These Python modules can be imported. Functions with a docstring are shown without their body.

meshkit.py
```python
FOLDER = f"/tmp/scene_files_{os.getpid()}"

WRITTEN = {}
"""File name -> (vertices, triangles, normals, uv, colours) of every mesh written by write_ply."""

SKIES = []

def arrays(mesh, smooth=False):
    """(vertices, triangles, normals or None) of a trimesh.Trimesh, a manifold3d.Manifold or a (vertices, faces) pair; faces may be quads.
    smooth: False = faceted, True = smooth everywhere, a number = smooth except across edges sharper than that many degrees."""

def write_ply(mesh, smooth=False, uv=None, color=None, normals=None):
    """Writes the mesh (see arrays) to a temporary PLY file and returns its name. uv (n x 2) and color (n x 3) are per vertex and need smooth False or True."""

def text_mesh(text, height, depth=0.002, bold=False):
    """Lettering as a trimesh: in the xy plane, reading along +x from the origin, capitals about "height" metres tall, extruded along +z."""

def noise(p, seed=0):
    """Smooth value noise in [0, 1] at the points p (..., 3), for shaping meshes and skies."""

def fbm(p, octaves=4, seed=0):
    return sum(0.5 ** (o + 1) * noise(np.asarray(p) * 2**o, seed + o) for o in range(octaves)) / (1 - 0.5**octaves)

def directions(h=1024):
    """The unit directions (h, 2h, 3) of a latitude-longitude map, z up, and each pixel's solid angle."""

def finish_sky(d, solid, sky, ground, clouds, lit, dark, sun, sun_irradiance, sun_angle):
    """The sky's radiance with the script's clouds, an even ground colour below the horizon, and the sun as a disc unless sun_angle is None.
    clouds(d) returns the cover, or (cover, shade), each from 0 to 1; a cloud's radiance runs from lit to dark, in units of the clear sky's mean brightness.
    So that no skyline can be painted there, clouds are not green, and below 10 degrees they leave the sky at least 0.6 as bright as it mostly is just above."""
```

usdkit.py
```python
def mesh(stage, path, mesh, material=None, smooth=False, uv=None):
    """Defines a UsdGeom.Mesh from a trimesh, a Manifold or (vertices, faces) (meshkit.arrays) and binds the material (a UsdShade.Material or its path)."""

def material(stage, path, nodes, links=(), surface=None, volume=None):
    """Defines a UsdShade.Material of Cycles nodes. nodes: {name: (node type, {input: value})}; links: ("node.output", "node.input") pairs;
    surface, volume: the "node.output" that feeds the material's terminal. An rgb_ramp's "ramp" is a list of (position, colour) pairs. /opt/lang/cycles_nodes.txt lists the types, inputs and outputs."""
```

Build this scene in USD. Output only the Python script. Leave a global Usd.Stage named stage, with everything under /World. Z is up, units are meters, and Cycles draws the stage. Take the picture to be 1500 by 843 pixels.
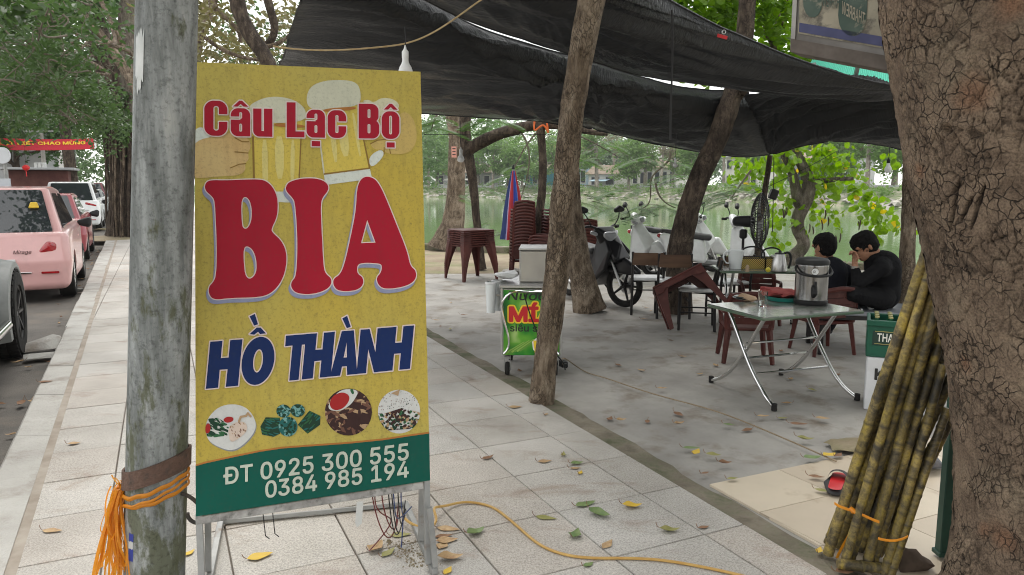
import math, random
import numpy as np, trimesh, shapely, manifold3d
from shapely.geometry import Polygon, LineString, Point, box as sbox
from shapely.ops import unary_union
from shapely import affinity
from pxr import Usd, UsdGeom, UsdLux, UsdShade, Gf, Sdf, Vt
import usdkit, meshkit

stage = Usd.Stage.CreateInMemory()
UsdGeom.SetStageUpAxis(stage, 'Z'); UsdGeom.SetStageMetersPerUnit(stage, 1.0)
UsdGeom.Xform.Define(stage, '/World'); UsdGeom.Scope.Define(stage, '/World/Looks')
PI = math.pi

# ------------------------------------------------------------------ camera, sky, sun, exposure
FPX, HOR, CAMH = 1083.0, 272.0, 1.55            # focal length and horizon row for a 1500 x 843 picture
PITCH = math.atan((421.5 - HOR) / FPX)
cam = UsdGeom.Camera.Define(stage, '/World/Camera')
cam.CreateHorizontalApertureAttr(36.0); cam.CreateFocalLengthAttr(36.0 * FPX / 1500)
cam.CreateExposureAttr(0.86)
cam.CreateClippingRangeAttr((0.05, 2000.0))
cx = UsdGeom.Xformable(cam); cx.AddTranslateOp().Set((0, 0, CAMH)); cx.AddRotateXOp().Set(90 - math.degrees(PITCH))
SUN_EL, SUN_AZ = math.radians(58), math.radians(-20)
sd = np.array([math.sin(SUN_AZ) * math.cos(SUN_EL), math.cos(SUN_AZ) * math.cos(SUN_EL), math.sin(SUN_EL)])
skym = usdkit.material(stage, '/World/Looks/overcast_sky', {
    'sky': ('sky_texture', {'sky_type': 'single_scattering', 'sun_disc': False, 'sun_elevation': SUN_EL, 'sun_rotation': SUN_AZ, 'aerosol_density': 2.0}),
    'tc': ('texture_coordinate', {}), 'mp': ('mapping', {'scale': (1.2, 1.2, 3.0)}),
    'n': ('noise_texture', {'scale': 2.0, 'detail': 4.0}),
    'r': ('rgb_ramp', {'ramp': [(0.3, (8.0, 8.1, 8.1)), (0.7, (12.8, 12.6, 12.2))]}),
    'm': ('mix_color', {'fac': 0.86}), 'bg': ('background_shader', {'strength': 0.1})},
    [('tc.generated', 'mp.vector'), ('mp.vector', 'n.vector'), ('n.fac', 'r.fac'), ('sky.color', 'm.a'), ('r.color', 'm.b'), ('m.result', 'bg.color')], surface='bg.background')
dome = UsdLux.DomeLight.Define(stage, '/World/sky'); dome.CreateIntensityAttr(1.0)
UsdShade.MaterialBindingAPI.Apply(dome.GetPrim()).Bind(skym)
dome.GetPrim().SetCustomDataByKey('kind', 'structure')
sun = UsdLux.DistantLight.Define(stage, '/World/sun'); sun.CreateIntensityAttr(0.3); sun.CreateAngleAttr(25.0); sun.CreateNormalizeAttr(True)
sun.CreateColorAttr(Gf.Vec3f(1.0, 0.97, 0.92))
zax = Gf.Vec3d(*sd); rot = Gf.Rotation(Gf.Vec3d(0, 0, 1), zax)
UsdGeom.Xformable(sun).AddOrientOp().Set(Gf.Quatf(rot.GetQuat()))

# ------------------------------------------------------------------ picking world points while surveying the place
_fw = np.array([0, math.cos(PITCH), -math.sin(PITCH)]); _up = np.array([0, math.sin(PITCH), math.cos(PITCH)]); _c = np.array([0, 0, CAMH])
def ray(u, v): return _fw + np.array([1.0, 0, 0]) * (u - 750) / FPX + _up * (421.5 - v) / FPX
def G(u, v, z=0.0):
    r = ray(u, v); return _c + r * ((z - CAMH) / r[2])
def D(u, v, d):
    r = ray(u, v); return _c + r * (d / r[1])

# ------------------------------------------------------------------ scene helpers
_used = {}
def path(parent, name):
    base = parent.GetPath().pathString if parent is not None else '/World'
    k = (base, name); n = _used.get(k, 0); _used[k] = n + 1
    return f'{base}/{name}' if n == 0 else f'{base}/{name}_{n:03d}'
def tag(p, label=None, cat=None, group=None, kind=None):
    p = p if isinstance(p, Usd.Prim) else p.GetPrim()
    for k, v in (('label', label), ('category', cat), ('group', group), ('kind', kind)):
        if v: p.SetCustomDataByKey(k, v)
    return p
def thing(name, label, cat, group=None, loc=(0, 0, 0), rz=0.0):
    x = UsdGeom.Xform.Define(stage, path(None, name)); x.AddTranslateOp().Set(Gf.Vec3d(*map(float, loc))); x.AddRotateZOp().Set(math.degrees(rz))
    return tag(x, label, cat, group)
def add(parent, name, mesh, mat, smooth=40, label=None, kind=None, cat=None, group=None):
    if isinstance(mesh, MB): mesh = mesh.mesh()
    m = usdkit.mesh(stage, path(parent, name), mesh, mat, smooth)
    return tag(m, label, cat, group, kind)
def copy(root, loc, rz=0.0, label=None, group=None, scale=None, rx=None):
    was = root.GetCustomData()
    nm = root.GetName()
    if nm[-4:-3] == '_' and nm[-3:].isdigit(): nm = nm[:-4]
    x = UsdGeom.Xform.Define(stage, path(None, nm)); p = x.GetPrim()
    p.GetReferences().AddInternalReference(root.GetPath()); p.SetInstanceable(True)
    x.ClearXformOpOrder()
    x.AddTranslateOp(opSuffix='put').Set(Gf.Vec3d(*map(float, loc))); x.AddRotateZOp(opSuffix='turn').Set(math.degrees(rz))
    if rx: x.AddRotateXOp(opSuffix='tip').Set(math.degrees(rx))
    if scale: x.AddScaleOp(opSuffix='size').Set(Gf.Vec3f(*( [scale] * 3 if np.ndim(scale) == 0 else scale)))
    return tag(p, label or was['label'], was['category'], group or was.get('group'))
def unit(a):
    a = np.asarray(a, float); return a / max(np.linalg.norm(a), 1e-12)
def frame_of(t):
    t = unit(t); a = np.array([0, 0, 1.0]) if abs(t[2]) < 0.9 else np.array([1.0, 0, 0])
    x = unit(np.cross(a, t)); return x, np.cross(t, x)
class MB:
    "collects shapes into one mesh"
    def __init__(s): s.v, s.f, s.n = [], [], 0
    def raw(s, v, f):
        v = np.asarray(v, float).reshape(-1, 3); f = np.asarray(f, int)
        if f.ndim == 2 and f.shape[1] == 4: f = np.vstack([f[:, [0, 1, 2]], f[:, [0, 2, 3]]])
        s.v.append(v); s.f.append(f + s.n); s.n += len(v); return s
    def tm(s, m, T=None):
        if hasattr(m, 'to_mesh'):
            q = m.to_mesh(); m = trimesh.Trimesh(q.vert_properties[:, :3], q.tri_verts, process=False)
        if T is not None: m = m.copy(); m.apply_transform(T)
        return s.raw(m.vertices, m.faces)
    def box(s, c, size, rz=0.0, R=None, bev=0.0):
        sx, sy, sz = np.asarray(size, float) / 2
        if bev > 0:
            b = min(bev, sx * .9, sy * .9, sz * .9)
            pts = [(x * (sx - (b if k != 0 else 0)), y * (sy - (b if k != 1 else 0)), z * (sz - (b if k != 2 else 0))) for x in (-1, 1) for y in (-1, 1) for z in (-1, 1) for k in range(3)]
            h = trimesh.convex.convex_hull(np.array(pts)); v, f = np.array(h.vertices), np.array(h.faces)
        else:
            v = np.array([(x, y, z) for x in (-sx, sx) for y in (-sy, sy) for z in (-sz, sz)])
            f = np.array([[0, 1, 3, 2], [4, 6, 7, 5], [0, 4, 5, 1], [2, 3, 7, 6], [0, 2, 6, 4], [1, 5, 7, 3]])
        if R is not None: v = v @ np.asarray(R).T
        if rz: c_, s_ = math.cos(rz), math.sin(rz); v = v @ np.array([[c_, s_, 0], [-s_, c_, 0], [0, 0, 1]])
        return s.raw(v + np.asarray(c, float), f)
    def tube(s, pts, r, n=8, cap=True, jitter=0.0, seed=0, closed=False):
        p = np.asarray(pts, float); m = len(p); r = np.full(m, r, float) if np.ndim(r) == 0 else np.asarray(r, float)
        if closed: t = np.roll(p, -1, 0) - np.roll(p, 1, 0)
        else: t = np.gradient(p, axis=0)
        x, y = frame_of(t[0]); rings = []; rg = np.random.default_rng(seed)
        a = np.arange(n) * 2 * PI / n
        for i in range(m):
            ti = unit(t[i]); x = unit(x - ti * (x @ ti)); y = np.cross(ti, x)
            rr = r[i] * (1 + jitter * rg.uniform(-1, 1, n)) if jitter else r[i]
            rings.append(p[i] + np.outer(np.cos(a) * rr, x) + np.outer(np.sin(a) * rr, y))
        v = np.concatenate(rings); f = []
        k = np.arange(n); k2 = (k + 1) % n
        for i in range(m - 1 + closed):
            j = (i + 1) % m
            f.append(np.stack([i * n + k, i * n + k2, j * n + k2, j * n + k], 1))
        f = np.concatenate(f); f = np.vstack([f[:, [0, 1, 2]], f[:, [0, 2, 3]]])
        if cap and not closed:
            v = np.vstack([v, p[:1], p[-1:]]); c0, c1 = m * n, m * n + 1; b = (m - 1) * n
            f = np.vstack([f, np.stack([k2, k, np.full(n, c0)], 1), np.stack([b + k, b + k2, np.full(n, c1)], 1)])
        return s.raw(v, f)
    def lathe(s, prof, c=(0, 0, 0), n=24, R=None):
        prof = np.asarray(prof, float); a = np.arange(n) * 2 * PI / n; m = len(prof)
        v = np.stack([np.outer(prof[:, 0], np.cos(a)), np.outer(prof[:, 0], np.sin(a)), np.repeat(prof[:, 1:2], n, 1)], 2).reshape(-1, 3)
        k = np.arange(n); k2 = (k + 1) % n
        f = np.concatenate([np.stack([i * n + k, i * n + k2, (i + 1) * n + k2, (i + 1) * n + k], 1) for i in range(m - 1)])
        if R is not None: v = v @ np.asarray(R).T
        return s.raw(v + np.asarray(c, float), f)
    def grid(s, P):
        P = np.asarray(P, float); a, b = P.shape[:2]; i = np.arange(a * b).reshape(a, b)
        return s.raw(P.reshape(-1, 3), np.stack([i[:-1, :-1], i[1:, :-1], i[1:, 1:], i[:-1, 1:]], -1).reshape(-1, 4))
    def poly(s, g, h, z0=0.0, T=None):
        for q in getattr(g, 'geoms', [g]):
            if q.is_empty or q.area < 1e-9 or q.geom_type != 'Polygon': continue
            m = trimesh.creation.extrude_polygon(q, h, engine='earcut'); m.apply_translation((0, 0, z0)); s.tm(m, T)
        return s
    def flat(s, g, z=0.0):
        for q in getattr(g, 'geoms', [g]):
            if q.is_empty or q.geom_type != 'Polygon': continue
            v, f = trimesh.creation.triangulate_polygon(q, engine='earcut')
            v = np.asarray(v); f = np.asarray(f)
            if len(f) and np.cross(v[f[0, 1]] - v[f[0, 0]], v[f[0, 2]] - v[f[0, 0]]) < 0: f = f[:, ::-1]
            s.raw(np.column_stack([v, np.full(len(v), z)]), f)
        return s
    def move(s, T):
        s.v = [x @ np.asarray(T)[:3, :3].T + np.asarray(T)[:3, 3] for x in s.v]; return s
    def mesh(s): return trimesh.Trimesh(np.concatenate(s.v), np.concatenate(s.f), process=False)
def xf(loc=(0, 0, 0), R=None):
    T = np.eye(4); T[:3, 3] = loc
    if R is not None: T[:3, :3] = R
    return T
def Rz(a): c, s = math.cos(a), math.sin(a); return np.array([[c, -s, 0], [s, c, 0], [0, 0, 1.0]])
def Rx(a): c, s = math.cos(a), math.sin(a); return np.array([[1.0, 0, 0], [0, c, -s], [0, s, c]])
def Ry(a): c, s = math.cos(a), math.sin(a); return np.array([[c, 0, s], [0, 1.0, 0], [-s, 0, c]])
def spline(pts, n=8):
    p = np.asarray(pts, float); from_ = np.arange(len(p))
    from scipy.interpolate import CubicSpline
    d = np.r_[0, np.cumsum(np.linalg.norm(np.diff(p, axis=0), axis=1))]
    return CubicSpline(d, p, axis=0)(np.linspace(0, d[-1], n * (len(p) - 1) + 1))
def sag(a, b, s, n=14):
    t = np.linspace(0, 1, n)[:, None]; p = np.asarray(a) * (1 - t) + np.asarray(b) * t; p[:, 2] -= (4 * s * t * (1 - t))[:, 0]; return p
def hullspheres(P, R, n=12):
    return manifold3d.Manifold.batch_hull([manifold3d.Manifold.sphere(r, n).translate(tuple(map(float, p))) for p, r in zip(P, R)])
def chainbody(bones, edge=0.03, it=12):
    "one continuous smooth body from a list of (p0, r0, p1, r1)"
    m = manifold3d.Manifold.batch_boolean([hullspheres((a, b), (ra, rb), 16) for a, ra, b, rb in bones], manifold3d.OpType.Add).refine_to_length(edge)
    q = m.to_mesh(); t = trimesh.Trimesh(q.vert_properties[:, :3], q.tri_verts, process=True)
    trimesh.smoothing.filter_taubin(t, iterations=it); return t

# ------------------------------------------------------------------ materials
_mats = {}
def mat(name, c1, c2=None, scale=4.0, detail=5.0, rough=0.6, metal=0.0, bump=0.0, bscale=None, stretch=(1, 1, 1), lo=0.35, hi=0.65, c3=None, scale3=1.0, lo3=0.5, hi3=0.7,
        coat=0.0, trans=0.0, extra=None, rough2=None, obj=False, bdist=0.02, spec=None):
    if name in _mats: return _mats[name]
    N = {'p': ('principled_bsdf', {'base_color': c1, 'roughness': rough, 'metallic': metal})}; L = []
    if coat: N['p'][1]['coat_weight'] = coat; N['p'][1]['coat_roughness'] = 0.08
    if trans: N['p'][1]['transmission_weight'] = trans
    if spec is not None: N['p'][1]['specular_ior_level'] = spec
    src = 'g.position'; N['g'] = ('geometry', {})
    if obj: N['g'] = ('texture_coordinate', {}); src = 'g.object'
    N['mp'] = ('mapping', {'scale': stretch}); L.append((src, 'mp.vector'))
    if c2 is not None:
        N['n'] = ('noise_texture', {'scale': scale, 'detail': detail, 'roughness': 0.6}); L.append(('mp.vector', 'n.vector'))
        N['r'] = ('rgb_ramp', {'ramp': [(lo, c1), (hi, c2)]}); L += [('n.fac', 'r.fac')]
        out = 'r.color'
        if c3 is not None:
            N['n3'] = ('noise_texture', {'scale': scale3, 'detail': 6.0, 'roughness': 0.65}); L.append(('mp.vector', 'n3.vector'))
            N['r3'] = ('rgb_ramp', {'ramp': [(lo3, (0, 0, 0)), (hi3, (1, 1, 1))]}); L.append(('n3.fac', 'r3.fac'))
            N['m3'] = ('mix_color', {'b': c3}); L += [('r3.color', 'm3.fac'), (out, 'm3.a')]; out = 'm3.result'
        L.append((out, 'p.base_color'))
        if rough2 is not None:
            N['rr'] = ('map_range', {'from_min': lo, 'from_max': hi, 'to_min': rough, 'to_max': rough2, 'clamp': True}); L += [('n.fac', 'rr.value'), ('rr.result', 'p.roughness')]
    if bump:
        N['bn'] = ('noise_texture', {'scale': bscale or scale * 4, 'detail': 5.0}); N['b'] = ('bump', {'strength': bump, 'distance': bdist})
        L += [('mp.vector', 'bn.vector'), ('bn.fac', 'b.height'), ('b.normal', 'p.normal')]
    m = usdkit.material(stage, '/World/Looks/' + name, N, L, surface='p.BSDF'); _mats[name] = m; return m
def leafmat(name, cols, trans=0.35, rough=0.45):
    if name in _mats: return _mats[name]
    k = len(cols); ramp = [(i / max(k - 1, 1), c) for i, c in enumerate(cols)]
    N = {'g': ('geometry', {}), 'r': ('rgb_ramp', {'ramp': ramp}), 'p': ('principled_bsdf', {'roughness': rough}), 't': ('translucent_bsdf', {}), 'h': ('hsv', {'saturation': 1.1, 'value': 1.5}), 'mx': ('mix_closure', {'fac': trans})}
    L = [('g.random_per_island', 'r.fac'), ('r.color', 'p.base_color'), ('r.color', 'h.color'), ('h.color', 't.color'), ('p.BSDF', 'mx.closure1'), ('t.BSDF', 'mx.closure2')]
    m = usdkit.material(stage, '/World/Looks/' + name, N, L, surface='mx.closure'); _mats[name] = m; return m
def glassmat(name, tint=(0.02, 0.025, 0.03), fac=0.6):
    if name in _mats: return _mats[name]
    N = {'t': ('transparent_bsdf', {'color': (0.75, 0.8, 0.8)}), 'g': ('glossy_bsdf', {'color': (0.9, 0.9, 0.9), 'roughness': 0.02}), 'f': ('fresnel', {'IOR': 1.5}), 'm': ('mix_closure', {})}
    m = usdkit.material(stage, '/World/Looks/' + name, N, [('f.fac', 'm.fac'), ('t.BSDF', 'm.closure1'), ('g.BSDF', 'm.closure2')], surface='m.closure'); _mats[name] = m; return m
STEEL = mat('stainless_steel', (0.55, 0.55, 0.54), (0.42, 0.42, 0.42), 9, rough=0.28, metal=1.0, rough2=0.4)
CHROME = mat('chrome', (0.7, 0.7, 0.7), rough=0.1, metal=1.0)
BLACKPL = mat('black_plastic', (0.009, 0.009, 0.01), (0.017, 0.017, 0.017), 12, rough=0.5, spec=.25)
BLACKMETAL = mat('black_metal', (0.006, 0.006, 0.007), (0.016, 0.014, 0.013), 14, rough=0.45, spec=.3)
RUBBER = mat('rubber', (0.011, 0.011, 0.011), (0.024, 0.022, 0.02), 8, rough=0.85, spec=.25, bump=0.3, bscale=60)
WHITEPL = mat('white_plastic', (0.68, 0.69, 0.69), (0.55, 0.56, 0.56), 7, rough=0.4)
REDPL = mat('brick_red_plastic', (0.05, 0.0115, 0.009), (0.07, 0.017, 0.013), 5, rough=0.45, spec=.3, c3=(0.1, 0.042, 0.034), scale3=16, lo3=0.55, hi3=0.8)
# ------------------------------------------------------------------ ground, road, pavement, terrace, lake
rng = np.random.default_rng(7); random.seed(7)
A0 = math.radians(25.3)
T_ = np.array([-math.sin(A0), math.cos(A0)]); N_ = np.array([math.cos(A0), math.sin(A0)])
def ln(p, q, d0, d1):
    "a straight line through two surveyed points, extended to depths d0 and d1"
    p, q = np.array(p[:2]), np.array(q[:2]); t = (q - p) / (q - p)[1]
    return [tuple(p + t * (d - p[1])) for d in (d0, d1)]
GROOVE = ln(G(6.5, 843), G(127, 480), -3, 45); OUTER = ln(G(0, 683), G(95, 480), -3, 45); BORDER = ln(G(640, 497), G(1210, 830), -3, 45)
BORDER_L = [(x - 0.05, y) for x, y in BORDER]; BORDER_R = [(x + 0.15, y) for x, y in BORDER]
def granite(name, base, warm):
    N = {'g': ('geometry', {}), 'sp': ('noise_texture', {'scale': 120.0, 'detail': 5.0, 'roughness': 0.8}), 'rs': ('rgb_ramp', {'ramp': [(0.36, tuple(c * 0.55 for c in base)), (0.49, base), (0.6, tuple(min(c * 1.3, .75) for c in base))]}),
         'st': ('noise_texture', {'scale': 2.3, 'detail': 7.0, 'roughness': 0.68, 'distortion': 0.6}), 'r2': ('rgb_ramp', {'ramp': [(0.55, (0, 0, 0)), (0.75, (0.8, 0.8, 0.8))]}),
         'mp': ('mapping', {'rotation': (0, 0, A0), 'scale': (0.9, 1.7, 1)}), 'm1': ('mix_color', {'b': warm}),
         'dk': ('noise_texture', {'scale': 0.9, 'detail': 6.0, 'roughness': 0.6}), 'r3': ('rgb_ramp', {'ramp': [(0.35, (0.68, 0.67, 0.65)), (0.62, (1, 1, 1))]}), 'm2': ('mix_color', {'blend_type': 'multiply', 'fac': 1.0}),
         'b': ('bump', {'strength': 0.5, 'distance': 0.004}), 'p': ('principled_bsdf', {'roughness': 0.72})}
    L = [('g.position', 'sp.vector'), ('sp.fac', 'rs.fac'), ('g.position', 'mp.vector'), ('mp.vector', 'st.vector'), ('st.fac', 'r2.fac'), ('r2.color', 'm1.fac'), ('rs.color', 'm1.a'),
         ('g.position', 'dk.vector'), ('dk.fac', 'r3.fac'), ('m1.result', 'm2.a'), ('r3.color', 'm2.b'), ('m2.result', 'p.base_color'), ('sp.fac', 'b.height'), ('b.normal', 'p.normal')]
    return usdkit.material(stage, '/World/Looks/' + name, N, L, surface='p.BSDF')
GRAN = [granite('granite_' + w, b, s) for w, b, s in (('pale', (0.48, 0.455, 0.42), (0.27, 0.19, 0.13)), ('pink', (0.45, 0.415, 0.375), (0.25, 0.17, 0.12)), ('grey', (0.45, 0.43, 0.4), (0.27, 0.19, 0.14)), ('dull', (0.43, 0.405, 0.37), (0.23, 0.16, 0.115)))]
JOINT = mat('joint_dirt', (0.1, 0.085, 0.07), (0.17, 0.145, 0.12), 20, rough=0.95)
CONC = mat('terrace_concrete', (0.23, 0.218, 0.2), (0.35, 0.335, 0.308), 1.6, detail=12, rough=0.85, c3=(0.16, 0.13, 0.098), scale3=2.6, lo3=0.52, hi3=0.7, bump=0.5, bscale=25, bdist=0.01)
KERBM = mat('kerb_concrete', (0.36, 0.345, 0.32), (0.44, 0.43, 0.4), 3, rough=0.85, c3=(0.2, 0.165, 0.13), scale3=2.5, lo3=0.5, hi3=0.75, bump=0.4, bscale=60)
MOSS = mat('mossy_border', (0.13, 0.11, 0.08), (0.25, 0.22, 0.17), 6, rough=0.95, c3=(0.09, 0.095, 0.05), scale3=3, lo3=0.45, hi3=0.6, bump=0.8, bscale=30)
ASPH = mat('road_asphalt', (0.1, 0.092, 0.082), (0.15, 0.135, 0.118), 1.5, rough=0.9, c3=(0.18, 0.15, 0.12), scale3=2.0, lo3=0.52, hi3=0.75, bump=0.6, bscale=90)
EARTH = mat('bare_earth', (0.2, 0.15, 0.1), (0.3, 0.25, 0.17), 1.3, rough=0.95, c3=(0.16, 0.17, 0.07), scale3=0.9, lo3=0.5, hi3=0.7, bump=0.7, bscale=30)

big = MB(); big.flat(sbox(-700, -300, 700, 1500), -1.6); tag(add(None, 'ground', big, EARTH, False), kind='structure')
# road: a gently uneven sheet from behind the camera to far down the street
rd = MB(); ys = np.linspace(-3, 120, 90); xs = np.linspace(0, 1, 14)
def off(line, d): (x0, y0), (x1, y1) = line; return x0 + (x1 - x0) * (d - y0) / (y1 - y0)
P = np.array([[(off(OUTER, y) + 0.03 - 8.5 * (1 - x), y, -0.13 - 0.03 * x + 0.02 * meshkit.fbm([off(OUTER, y) * .7, y * .7, x * 5])) for x in xs] for y in ys])
rd.grid(P[:, ::-1]); road = tag(add(None, 'road', rd, ASPH, True), kind='structure')
far_pave = MB(); P2 = np.array([[(off(OUTER, y) - 8.4 - 6 * (1 - x), y, 0.0) for x in (0, 1)] for y in ys]); far_pave.grid(P2[:, ::-1]); 
tag(add(None, 'far_pavement', far_pave, CONC, False), kind='structure')
# kerb: dressed stones butted end to end
kerb = tag(UsdGeom.Xform.Define(stage, '/World/kerb'), kind='structure')
L0 = 1.0
for k in range(46):
    y0, y1 = -1.0 + k * .91, -1.0 + k * .91 + .905
    a0, a1, b0, b1 = off(OUTER, y0), off(OUTER, y1), off(GROOVE, y0) - 0.005, off(GROOVE, y1) - 0.005
    dz = rng.uniform(-.004, .004); j = rng.uniform(-.008, .008)
    m = MB(); top = np.array([(a0 + .015 + j, y0, dz), (b0, y0, dz), (b1, y1, dz), (a1 + .015 + j, y1, dz)]); mid = top.copy(); mid[[0, 3], 0] -= .018; mid[[0, 3], 2] -= .018
    bot = mid.copy(); bot[:, 2] = -.3
    m.raw(np.vstack([top, mid, bot]), [[0, 1, 2, 3], [4, 0, 3, 7], [8, 4, 7, 11], [4, 5, 1, 0], [8, 9, 5, 4], [7, 3, 2, 6], [11, 7, 6, 10], [5, 9, 10, 6], [1, 5, 6, 2]])
    add(kerb, 'kerb_stone', m, KERBM, False)
ch = MB(); ch.raw([(GROOVE[0][0] - .02, -3, -.003), (GROOVE[0][0] + .05, -3, -.003), (GROOVE[1][0] + .05, 45, -.003), (GROOVE[1][0] - .02, 45, -.003)], [[0, 1, 2, 3]])
add(kerb, 'mortar_strip', ch, mat('mortar', (0.25, 0.21, 0.17), (0.36, 0.32, 0.27), 5, rough=0.95), False)
# pavement
pav = tag(UsdGeom.Xform.Define(stage, '/World/pavement'), kind='structure')
bed = MB(); bed.raw([(GROOVE[0][0], -3, -.009), (BORDER_L[0][0], -3, -.009), (BORDER_L[1][0], 45, -.009), (GROOVE[1][0], 45, -.009)], [[0, 1, 2, 3]])
add(pav, 'mortar_bed', bed, JOINT, False)
region = Polygon([(GROOVE[0][0] + .045, -3), BORDER_L[0], BORDER_L[1], (GROOVE[1][0] + .045, 45)])
a_ = G(753, 698)[:2]; TS, gap = 0.485, 0.0035
cells = []
for i in range(-14, 14):
    for j in range(-12, 95):
        c0 = a_ + N_ * i * TS + T_ * j * TS
        q = Polygon([c0 + N_ * gap + T_ * gap, c0 + N_ * (TS - gap) + T_ * gap, c0 + N_ * (TS - gap) + T_ * (TS - gap), c0 + N_ * gap + T_ * (TS - gap)]).intersection(region)
        if q.area > 4e-4 and q.geom_type == 'Polygon' and q.centroid.y > .8: cells.append((q.centroid.y, q))
cells.sort(key=lambda t: t[0])
rest = MB()
for k, (d, q) in enumerate(cells):
    dz = rng.uniform(-.0015, .0015)
    pts = np.array(q.exterior.coords)[:-1]
    if not q.exterior.is_ccw: pts = pts[::-1]
    n = len(pts); inner = pts + (np.array(q.centroid.coords[0]) - pts) * 0.008
    v = np.vstack([np.column_stack([inner, np.full(n, dz)]), np.column_stack([pts, np.full(n, dz - .003)]), np.column_stack([pts, np.full(n, -.02)])])
    f = [[0, i, i + 1] for i in range(1, n - 1)]
    for i in range(n):
        j = (i + 1) % n; f += [[n + i, n + j, j], [n + i, j, i], [2 * n + i, 2 * n + j, n + j], [2 * n + i, n + j, n + i]]
    if k < 285: m = MB().raw(v, f); add(pav, 'paving_tile', m, GRAN[int(rng.integers(0, 4))], False)
    else: rest.raw(v, f)
add(pav, 'far_paving_tiles', rest, GRAN[2], False, kind='stuff')
# mossy strip between pavement and terrace, ragged on the terrace side
bp = []; yy = np.arange(-2, 40, .12)
for y in yy: bp.append((off(BORDER, y) + .135 + .05 * (meshkit.fbm([y * 1.7, 3.1, 0]) - .5) * 2 + .012 * rng.uniform(-1, 1), y))
m = MB(); P = np.array([[(off(BORDER_L, y) + (x - off(BORDER_L, y)) * t, y, -.012 + .012 * (meshkit.fbm([x * 9 + t * 3, y * 9, 1]) - .5) * (1 if 0 < t < 1 else .2) - .006 * t) for t in (0, .25, .5, .75, 1)] for x, y in bp])
m.grid(P[:, ::-1] if False else P.transpose(1, 0, 2)); tag(add(None, 'border_strip', m, MOSS, True), kind='structure')
# terrace slab
LK = [G(560, 360)[:2], G(640, 362)[:2], G(920, 371)[:2], G(1250, 388)[:2], G(1500, 404)[:2]]     # near edge of the lake
e0, e1 = np.array(LK[0]), np.array(LK[-1]); ed = (e1 - e0) / (e1 - e0)[0]
def lakey(x): return float(e0[1] + ed[1] * (x - e0[0]))
m = MB(); rows = []
for y in np.linspace(-2, 23, 120):
    x0 = off(BORDER, y) + .06; rows.append([(x0 + (12 - x0) * t, y, -.022 + .014 * (meshkit.fbm([(x0 + (12 - x0) * t) * .6, y * .6, 2]) - .5)) for t in np.linspace(0, 1, 60)])
P = np.array(rows); lim = np.array([[min(y, (13.2 if x < .3 else 13.2 + (x - .3) * 1.6) if x < 2.5 else lakey(x) - .25) for x, y, z in r] for r in P]); P[..., 1] = np.minimum(P[..., 1], lim)
m.grid(P.transpose(1, 0, 2)); tag(add(None, 'terrace', m, CONC, True), kind='structure')
m = MB(); xs = np.linspace(-6.3, 16, 90)
P = np.array([[(max(x, off(BORDER, 9 + (lakey(x) - 9.1) * t) + .05), 9 + (lakey(x) - .1 - 9) * t, -.045 + .05 * (meshkit.fbm([x * .8, t * 14, 5]) - .5) * (1 if t > .2 else .2)) for t in np.linspace(0, 1, 40)] for x in xs]); m.grid(P)
tag(add(None, 'earth_bank', m, EARTH, True), kind='structure')
wall = thing('lake_wall', 'low mossy concrete edging wall along the near lake shore', 'wall')
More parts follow.
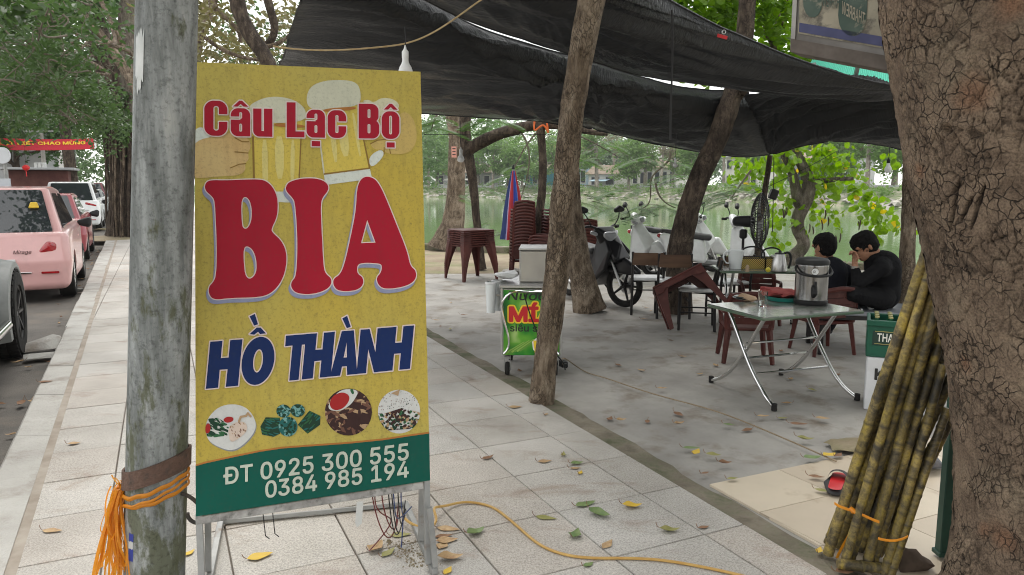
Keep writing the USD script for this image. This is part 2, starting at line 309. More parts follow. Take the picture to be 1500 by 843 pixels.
for k in range(6, 22):
    x0, x1 = -16 + k * 1.6, -16 + k * 1.6 + 1.585; m = MB()
    p0, p1 = np.array([x0, lakey(x0)]), np.array([x1, lakey(x1)]); c = (p0 + p1) / 2
    m.box((c[0], c[1], -.58), (np.linalg.norm(p1 - p0), .28, 1.36 + .02 * (k % 2)), rz=math.atan2(*(p1 - p0)[::-1]), bev=.02); add(wall, 'wall_block', m, MOSS, False)
# beige ceramic tiles beside the cane
BEI = [mat('beige_tile_' + w, c, tuple(x * 1.1 for x in c), 3, rough=0.42, c3=(0.3, 0.22, 0.14), scale3=3.5, lo3=0.6, hi3=0.8) for w, c in (('light', (0.5, 0.43, 0.33)), ('dark', (0.45, 0.38, 0.29)))]
fl = tag(UsdGeom.Xform.Define(stage, '/World/tiled_floor'), kind='structure')
c00 = G(1113, 747)[:2]; c10 = G(1165, 735)[:2]; c01 = G(1035, 707)[:2]
u_ = unit(G(1241, 717)[:2] - c00); w_ = unit(c01 - c00)
reg = Polygon([tuple(np.array([off(BORDER_R, .5), .5])), (4, .5), tuple(c01 + u_ * 3.0), tuple(c01 + u_ * .02)]); bs = float(np.linalg.norm(c01 - c00))
reg = reg.buffer(0); reg = max(getattr(reg, "geoms", [reg]), key=lambda g: g.area)
m = MB().flat(reg, -.0155); add(fl, 'grout_bed', m, JOINT, False)
for i in range(-3, 7):
    for j in range(-7, 1):
        c0 = c00 + u_ * i * .5 + w_ * j * bs
        q = Polygon([c0 + u_ * .002 + w_ * .002, c0 + u_ * .498 + w_ * .002, c0 + u_ * .498 + w_ * (bs - .002), c0 + u_ * .002 + w_ * (bs - .002)]).intersection(reg)
        if q.area > 1e-3 and q.geom_type == 'Polygon': add(fl, 'floor_tile', MB().poly(q, .012, -.024), BEI[(i * 7 + j * 3) % 2], False)
# lake and its far bank
WATER = usdkit.material(stage, '/World/Looks/lake_water', {'g': ('geometry', {}), 'mp': ('mapping', {'scale': (1.6, .55, 1)}), 'n': ('noise_texture', {'scale': 2.2, 'detail': 4.0, 'roughness': .55}), 'b': ('bump', {'strength': .13, 'distance': .05}),
    'p': ('principled_bsdf', {'base_color': (0.07, 0.105, 0.045), 'roughness': 0.05, 'ior': 1.33})},
    [('g.position', 'mp.vector'), ('mp.vector', 'n.vector'), ('n.fac', 'b.height'), ('b.normal', 'p.normal')], surface='p.BSDF')
WZ = -1.0
m = MB().flat(Polygon([(-60, lakey(-60)), (60, lakey(60) if lakey(60) > 0 else 1), (160, 60), (160, 220), (-90, 220)]), WZ); tag(add(None, 'lake', m, WATER, False), kind='structure')
SH = [G(u, v, WZ)[:2] for u, v in ((200, 289), (620, 289), (780, 290), (1000, 292.5), (1200, 301), (1330, 306), (1700, 318))]
shx = np.array([p[0] for p in SH]); shy = np.array([p[1] for p in SH])
SH = [(-160, SH[0][1])] + [tuple(p) for p in SH] + [(140, 50)]
sp = np.array(SH); tt = np.linspace(0, 1, 160); sl = np.r_[0, np.cumsum(np.linalg.norm(np.diff(sp, axis=0), axis=1))]; sl /= sl[-1]
S = np.stack([np.interp(tt, sl, sp[:, 0]), np.interp(tt, sl, sp[:, 1])], 1); S[:, 1] += 1.5 * (meshkit.fbm(np.column_stack([S * .2, np.zeros(160)])) - .5)
def shore(t, back, z): 
    "point on the far shore: t in 0..1 along it, back metres behind the waterline"
    i = min(max(t, 0), 1) * 159; p = np.array([np.interp(i, range(160), S[:, k]) for k in (0, 1)]); return np.array([p[0] + back * .25, p[1] + back, z])
prof = [(-1, -1.6), (0, -1.02), (1.2, -.4), (2.5, .05), (4.5, .35), (8, .9), (10, 1.3), (90, 1.6)]
P = np.array([[(s[0] + b * .25, s[1] + b, z + (.5 * (meshkit.fbm([s[0] * .6, b * .9, 8]) - .5) if 0 < b < 9 else 0)) for b, z in prof] for s in S]); m = MB().grid(P)
BANK = mat('far_bank', (0.2, 0.2, 0.13), (0.34, 0.31, 0.24), .5, rough=.95, c3=(0.1, 0.15, 0.05), scale3=.7, lo3=.42, hi3=.55, bump=.8, bscale=3)
tag(add(None, 'far_bank', m, BANK, False), kind='structure')
# ------------------------------------------------------------------ street sign on its A-frame
def chaikin(p, n=2):
    p = np.asarray(p, float)
    for _ in range(n):
        q = np.roll(p, -1, 0); p = np.stack([p * .75 + q * .25, p * .25 + q * .75], 1).reshape(-1, 2)
    return p
_r = np.array([[0.948, -0.315, -0.041], [0.316, 0.928, 0.199], [-0.025, -0.202, 0.979]])
S0 = np.array([-1.163, 2.6, 0.354]); SNRM = -_r[:, 1]; SX, SZ = _r[:, 0], _r[:, 2]
def SP(u, v, layer=0.0):
    "a point of the board's face (raised by a few print layers), in the surveyed picture's coordinates"
    o = S0 + SNRM * layer * 0.0007; r = ray(u, v); return _c + r * (((o - _c) @ SNRM) / (r @ SNRM))
def artmesh(g, layer):
    g = g if isinstance(g, shapely.geometry.base.BaseGeometry) else Polygon(g)
    m = MB().flat(g.buffer(0)); 
    if not m.v: return MB().raw(np.zeros((3, 3)), [[0, 1, 2]])
    m.v = [np.array([SP(x, y, layer) for x, y, _ in v]) for v in m.v]; m.f = [f[:, ::-1] for f in m.f]; return m
def text_shape(t, heavy=0.0, bold=False):
    m = meshkit.text_mesh(t, 1.0, 0.1, bold=bold); top = m.triangles[(m.face_normals[:, 2] > .9)]
    g = unary_union([Polygon(q[:, :2]).buffer(1e-4) for q in top]).buffer(heavy, join_style='mitre').simplify(.006)
    return g
def to_quad(g, tl, tr, bl, br, x0=None, x1=None):
    b = g.bounds; x0 = b[0] if x0 is None else x0; x1 = b[2] if x1 is None else x1
    tl, tr, bl, br = map(np.array, (tl, tr, bl, br))
    def f(xy):
        xy = np.asarray(xy, float); s = ((xy[:, 0] - x0) / (x1 - x0))[:, None]; t = xy[:, 1][:, None]
        return (bl * (1 - s) + br * s) * (1 - t) + (tl * (1 - s) + tr * s) * t
    return shapely.transform(g, f)
def printmat(name, c, rough=0.55, grime=0.5, c2=None):
    "flat printed vinyl with grey grime in rain streaks"
    if name in _mats: return _mats[name]
    N = {'g': ('geometry', {}), 'n0': ('noise_texture', {'scale': 2.2, 'detail': 3.0}), 'r0': ('rgb_ramp', {'ramp': [(.35, c), (.65, c2 or tuple(x * .86 for x in c))]}),
         'mp': ('mapping', {'scale': (38, 38, 2.2)}), 'n1': ('noise_texture', {'scale': 1.0, 'detail': 6.0, 'roughness': .7}), 'r1': ('rgb_ramp', {'ramp': [(.48, (0, 0, 0)), (.8, (grime * .8,) * 3)]}),
         'n2': ('noise_texture', {'scale': 95.0, 'detail': 5.0, 'roughness': .75}), 'r2': ('rgb_ramp', {'ramp': [(.52, (0, 0, 0)), (.74, (grime * .9,) * 3)]}),
         'm1': ('mix_color', {'b': tuple(x * .45 + .02 for x in c)}), 'm2': ('mix_color', {'b': (.05, .055, .04)}), 'p': ('principled_bsdf', {'roughness': rough, 'specular_ior_level': .2})}
    L = [('g.position', 'n0.vector'), ('n0.fac', 'r0.fac'), ('g.position', 'mp.vector'), ('mp.vector', 'n1.vector'), ('n1.fac', 'r1.fac'), ('g.position', 'n2.vector'), ('n2.fac', 'r2.fac'),
         ('r0.color', 'm1.a'), ('r1.color', 'm1.fac'), ('m1.result', 'm2.a'), ('r2.color', 'm2.fac'), ('m2.result', 'p.base_color')]
    m = usdkit.material(stage, '/World/Looks/' + name, N, L, surface='p.BSDF'); _mats[name] = m; return m
YEL = printmat('sign_yellow', (0.48, 0.36, 0.06), grime=.62, c2=(0.44, 0.36, 0.085)); SRED = printmat('sign_red', (0.36, 0.006, 0.024), grime=.3); SWHITE = printmat('sign_white', (0.72, 0.6, 0.58), grime=.3)
SBLUE = printmat('sign_blue', (0.004, 0.02, 0.1), grime=.25); SGREEN = printmat('sign_green', (0.0, 0.085, 0.06), grime=.35); SPALE = printmat('sign_pale', (0.62, 0.66, 0.6), grime=.4)
SLAV = printmat('sign_lavender', (0.27, 0.29, 0.42), grime=.3); SSKIN = printmat('sign_skin', (0.48, 0.28, 0.1), grime=.45, c2=(.54, .4, .18)); SBEER = printmat('sign_beer', (0.62, 0.48, 0.09), grime=.5)
SORANGE = printmat('sign_orange', (0.42, 0.17, 0.04), grime=.3); SLINE = printmat('sign_brown', (0.25, 0.15, 0.035), grime=.3); SFOAM = printmat('sign_foam', (0.58, 0.58, 0.45), grime=.4); SCREAM = printmat('sign_cream', (0.62, 0.6, 0.42), grime=.4)
GALV = mat('galvanised_frame', (0.24, 0.245, 0.24), (0.33, 0.33, 0.32), 7, rough=0.5, metal=0.6, c3=(0.16, 0.1, 0.06), scale3=6, lo3=.6, hi3=.75)
sg = thing('street_sign', 'yellow roadside beer sign on a metal A-frame with big red and blue lettering', 'sign', loc=(0, 0, 0))
panel = [(285, 91), (616, 105.5), (630, 704), (287, 757)]
def slab(px, l0, l1):
    a = np.array([SP(u, v, l1) for u, v in px]); b = np.array([SP(u, v, l0) for u, v in px]); n = len(a); f = [[0, i + 1, i] for i in range(1, n - 1)] + [[n, n + i, n + i + 1] for i in range(1, n - 1)]
    for i in range(n): j = (i + 1) % n; f += [[i, j, n + j], [i, n + j, n + i]]
    return MB().raw(np.vstack([a, b]), f)
add(sg, 'panel', slab(panel, -34, 0), YEL, False)
gb = [(286.5, 682), (300, 678), (341, 669), (380, 661), (413, 656), (460, 652.5), (510, 649), (560, 644), (600, 638), (628.8, 634)]
add(sg, 'green_band', artmesh(gb + [(630, 704), (287, 757)], 1), SGREEN, False)
ol = LineString(gb).buffer(1.3, cap_style='flat'); add(sg, 'orange_line', artmesh(ol.intersection(Polygon(panel)), 2), SORANGE, False)
def cr(p, s, ox, oy): return [(x / s + ox, y / s + oy) for x, y in p]
k3 = lambda p: cr(p, 4.683, 280, 100); k4 = lambda p: cr(p, 4.683, 440, 100)
def art(name, pts, layer, m, smooth=2): return add(sg, name, artmesh(Polygon(chaikin(pts, smooth)).buffer(0) if smooth else Polygon(pts).buffer(0), layer), m, False)
art('beer_mug', [(369, 176), (443, 176), (439, 296), (372, 291)], 1, SBEER, 0); art('beer_foam', k3([(395, 265), (430, 235), (520, 197), (640, 198), (740, 235), (795, 300), (770, 375), (400, 380)]), 3, SFOAM)
art('mug_edge', [(369, 200), (372, 200), (374, 280), (371, 280)], 2, SLINE, 0); art('mug_edge', [(440, 200), (442, 200), (438.5, 280), (436.5, 280)], 2, SLINE, 0); art('beer_line', [(402, 180), (447, 183), (446, 188), (402, 186)], 4, SORANGE)
art('mug_base', [(404, 281), (424, 281), (424, 297), (402, 296)], 2, SPALE, 0)
art('beer_mug', k4([(58, 268), (392, 255), (432, 480), (478, 690), (165, 733), (140, 540)]), 1, SBEER, 0); art('beer_foam', k4([(40, 190), (75, 120), (170, 85), (300, 80), (390, 100), (415, 165), (412, 250), (300, 275), (140, 290), (50, 272)]), 3, SFOAM)
art('beer_line', k4([(150, 280), (380, 262), (385, 285), (160, 305)]), 4, SORANGE); art('mug_base', k4([(160, 726), (476, 686), (492, 760), (172, 802)]), 2, SPALE, 0); art('mug_shadow', k4([(160, 722), (476, 682), (477, 692), (161, 733)]), 3, SLINE, 0)
art('mug_edge', k4([(132, 520), (142, 520), (168, 730), (158, 730)]), 2, SFOAM, 0); art('mug_edge', k4([(425, 470), (434, 468), (482, 690), (470, 690)]), 2, SLINE, 0)
SGLOW = printmat('sign_glow', (.66, .57, .2), grime=.4)
for q in ([(383, 205), (392, 205), (393, 280), (385, 280)], [(402, 200), (416, 200), (416, 262), (404, 262)], [(426, 205), (432, 205), (431, 270), (425, 270)]): art('mug_highlight', q, 2, SGLOW, 1)
for q in ([(190, 330), (225, 325), (260, 640), (228, 650)], [(255, 400), (320, 390), (340, 600), (285, 610)], [(350, 310), (372, 308), (420, 600), (402, 610)]): art('mug_highlight', k4(q), 2, SGLOW, 1)
for q in ([(470, 250), (700, 330)],): pass
art('mug_handle', k4([(465, 610), (555, 550), (580, 600), (485, 695)]), 2, SPALE)
art('cuff', k3([(12, 430), (80, 395), (150, 480), (60, 560), (14, 560)]), 1, SPALE); art('hand', k3([(14, 530), (60, 490), (150, 470), (260, 435), (395, 475), (412, 540), (388, 580), (398, 625), (368, 655), (375, 700), (330, 738), (200, 742), (60, 758), (14, 748)]), 2, SSKIN)
for q in ([(300, 575), (390, 583)], [(270, 685), (330, 660), (375, 655)], [(300, 478), (350, 505), (395, 505)]): add(sg, 'finger_line', artmesh(LineString(k3(q)).buffer(.8), 3), SLINE, False)
art('cuff', k4([(415, 225), (470, 215), (500, 240), (560, 200), (650, 215), (690, 270), (600, 330), (530, 330)]), 1, SCREAM); art('hand', k4([(478, 525), (500, 505), (575, 480), (640, 380), (700, 290), (770, 330), (800, 430), (795, 520), (740, 590), (600, 592), (570, 560), (510, 560)]), 2, printmat('sign_faded_skin', (0.55, 0.4, 0.13), grime=.5))
for q in ([(480, 520), (530, 495), (590, 488)], [(610, 545), (618, 585)], [(575, 545), (575, 590)]): add(sg, 'finger_line', artmesh(LineString(k4(q)).buffer(.7), 3), SLINE, False)
def lettering(name, g, fill, layer, border=1.6, label=None, shadow=None):
    if shadow: add(sg, name + '_shadow', artmesh(affinity.translate(g.buffer(border), *shadow), layer), SLAV, False)
    if border: add(sg, name + '_outline', artmesh(g.buffer(border), layer + 1), SWHITE, False)
    add(sg, name, artmesh(g, layer + 2), fill, False, label=label)
def rr(x0, y0, x1, y1, r): r = min(r, (x1 - x0) * .49, (y1 - y0) * .49); return sbox(x0 + r, y0 + r, x1 - r, y1 - r).buffer(r)
def club_words():
    bx_ = sbox; hat = Polygon([(0, 0), (.17, .17), (.25, .17), (.42, 0), (.29, 0), (.21, .075), (.13, 0)]); dot = bx_(0, 0, .24, .15)
    C = rr(0, 0, .63, 1, .26).difference(rr(.25, .15, .4, .85, .08)).difference(bx_(.36, .4, .8, .62))
    a = rr(0, 0, .53, .8, .2).union(bx_(.3, 0, .53, .5)).difference(rr(.23, .13, .31, .36, .04)).difference(rr(.23, .5, .31, .69, .04)).difference(bx_(-.1, .47, .26, .56))
    u = rr(0, 0, .53, .8, .18).union(bx_(0, .3, .23, .8)).union(bx_(.3, 0, .53, .8)).difference(bx_(.23, .16, .3, .9))
    L = bx_(0, 0, .25, 1).union(bx_(0, 0, .5, .17)); c = rr(0, 0, .53, .8, .22).difference(rr(.22, .14, .31, .66, .05)).difference(bx_(.28, .34, .7, .48))
    B = rr(0, 0, .58, .55, .2).union(rr(0, .45, .56, 1, .2)).union(bx_(0, 0, .3, 1)).difference(rr(.25, .15, .33, .42, .04)).difference(rr(.25, .59, .33, .85, .04)); o = rr(0, 0, .53, .8, .23).difference(rr(.22, .13, .31, .67, .05)); out = []
    for g, w, x0, x1, ex in ((C, .63, 299.2, 333, 0), (a, .53, 338, 366.5, 'h'), (u, .53, 370.8, 399, 0), (L, .5, 420, 446, 0), (a, .53, 449, 476, 'd'), (c, .53, 480, 507, 0), (B, .58, 525.5, 555.5, 0), (o, .53, 559.2, 585, 'hd')):
        if ex and 'h' in ex: g = g.union(affinity.translate(hat, .06, .845))
        if ex and 'd' in ex: g = g.union(affinity.translate(dot, .15, -.25))
        f = lambda xy: np.column_stack([x0 + (x1 - x0) * xy[:, 0] / w, (199 + (x0 + (x1 - x0) * xy[:, 0] / w - 299) * 5 / 286) - (51.5 - (x0 - 299) * 1 / 286) * xy[:, 1]]); out.append(shapely.transform(g, f))
    return unary_union(out)
def lake_words():
    H = sbox(0, 0, .38, 1).union(sbox(.62, 0, 1, 1)).union(sbox(0, .38, 1, .63)); O = affinity.scale(Point(.5, .5).buffer(.5, 24), 1, 1.04).difference(affinity.scale(Point(.5, .5).buffer(.5, 24), .3, .5)); T = sbox(0, .77, 1, 1).union(sbox(.31, 0, .7, 1))
    A_ = Polygon([(0, 0), (.28, 1), (.72, 1), (1, 0), (.63, 0), (.59, .2), (.41, .2), (.37, 0)], [[(.44, .4), (.5, .74), (.56, .4)]]); N = Polygon([(0, 0), (0, 1), (.34, 1), (.64, .46), (.64, 1), (1, 1), (1, 0), (.66, 0), (.36, .54), (.36, 0)]); out = []
    tl, tr, bl, br = map(np.array, ((308.0, 501), (606.5, 477), (301.5, 570), (600.5, 540.5)))
    for g, s0, s1 in ((H, 0, .158), (O, .165, .325), (T, .372, .49), (H, .47, .612), (A_, .608, .742), (N, .738, .868), (H, .862, 1)):
        f = lambda xy: ((bl + (br - bl) * (s0 + (s1 - s0) * xy[:, :1])) * (1 - xy[:, 1:2]) + (tl + (tr - tl) * (s0 + (s1 - s0) * xy[:, :1])) * xy[:, 1:2]); out.append(shapely.transform(g, f))
    q = lambda p: Polygon([(x / 2.092 + 270, y / 2.092 + 440) for x, y in p]); return unary_union(out + [q([(200, 104), (222, 84), (234, 84), (250, 102), (232, 104), (226, 97), (214, 106)]), q([(200, 50), (216, 42), (226, 74), (214, 78)]), q([(484, 56), (499, 48), (510, 82), (498, 86)])])
g = club_words(); lettering('lettering', g, SRED, 5, 1.7, 'red lettering reading Câu Lạc Bộ')
b_ = [(70, 58), (180, 62), (380, 52), (435, 72), (478, 128), (495, 200), (488, 290), (450, 365), (465, 388), (512, 430), (543, 490), (548, 570), (528, 660), (483, 732), (420, 775), (330, 785), (200, 787), (100, 800), (68, 768), (66, 718), (95, 690), (112, 650), (118, 500), (110, 300), (104, 190), (88, 160), (45, 125), (42, 85)]
bh = [[(285, 158), (318, 178), (334, 240), (330, 315), (305, 361), (278, 358), (270, 320), (266, 195)], [(300, 464), (338, 486), (362, 550), (362, 632), (325, 674), (293, 655), (283, 580), (281, 485)]]
i_ = [(565, 68), (650, 47), (745, 50), (800, 78), (808, 122), (765, 170), (757, 230), (765, 400), (775, 600), (790, 640), (826, 668), (820, 715), (770, 748), (690, 766), (605, 758), (574, 722), (576, 688), (610, 650), (615, 400), (600, 200), (585, 170), (545, 130), (542, 98)]
a_l = [(455, 35), (505, 52), (543, 110), (582, 200), (642, 350), (702, 500), (720, 590), (756, 618), (757, 668), (720, 703), (650, 725), (555, 732), (520, 702), (512, 660), (540, 632), (548, 585), (525, 573), (430, 569), (392, 583), (392, 637), (430, 660), (430, 712), (380, 744), (275, 746), (244, 707), (246, 668), (290, 642), (320, 560), (355, 400), (385, 250), (392, 108), (415, 52)]
ah = [(455, 306), (506, 445), (505, 446), (418, 449), (417, 447)]
k1 = lambda p, ox=290: cr(p, 4.215, ox, 250)
for nm, o, hs in (('B', k1(b_), [k1(h) for h in bh]), ('I', k1(i_), []), ('A', k1(a_l, 430), [k1(ah, 430)])):
    q = Polygon(chaikin(o, 3), [chaikin(h, 2) if nm == 'B' else h for h in hs]); lettering('letter', q, SRED, 5, 1.5, 'big red letter ' + nm, shadow=(-2.4, 5.5))
g = lake_words(); lettering('lettering', g, SBLUE, 5, 1.8, 'dark blue lettering reading HỒ THÀNH')
for t, q in (('ĐT 0925 300 555', ((327, 686), (599, 649.5), (327, 710), (599, 673))), ('0384 985 194', ((388.5, 706), (599, 675.5), (388.5, 729.5), (599, 698.5)))):
    lettering('phone_number', to_quad(text_shape(t, .03), *q), printmat('sign_digits', (0.52, 0.57, 0.48), grime=.3), 3, 0, 'pale lettering reading ' + t)
# four dishes printed above the green band
def disc(cx_, cy_, rx_, ry_, n=36): a = np.linspace(0, 2 * PI, n, endpoint=False); return Polygon(np.column_stack([cx_ + rx_ * np.cos(a), cy_ + ry_ * np.sin(a)]))
def scatter(clip, cols, n, size, asp, lay, seed, name='food_piece', ang=None):
    rg = np.random.default_rng(seed); x0, y0, x1, y1 = clip.bounds; bins = {}
    for _ in range(n):
        a = rg.uniform(0, PI) if ang is None else ang + rg.normal(0, .25); s = size * rg.uniform(.6, 1.3)
        q = affinity.translate(affinity.rotate(disc(0, 0, s * asp, s, 7), math.degrees(a)), rg.uniform(x0, x1), rg.uniform(y0, y1)).intersection(clip)
        k = int(rg.integers(0, len(cols))); bins.setdefault(k, []).append(q)
    for k, qs in bins.items(): add(sg, name, artmesh(unary_union(qs), lay + .7 * k), cols[k], False, kind='stuff')
pm = lambda n, c: printmat('print_' + n, c, grime=.2)
LEAFG, DARKG, TEAL, PTEAL, MEAT, DMEAT, RICE, SAUCE, TAN = pm('leaf', (.03, .12, .05)), pm('dark_leaf', (.012, .045, .025)), pm('teal', (.02, .13, .12)), pm('pale_teal', (.17, .36, .34)), pm('meat', (.16, .075, .05)), pm('dark_meat', (.045, .02, .018)), pm('rice', (.6, .6, .58)), pm('sauce', (.36, .02, .02)), pm('tan', (.42, .28, .16))
k5 = lambda p: cr(p, 7.661, 290, 560); k6 = lambda p: cr(p, 8.43, 460, 560)
plate = Polygon(chaikin(k5([(80, 520), (110, 400), (230, 275), (400, 240), (560, 290), (655, 440), (640, 560), (520, 700), (390, 775), (250, 740), (110, 660)]), 2))
add(sg, 'plate_rim', artmesh(affinity.translate(plate, 1, 2), 1), pm('plate_edge', (.25, .26, .27)), False); add(sg, 'plate', artmesh(plate, 2), RICE, False)
scatter(Polygon(k5([(85, 500), (120, 410), (220, 400), (350, 480), (330, 600), (190, 620), (100, 610)])).intersection(plate), [LEAFG, DARKG], 60, 1.6, 3, 3, 1, ang=.5)
art('sauce', k5([(285, 415), (330, 385), (400, 395), (395, 440), (330, 462), (290, 440)]), 4, SAUCE); art('food_piece', k5([(80, 500), (115, 450), (145, 500), (130, 570), (85, 580)]), 5, SAUCE)
art('squid', k5([(340, 500), (440, 440), (540, 450), (560, 540), (480, 620), (380, 680), (350, 640)]), 4, pm('squid', (.62, .5, .42))); scatter(Polygon(k5([(350, 500), (450, 450), (540, 460), (550, 540), (480, 610), (380, 665)])), [TAN, MEAT], 34, .7, 2.6, 5, 2, ang=1.1)
add(sg, 'squid_tentacle', artmesh(LineString(k5([(460, 440), (480, 390), (540, 380), (560, 350), (590, 385)])).buffer(1.6), 6), TAN, False)
for pts in ([(700, 500), (760, 395), (920, 400), (920, 580), (850, 615), (720, 590)], [(1120, 480), (1250, 320), (1375, 380), (1370, 480), (1230, 580)]):
    c = Polygon(k5(pts)); add(sg, 'leaf_parcel', artmesh(c, 2), DARKG, False); scatter(c, [TEAL, LEAFG], 30, 1.0, 5, 3, len(pts), ang=-.7 if pts[0][0] > 1000 else .15)
for x, y in ((960, 325), (1120, 320), (1010, 500)):
    c = disc(*k5([(x, y)])[0], 10.5 if y < 400 else 14, 9.5 if y < 400 else 14.5); add(sg, 'leaf_parcel', artmesh(c, 4), TEAL, False); scatter(c, [PTEAL, DARKG], 44, 1.6, 1.5, 5, x)
c = disc(*k6([(425, 370)])[0], 34.5, 34.5); add(sg, 'plate', artmesh(c, 1), DMEAT, False); scatter(c, [MEAT, DMEAT, TAN, MEAT, DMEAT], 110, 2.2, 3.4, 2, 5)
art('plate', k6([(150, 330), (250, 160), (370, 80), (560, 100), (500, 220), (430, 300), (300, 370)]), 6, RICE); art('sauce', k6([(185, 290), (220, 180), (330, 120), (430, 150), (440, 230), (360, 330), (250, 355)]), 7, SAUCE); art('leaf_print', k6([(440, 90), (475, 80), (500, 140), (470, 155)]), 7, LEAFG)
c = disc(*k6([(1050, 365)])[0], 31, 32); add(sg, 'plate', artmesh(c, 1), RICE, False); scatter(c.intersection(Polygon(k6([(700, 400), (900, 380), (1080, 320), (1400, 400), (1400, 560), (900, 600), (700, 560)]))), [LEAFG, DARKG, TAN, DMEAT], 190, 1.8, 1.8, 2, 6)
scatter(c.intersection(Polygon(k6([(700, 380), (800, 100), (1300, 80), (1400, 380), (1080, 300)]))), [MEAT, DARKG], 120, .45, 1.8, 2, 9); art('food_piece', k6([(950, 140), (1060, 90), (1040, 170)]), 5, TAN, 0)
# frame
def bar(m, a, b, w, t=None): 
    a, b = np.asarray(a, float), np.asarray(b, float); d = b - a; z = unit(d); y = unit(np.cross(z, SX)); x = np.cross(y, z); m.box((a + b) / 2, (w, t or w, np.linalg.norm(d)), R=np.column_stack([x, y, z]), bev=.002); return m
back = -SNRM * .017
pL, pR = SP(291, 757) + back, SP(626, 705) + back
gL, gR = S0 + SX * .012 - SZ * .362, pR + (pR - SP(615, 105) - back) * (pR[2] - .025) / (SP(615, 105)[2] - pR[2]); gL = gL + back; gL[2] = .015
add(sg, 'bottom_rail', bar(MB(), SP(287, 764) + back, SP(621, 711.5) + back, .03, .026), mat('dirty_rail', (.4, .39, .37), (.2, .19, .18), 14, rough=.7, c3=(.08, .08, .07), scale3=30, lo3=.5, hi3=.7))
for a, g_ in ((pL, gL), (pR, gR)): add(sg, 'leg', bar(MB(), a + SZ * .01, g_, .024), GALV)
rb0, rb1 = G(594, 742), G(637, 843); rb0[2] = rb1[2] = .014; add(sg, 'base_rail', bar(MB(), rb0, rb1, .026), GALV)
st0 = gR + np.array([0, 0, .25]); add(sg, 'strut', bar(MB(), st0 + np.array([.012, -.02, 0]), rb1 + np.array([.0, .02, .012]), .022), GALV)
add(sg, 'rear_leg', bar(MB(), pR + np.array([-.03, .23, .6]), G(617, 800) + np.array([0, 0, .026]), .024), GALV)
lb0 = gL + np.array([.02, -.05, 0]); lb1 = gL + np.array([-.2, .68, 0]); lb0[2] = lb1[2] = .014; add(sg, 'base_rail', bar(MB(), lb0, lb1, .026), GALV); add(sg, 'rear_leg', bar(MB(), pL + np.array([-.03, .23, .6]), gL + np.array([-.07, .22, .012]), .024), GALV)
add(sg, 'rear_brace', bar(MB(), rb0, lb1, .02), GALV)
WIRE = [mat('wire_' + n, c, rough=.4) for n, c in (('maroon', (.12, .02, .02)), ('black', (.015, .015, .015)), ('blue', (.03, .05, .14)))]
h0 = SP(560, 722) + back; h1 = G(590, 755, .1)
for k, (dx, low, ex) in enumerate(((0, .16, 1), (.02, .2, 1), (.035, .1, 1), (-.03, .22, 1), (.05, .14, 1), (.06, .12, 0), (-.02, .12, 0), (.03, .2, 1))):
    a = h0 + SX * dx * 1.3; mid = (a * .5 + h1 * .5) + np.array([0, .03 * k / 8, -low * .7]); b = h1 + np.array([.03 * (k % 3) - .02, .02 * (k % 2), .02 * (k % 4)]) if ex else a + np.array([-.05 + .03 * (k % 2), .1, -.3])
    add(sg, 'wire', MB().tube(spline([a, a * .75 + mid * .25 - np.array([0, 0, .05]), mid, b], 6), .0028, 5), WIRE[k % 3])
for u, v, dv in ((385, 760, 40), (399, 757, 36)): a = SP(u, v - 8) + back; add(sg, 'wire', MB().tube([a, a + np.array([.002, .01, -.1]), a + np.array([.015, .015, -.115])], .002, 5), WIRE[1])
a = SP(527, 735); add(sg, 'torn_tape', MB().raw([a - SX * .012, a + SX * .014, a + SX * .006 - SZ * .085, a - SX * .02 - SZ * .08, a - SX * .014 - SZ * .1], [[0, 2, 1], [0, 3, 2], [3, 4, 2]]), mat('grey_tape', (.5, .5, .48)), False)

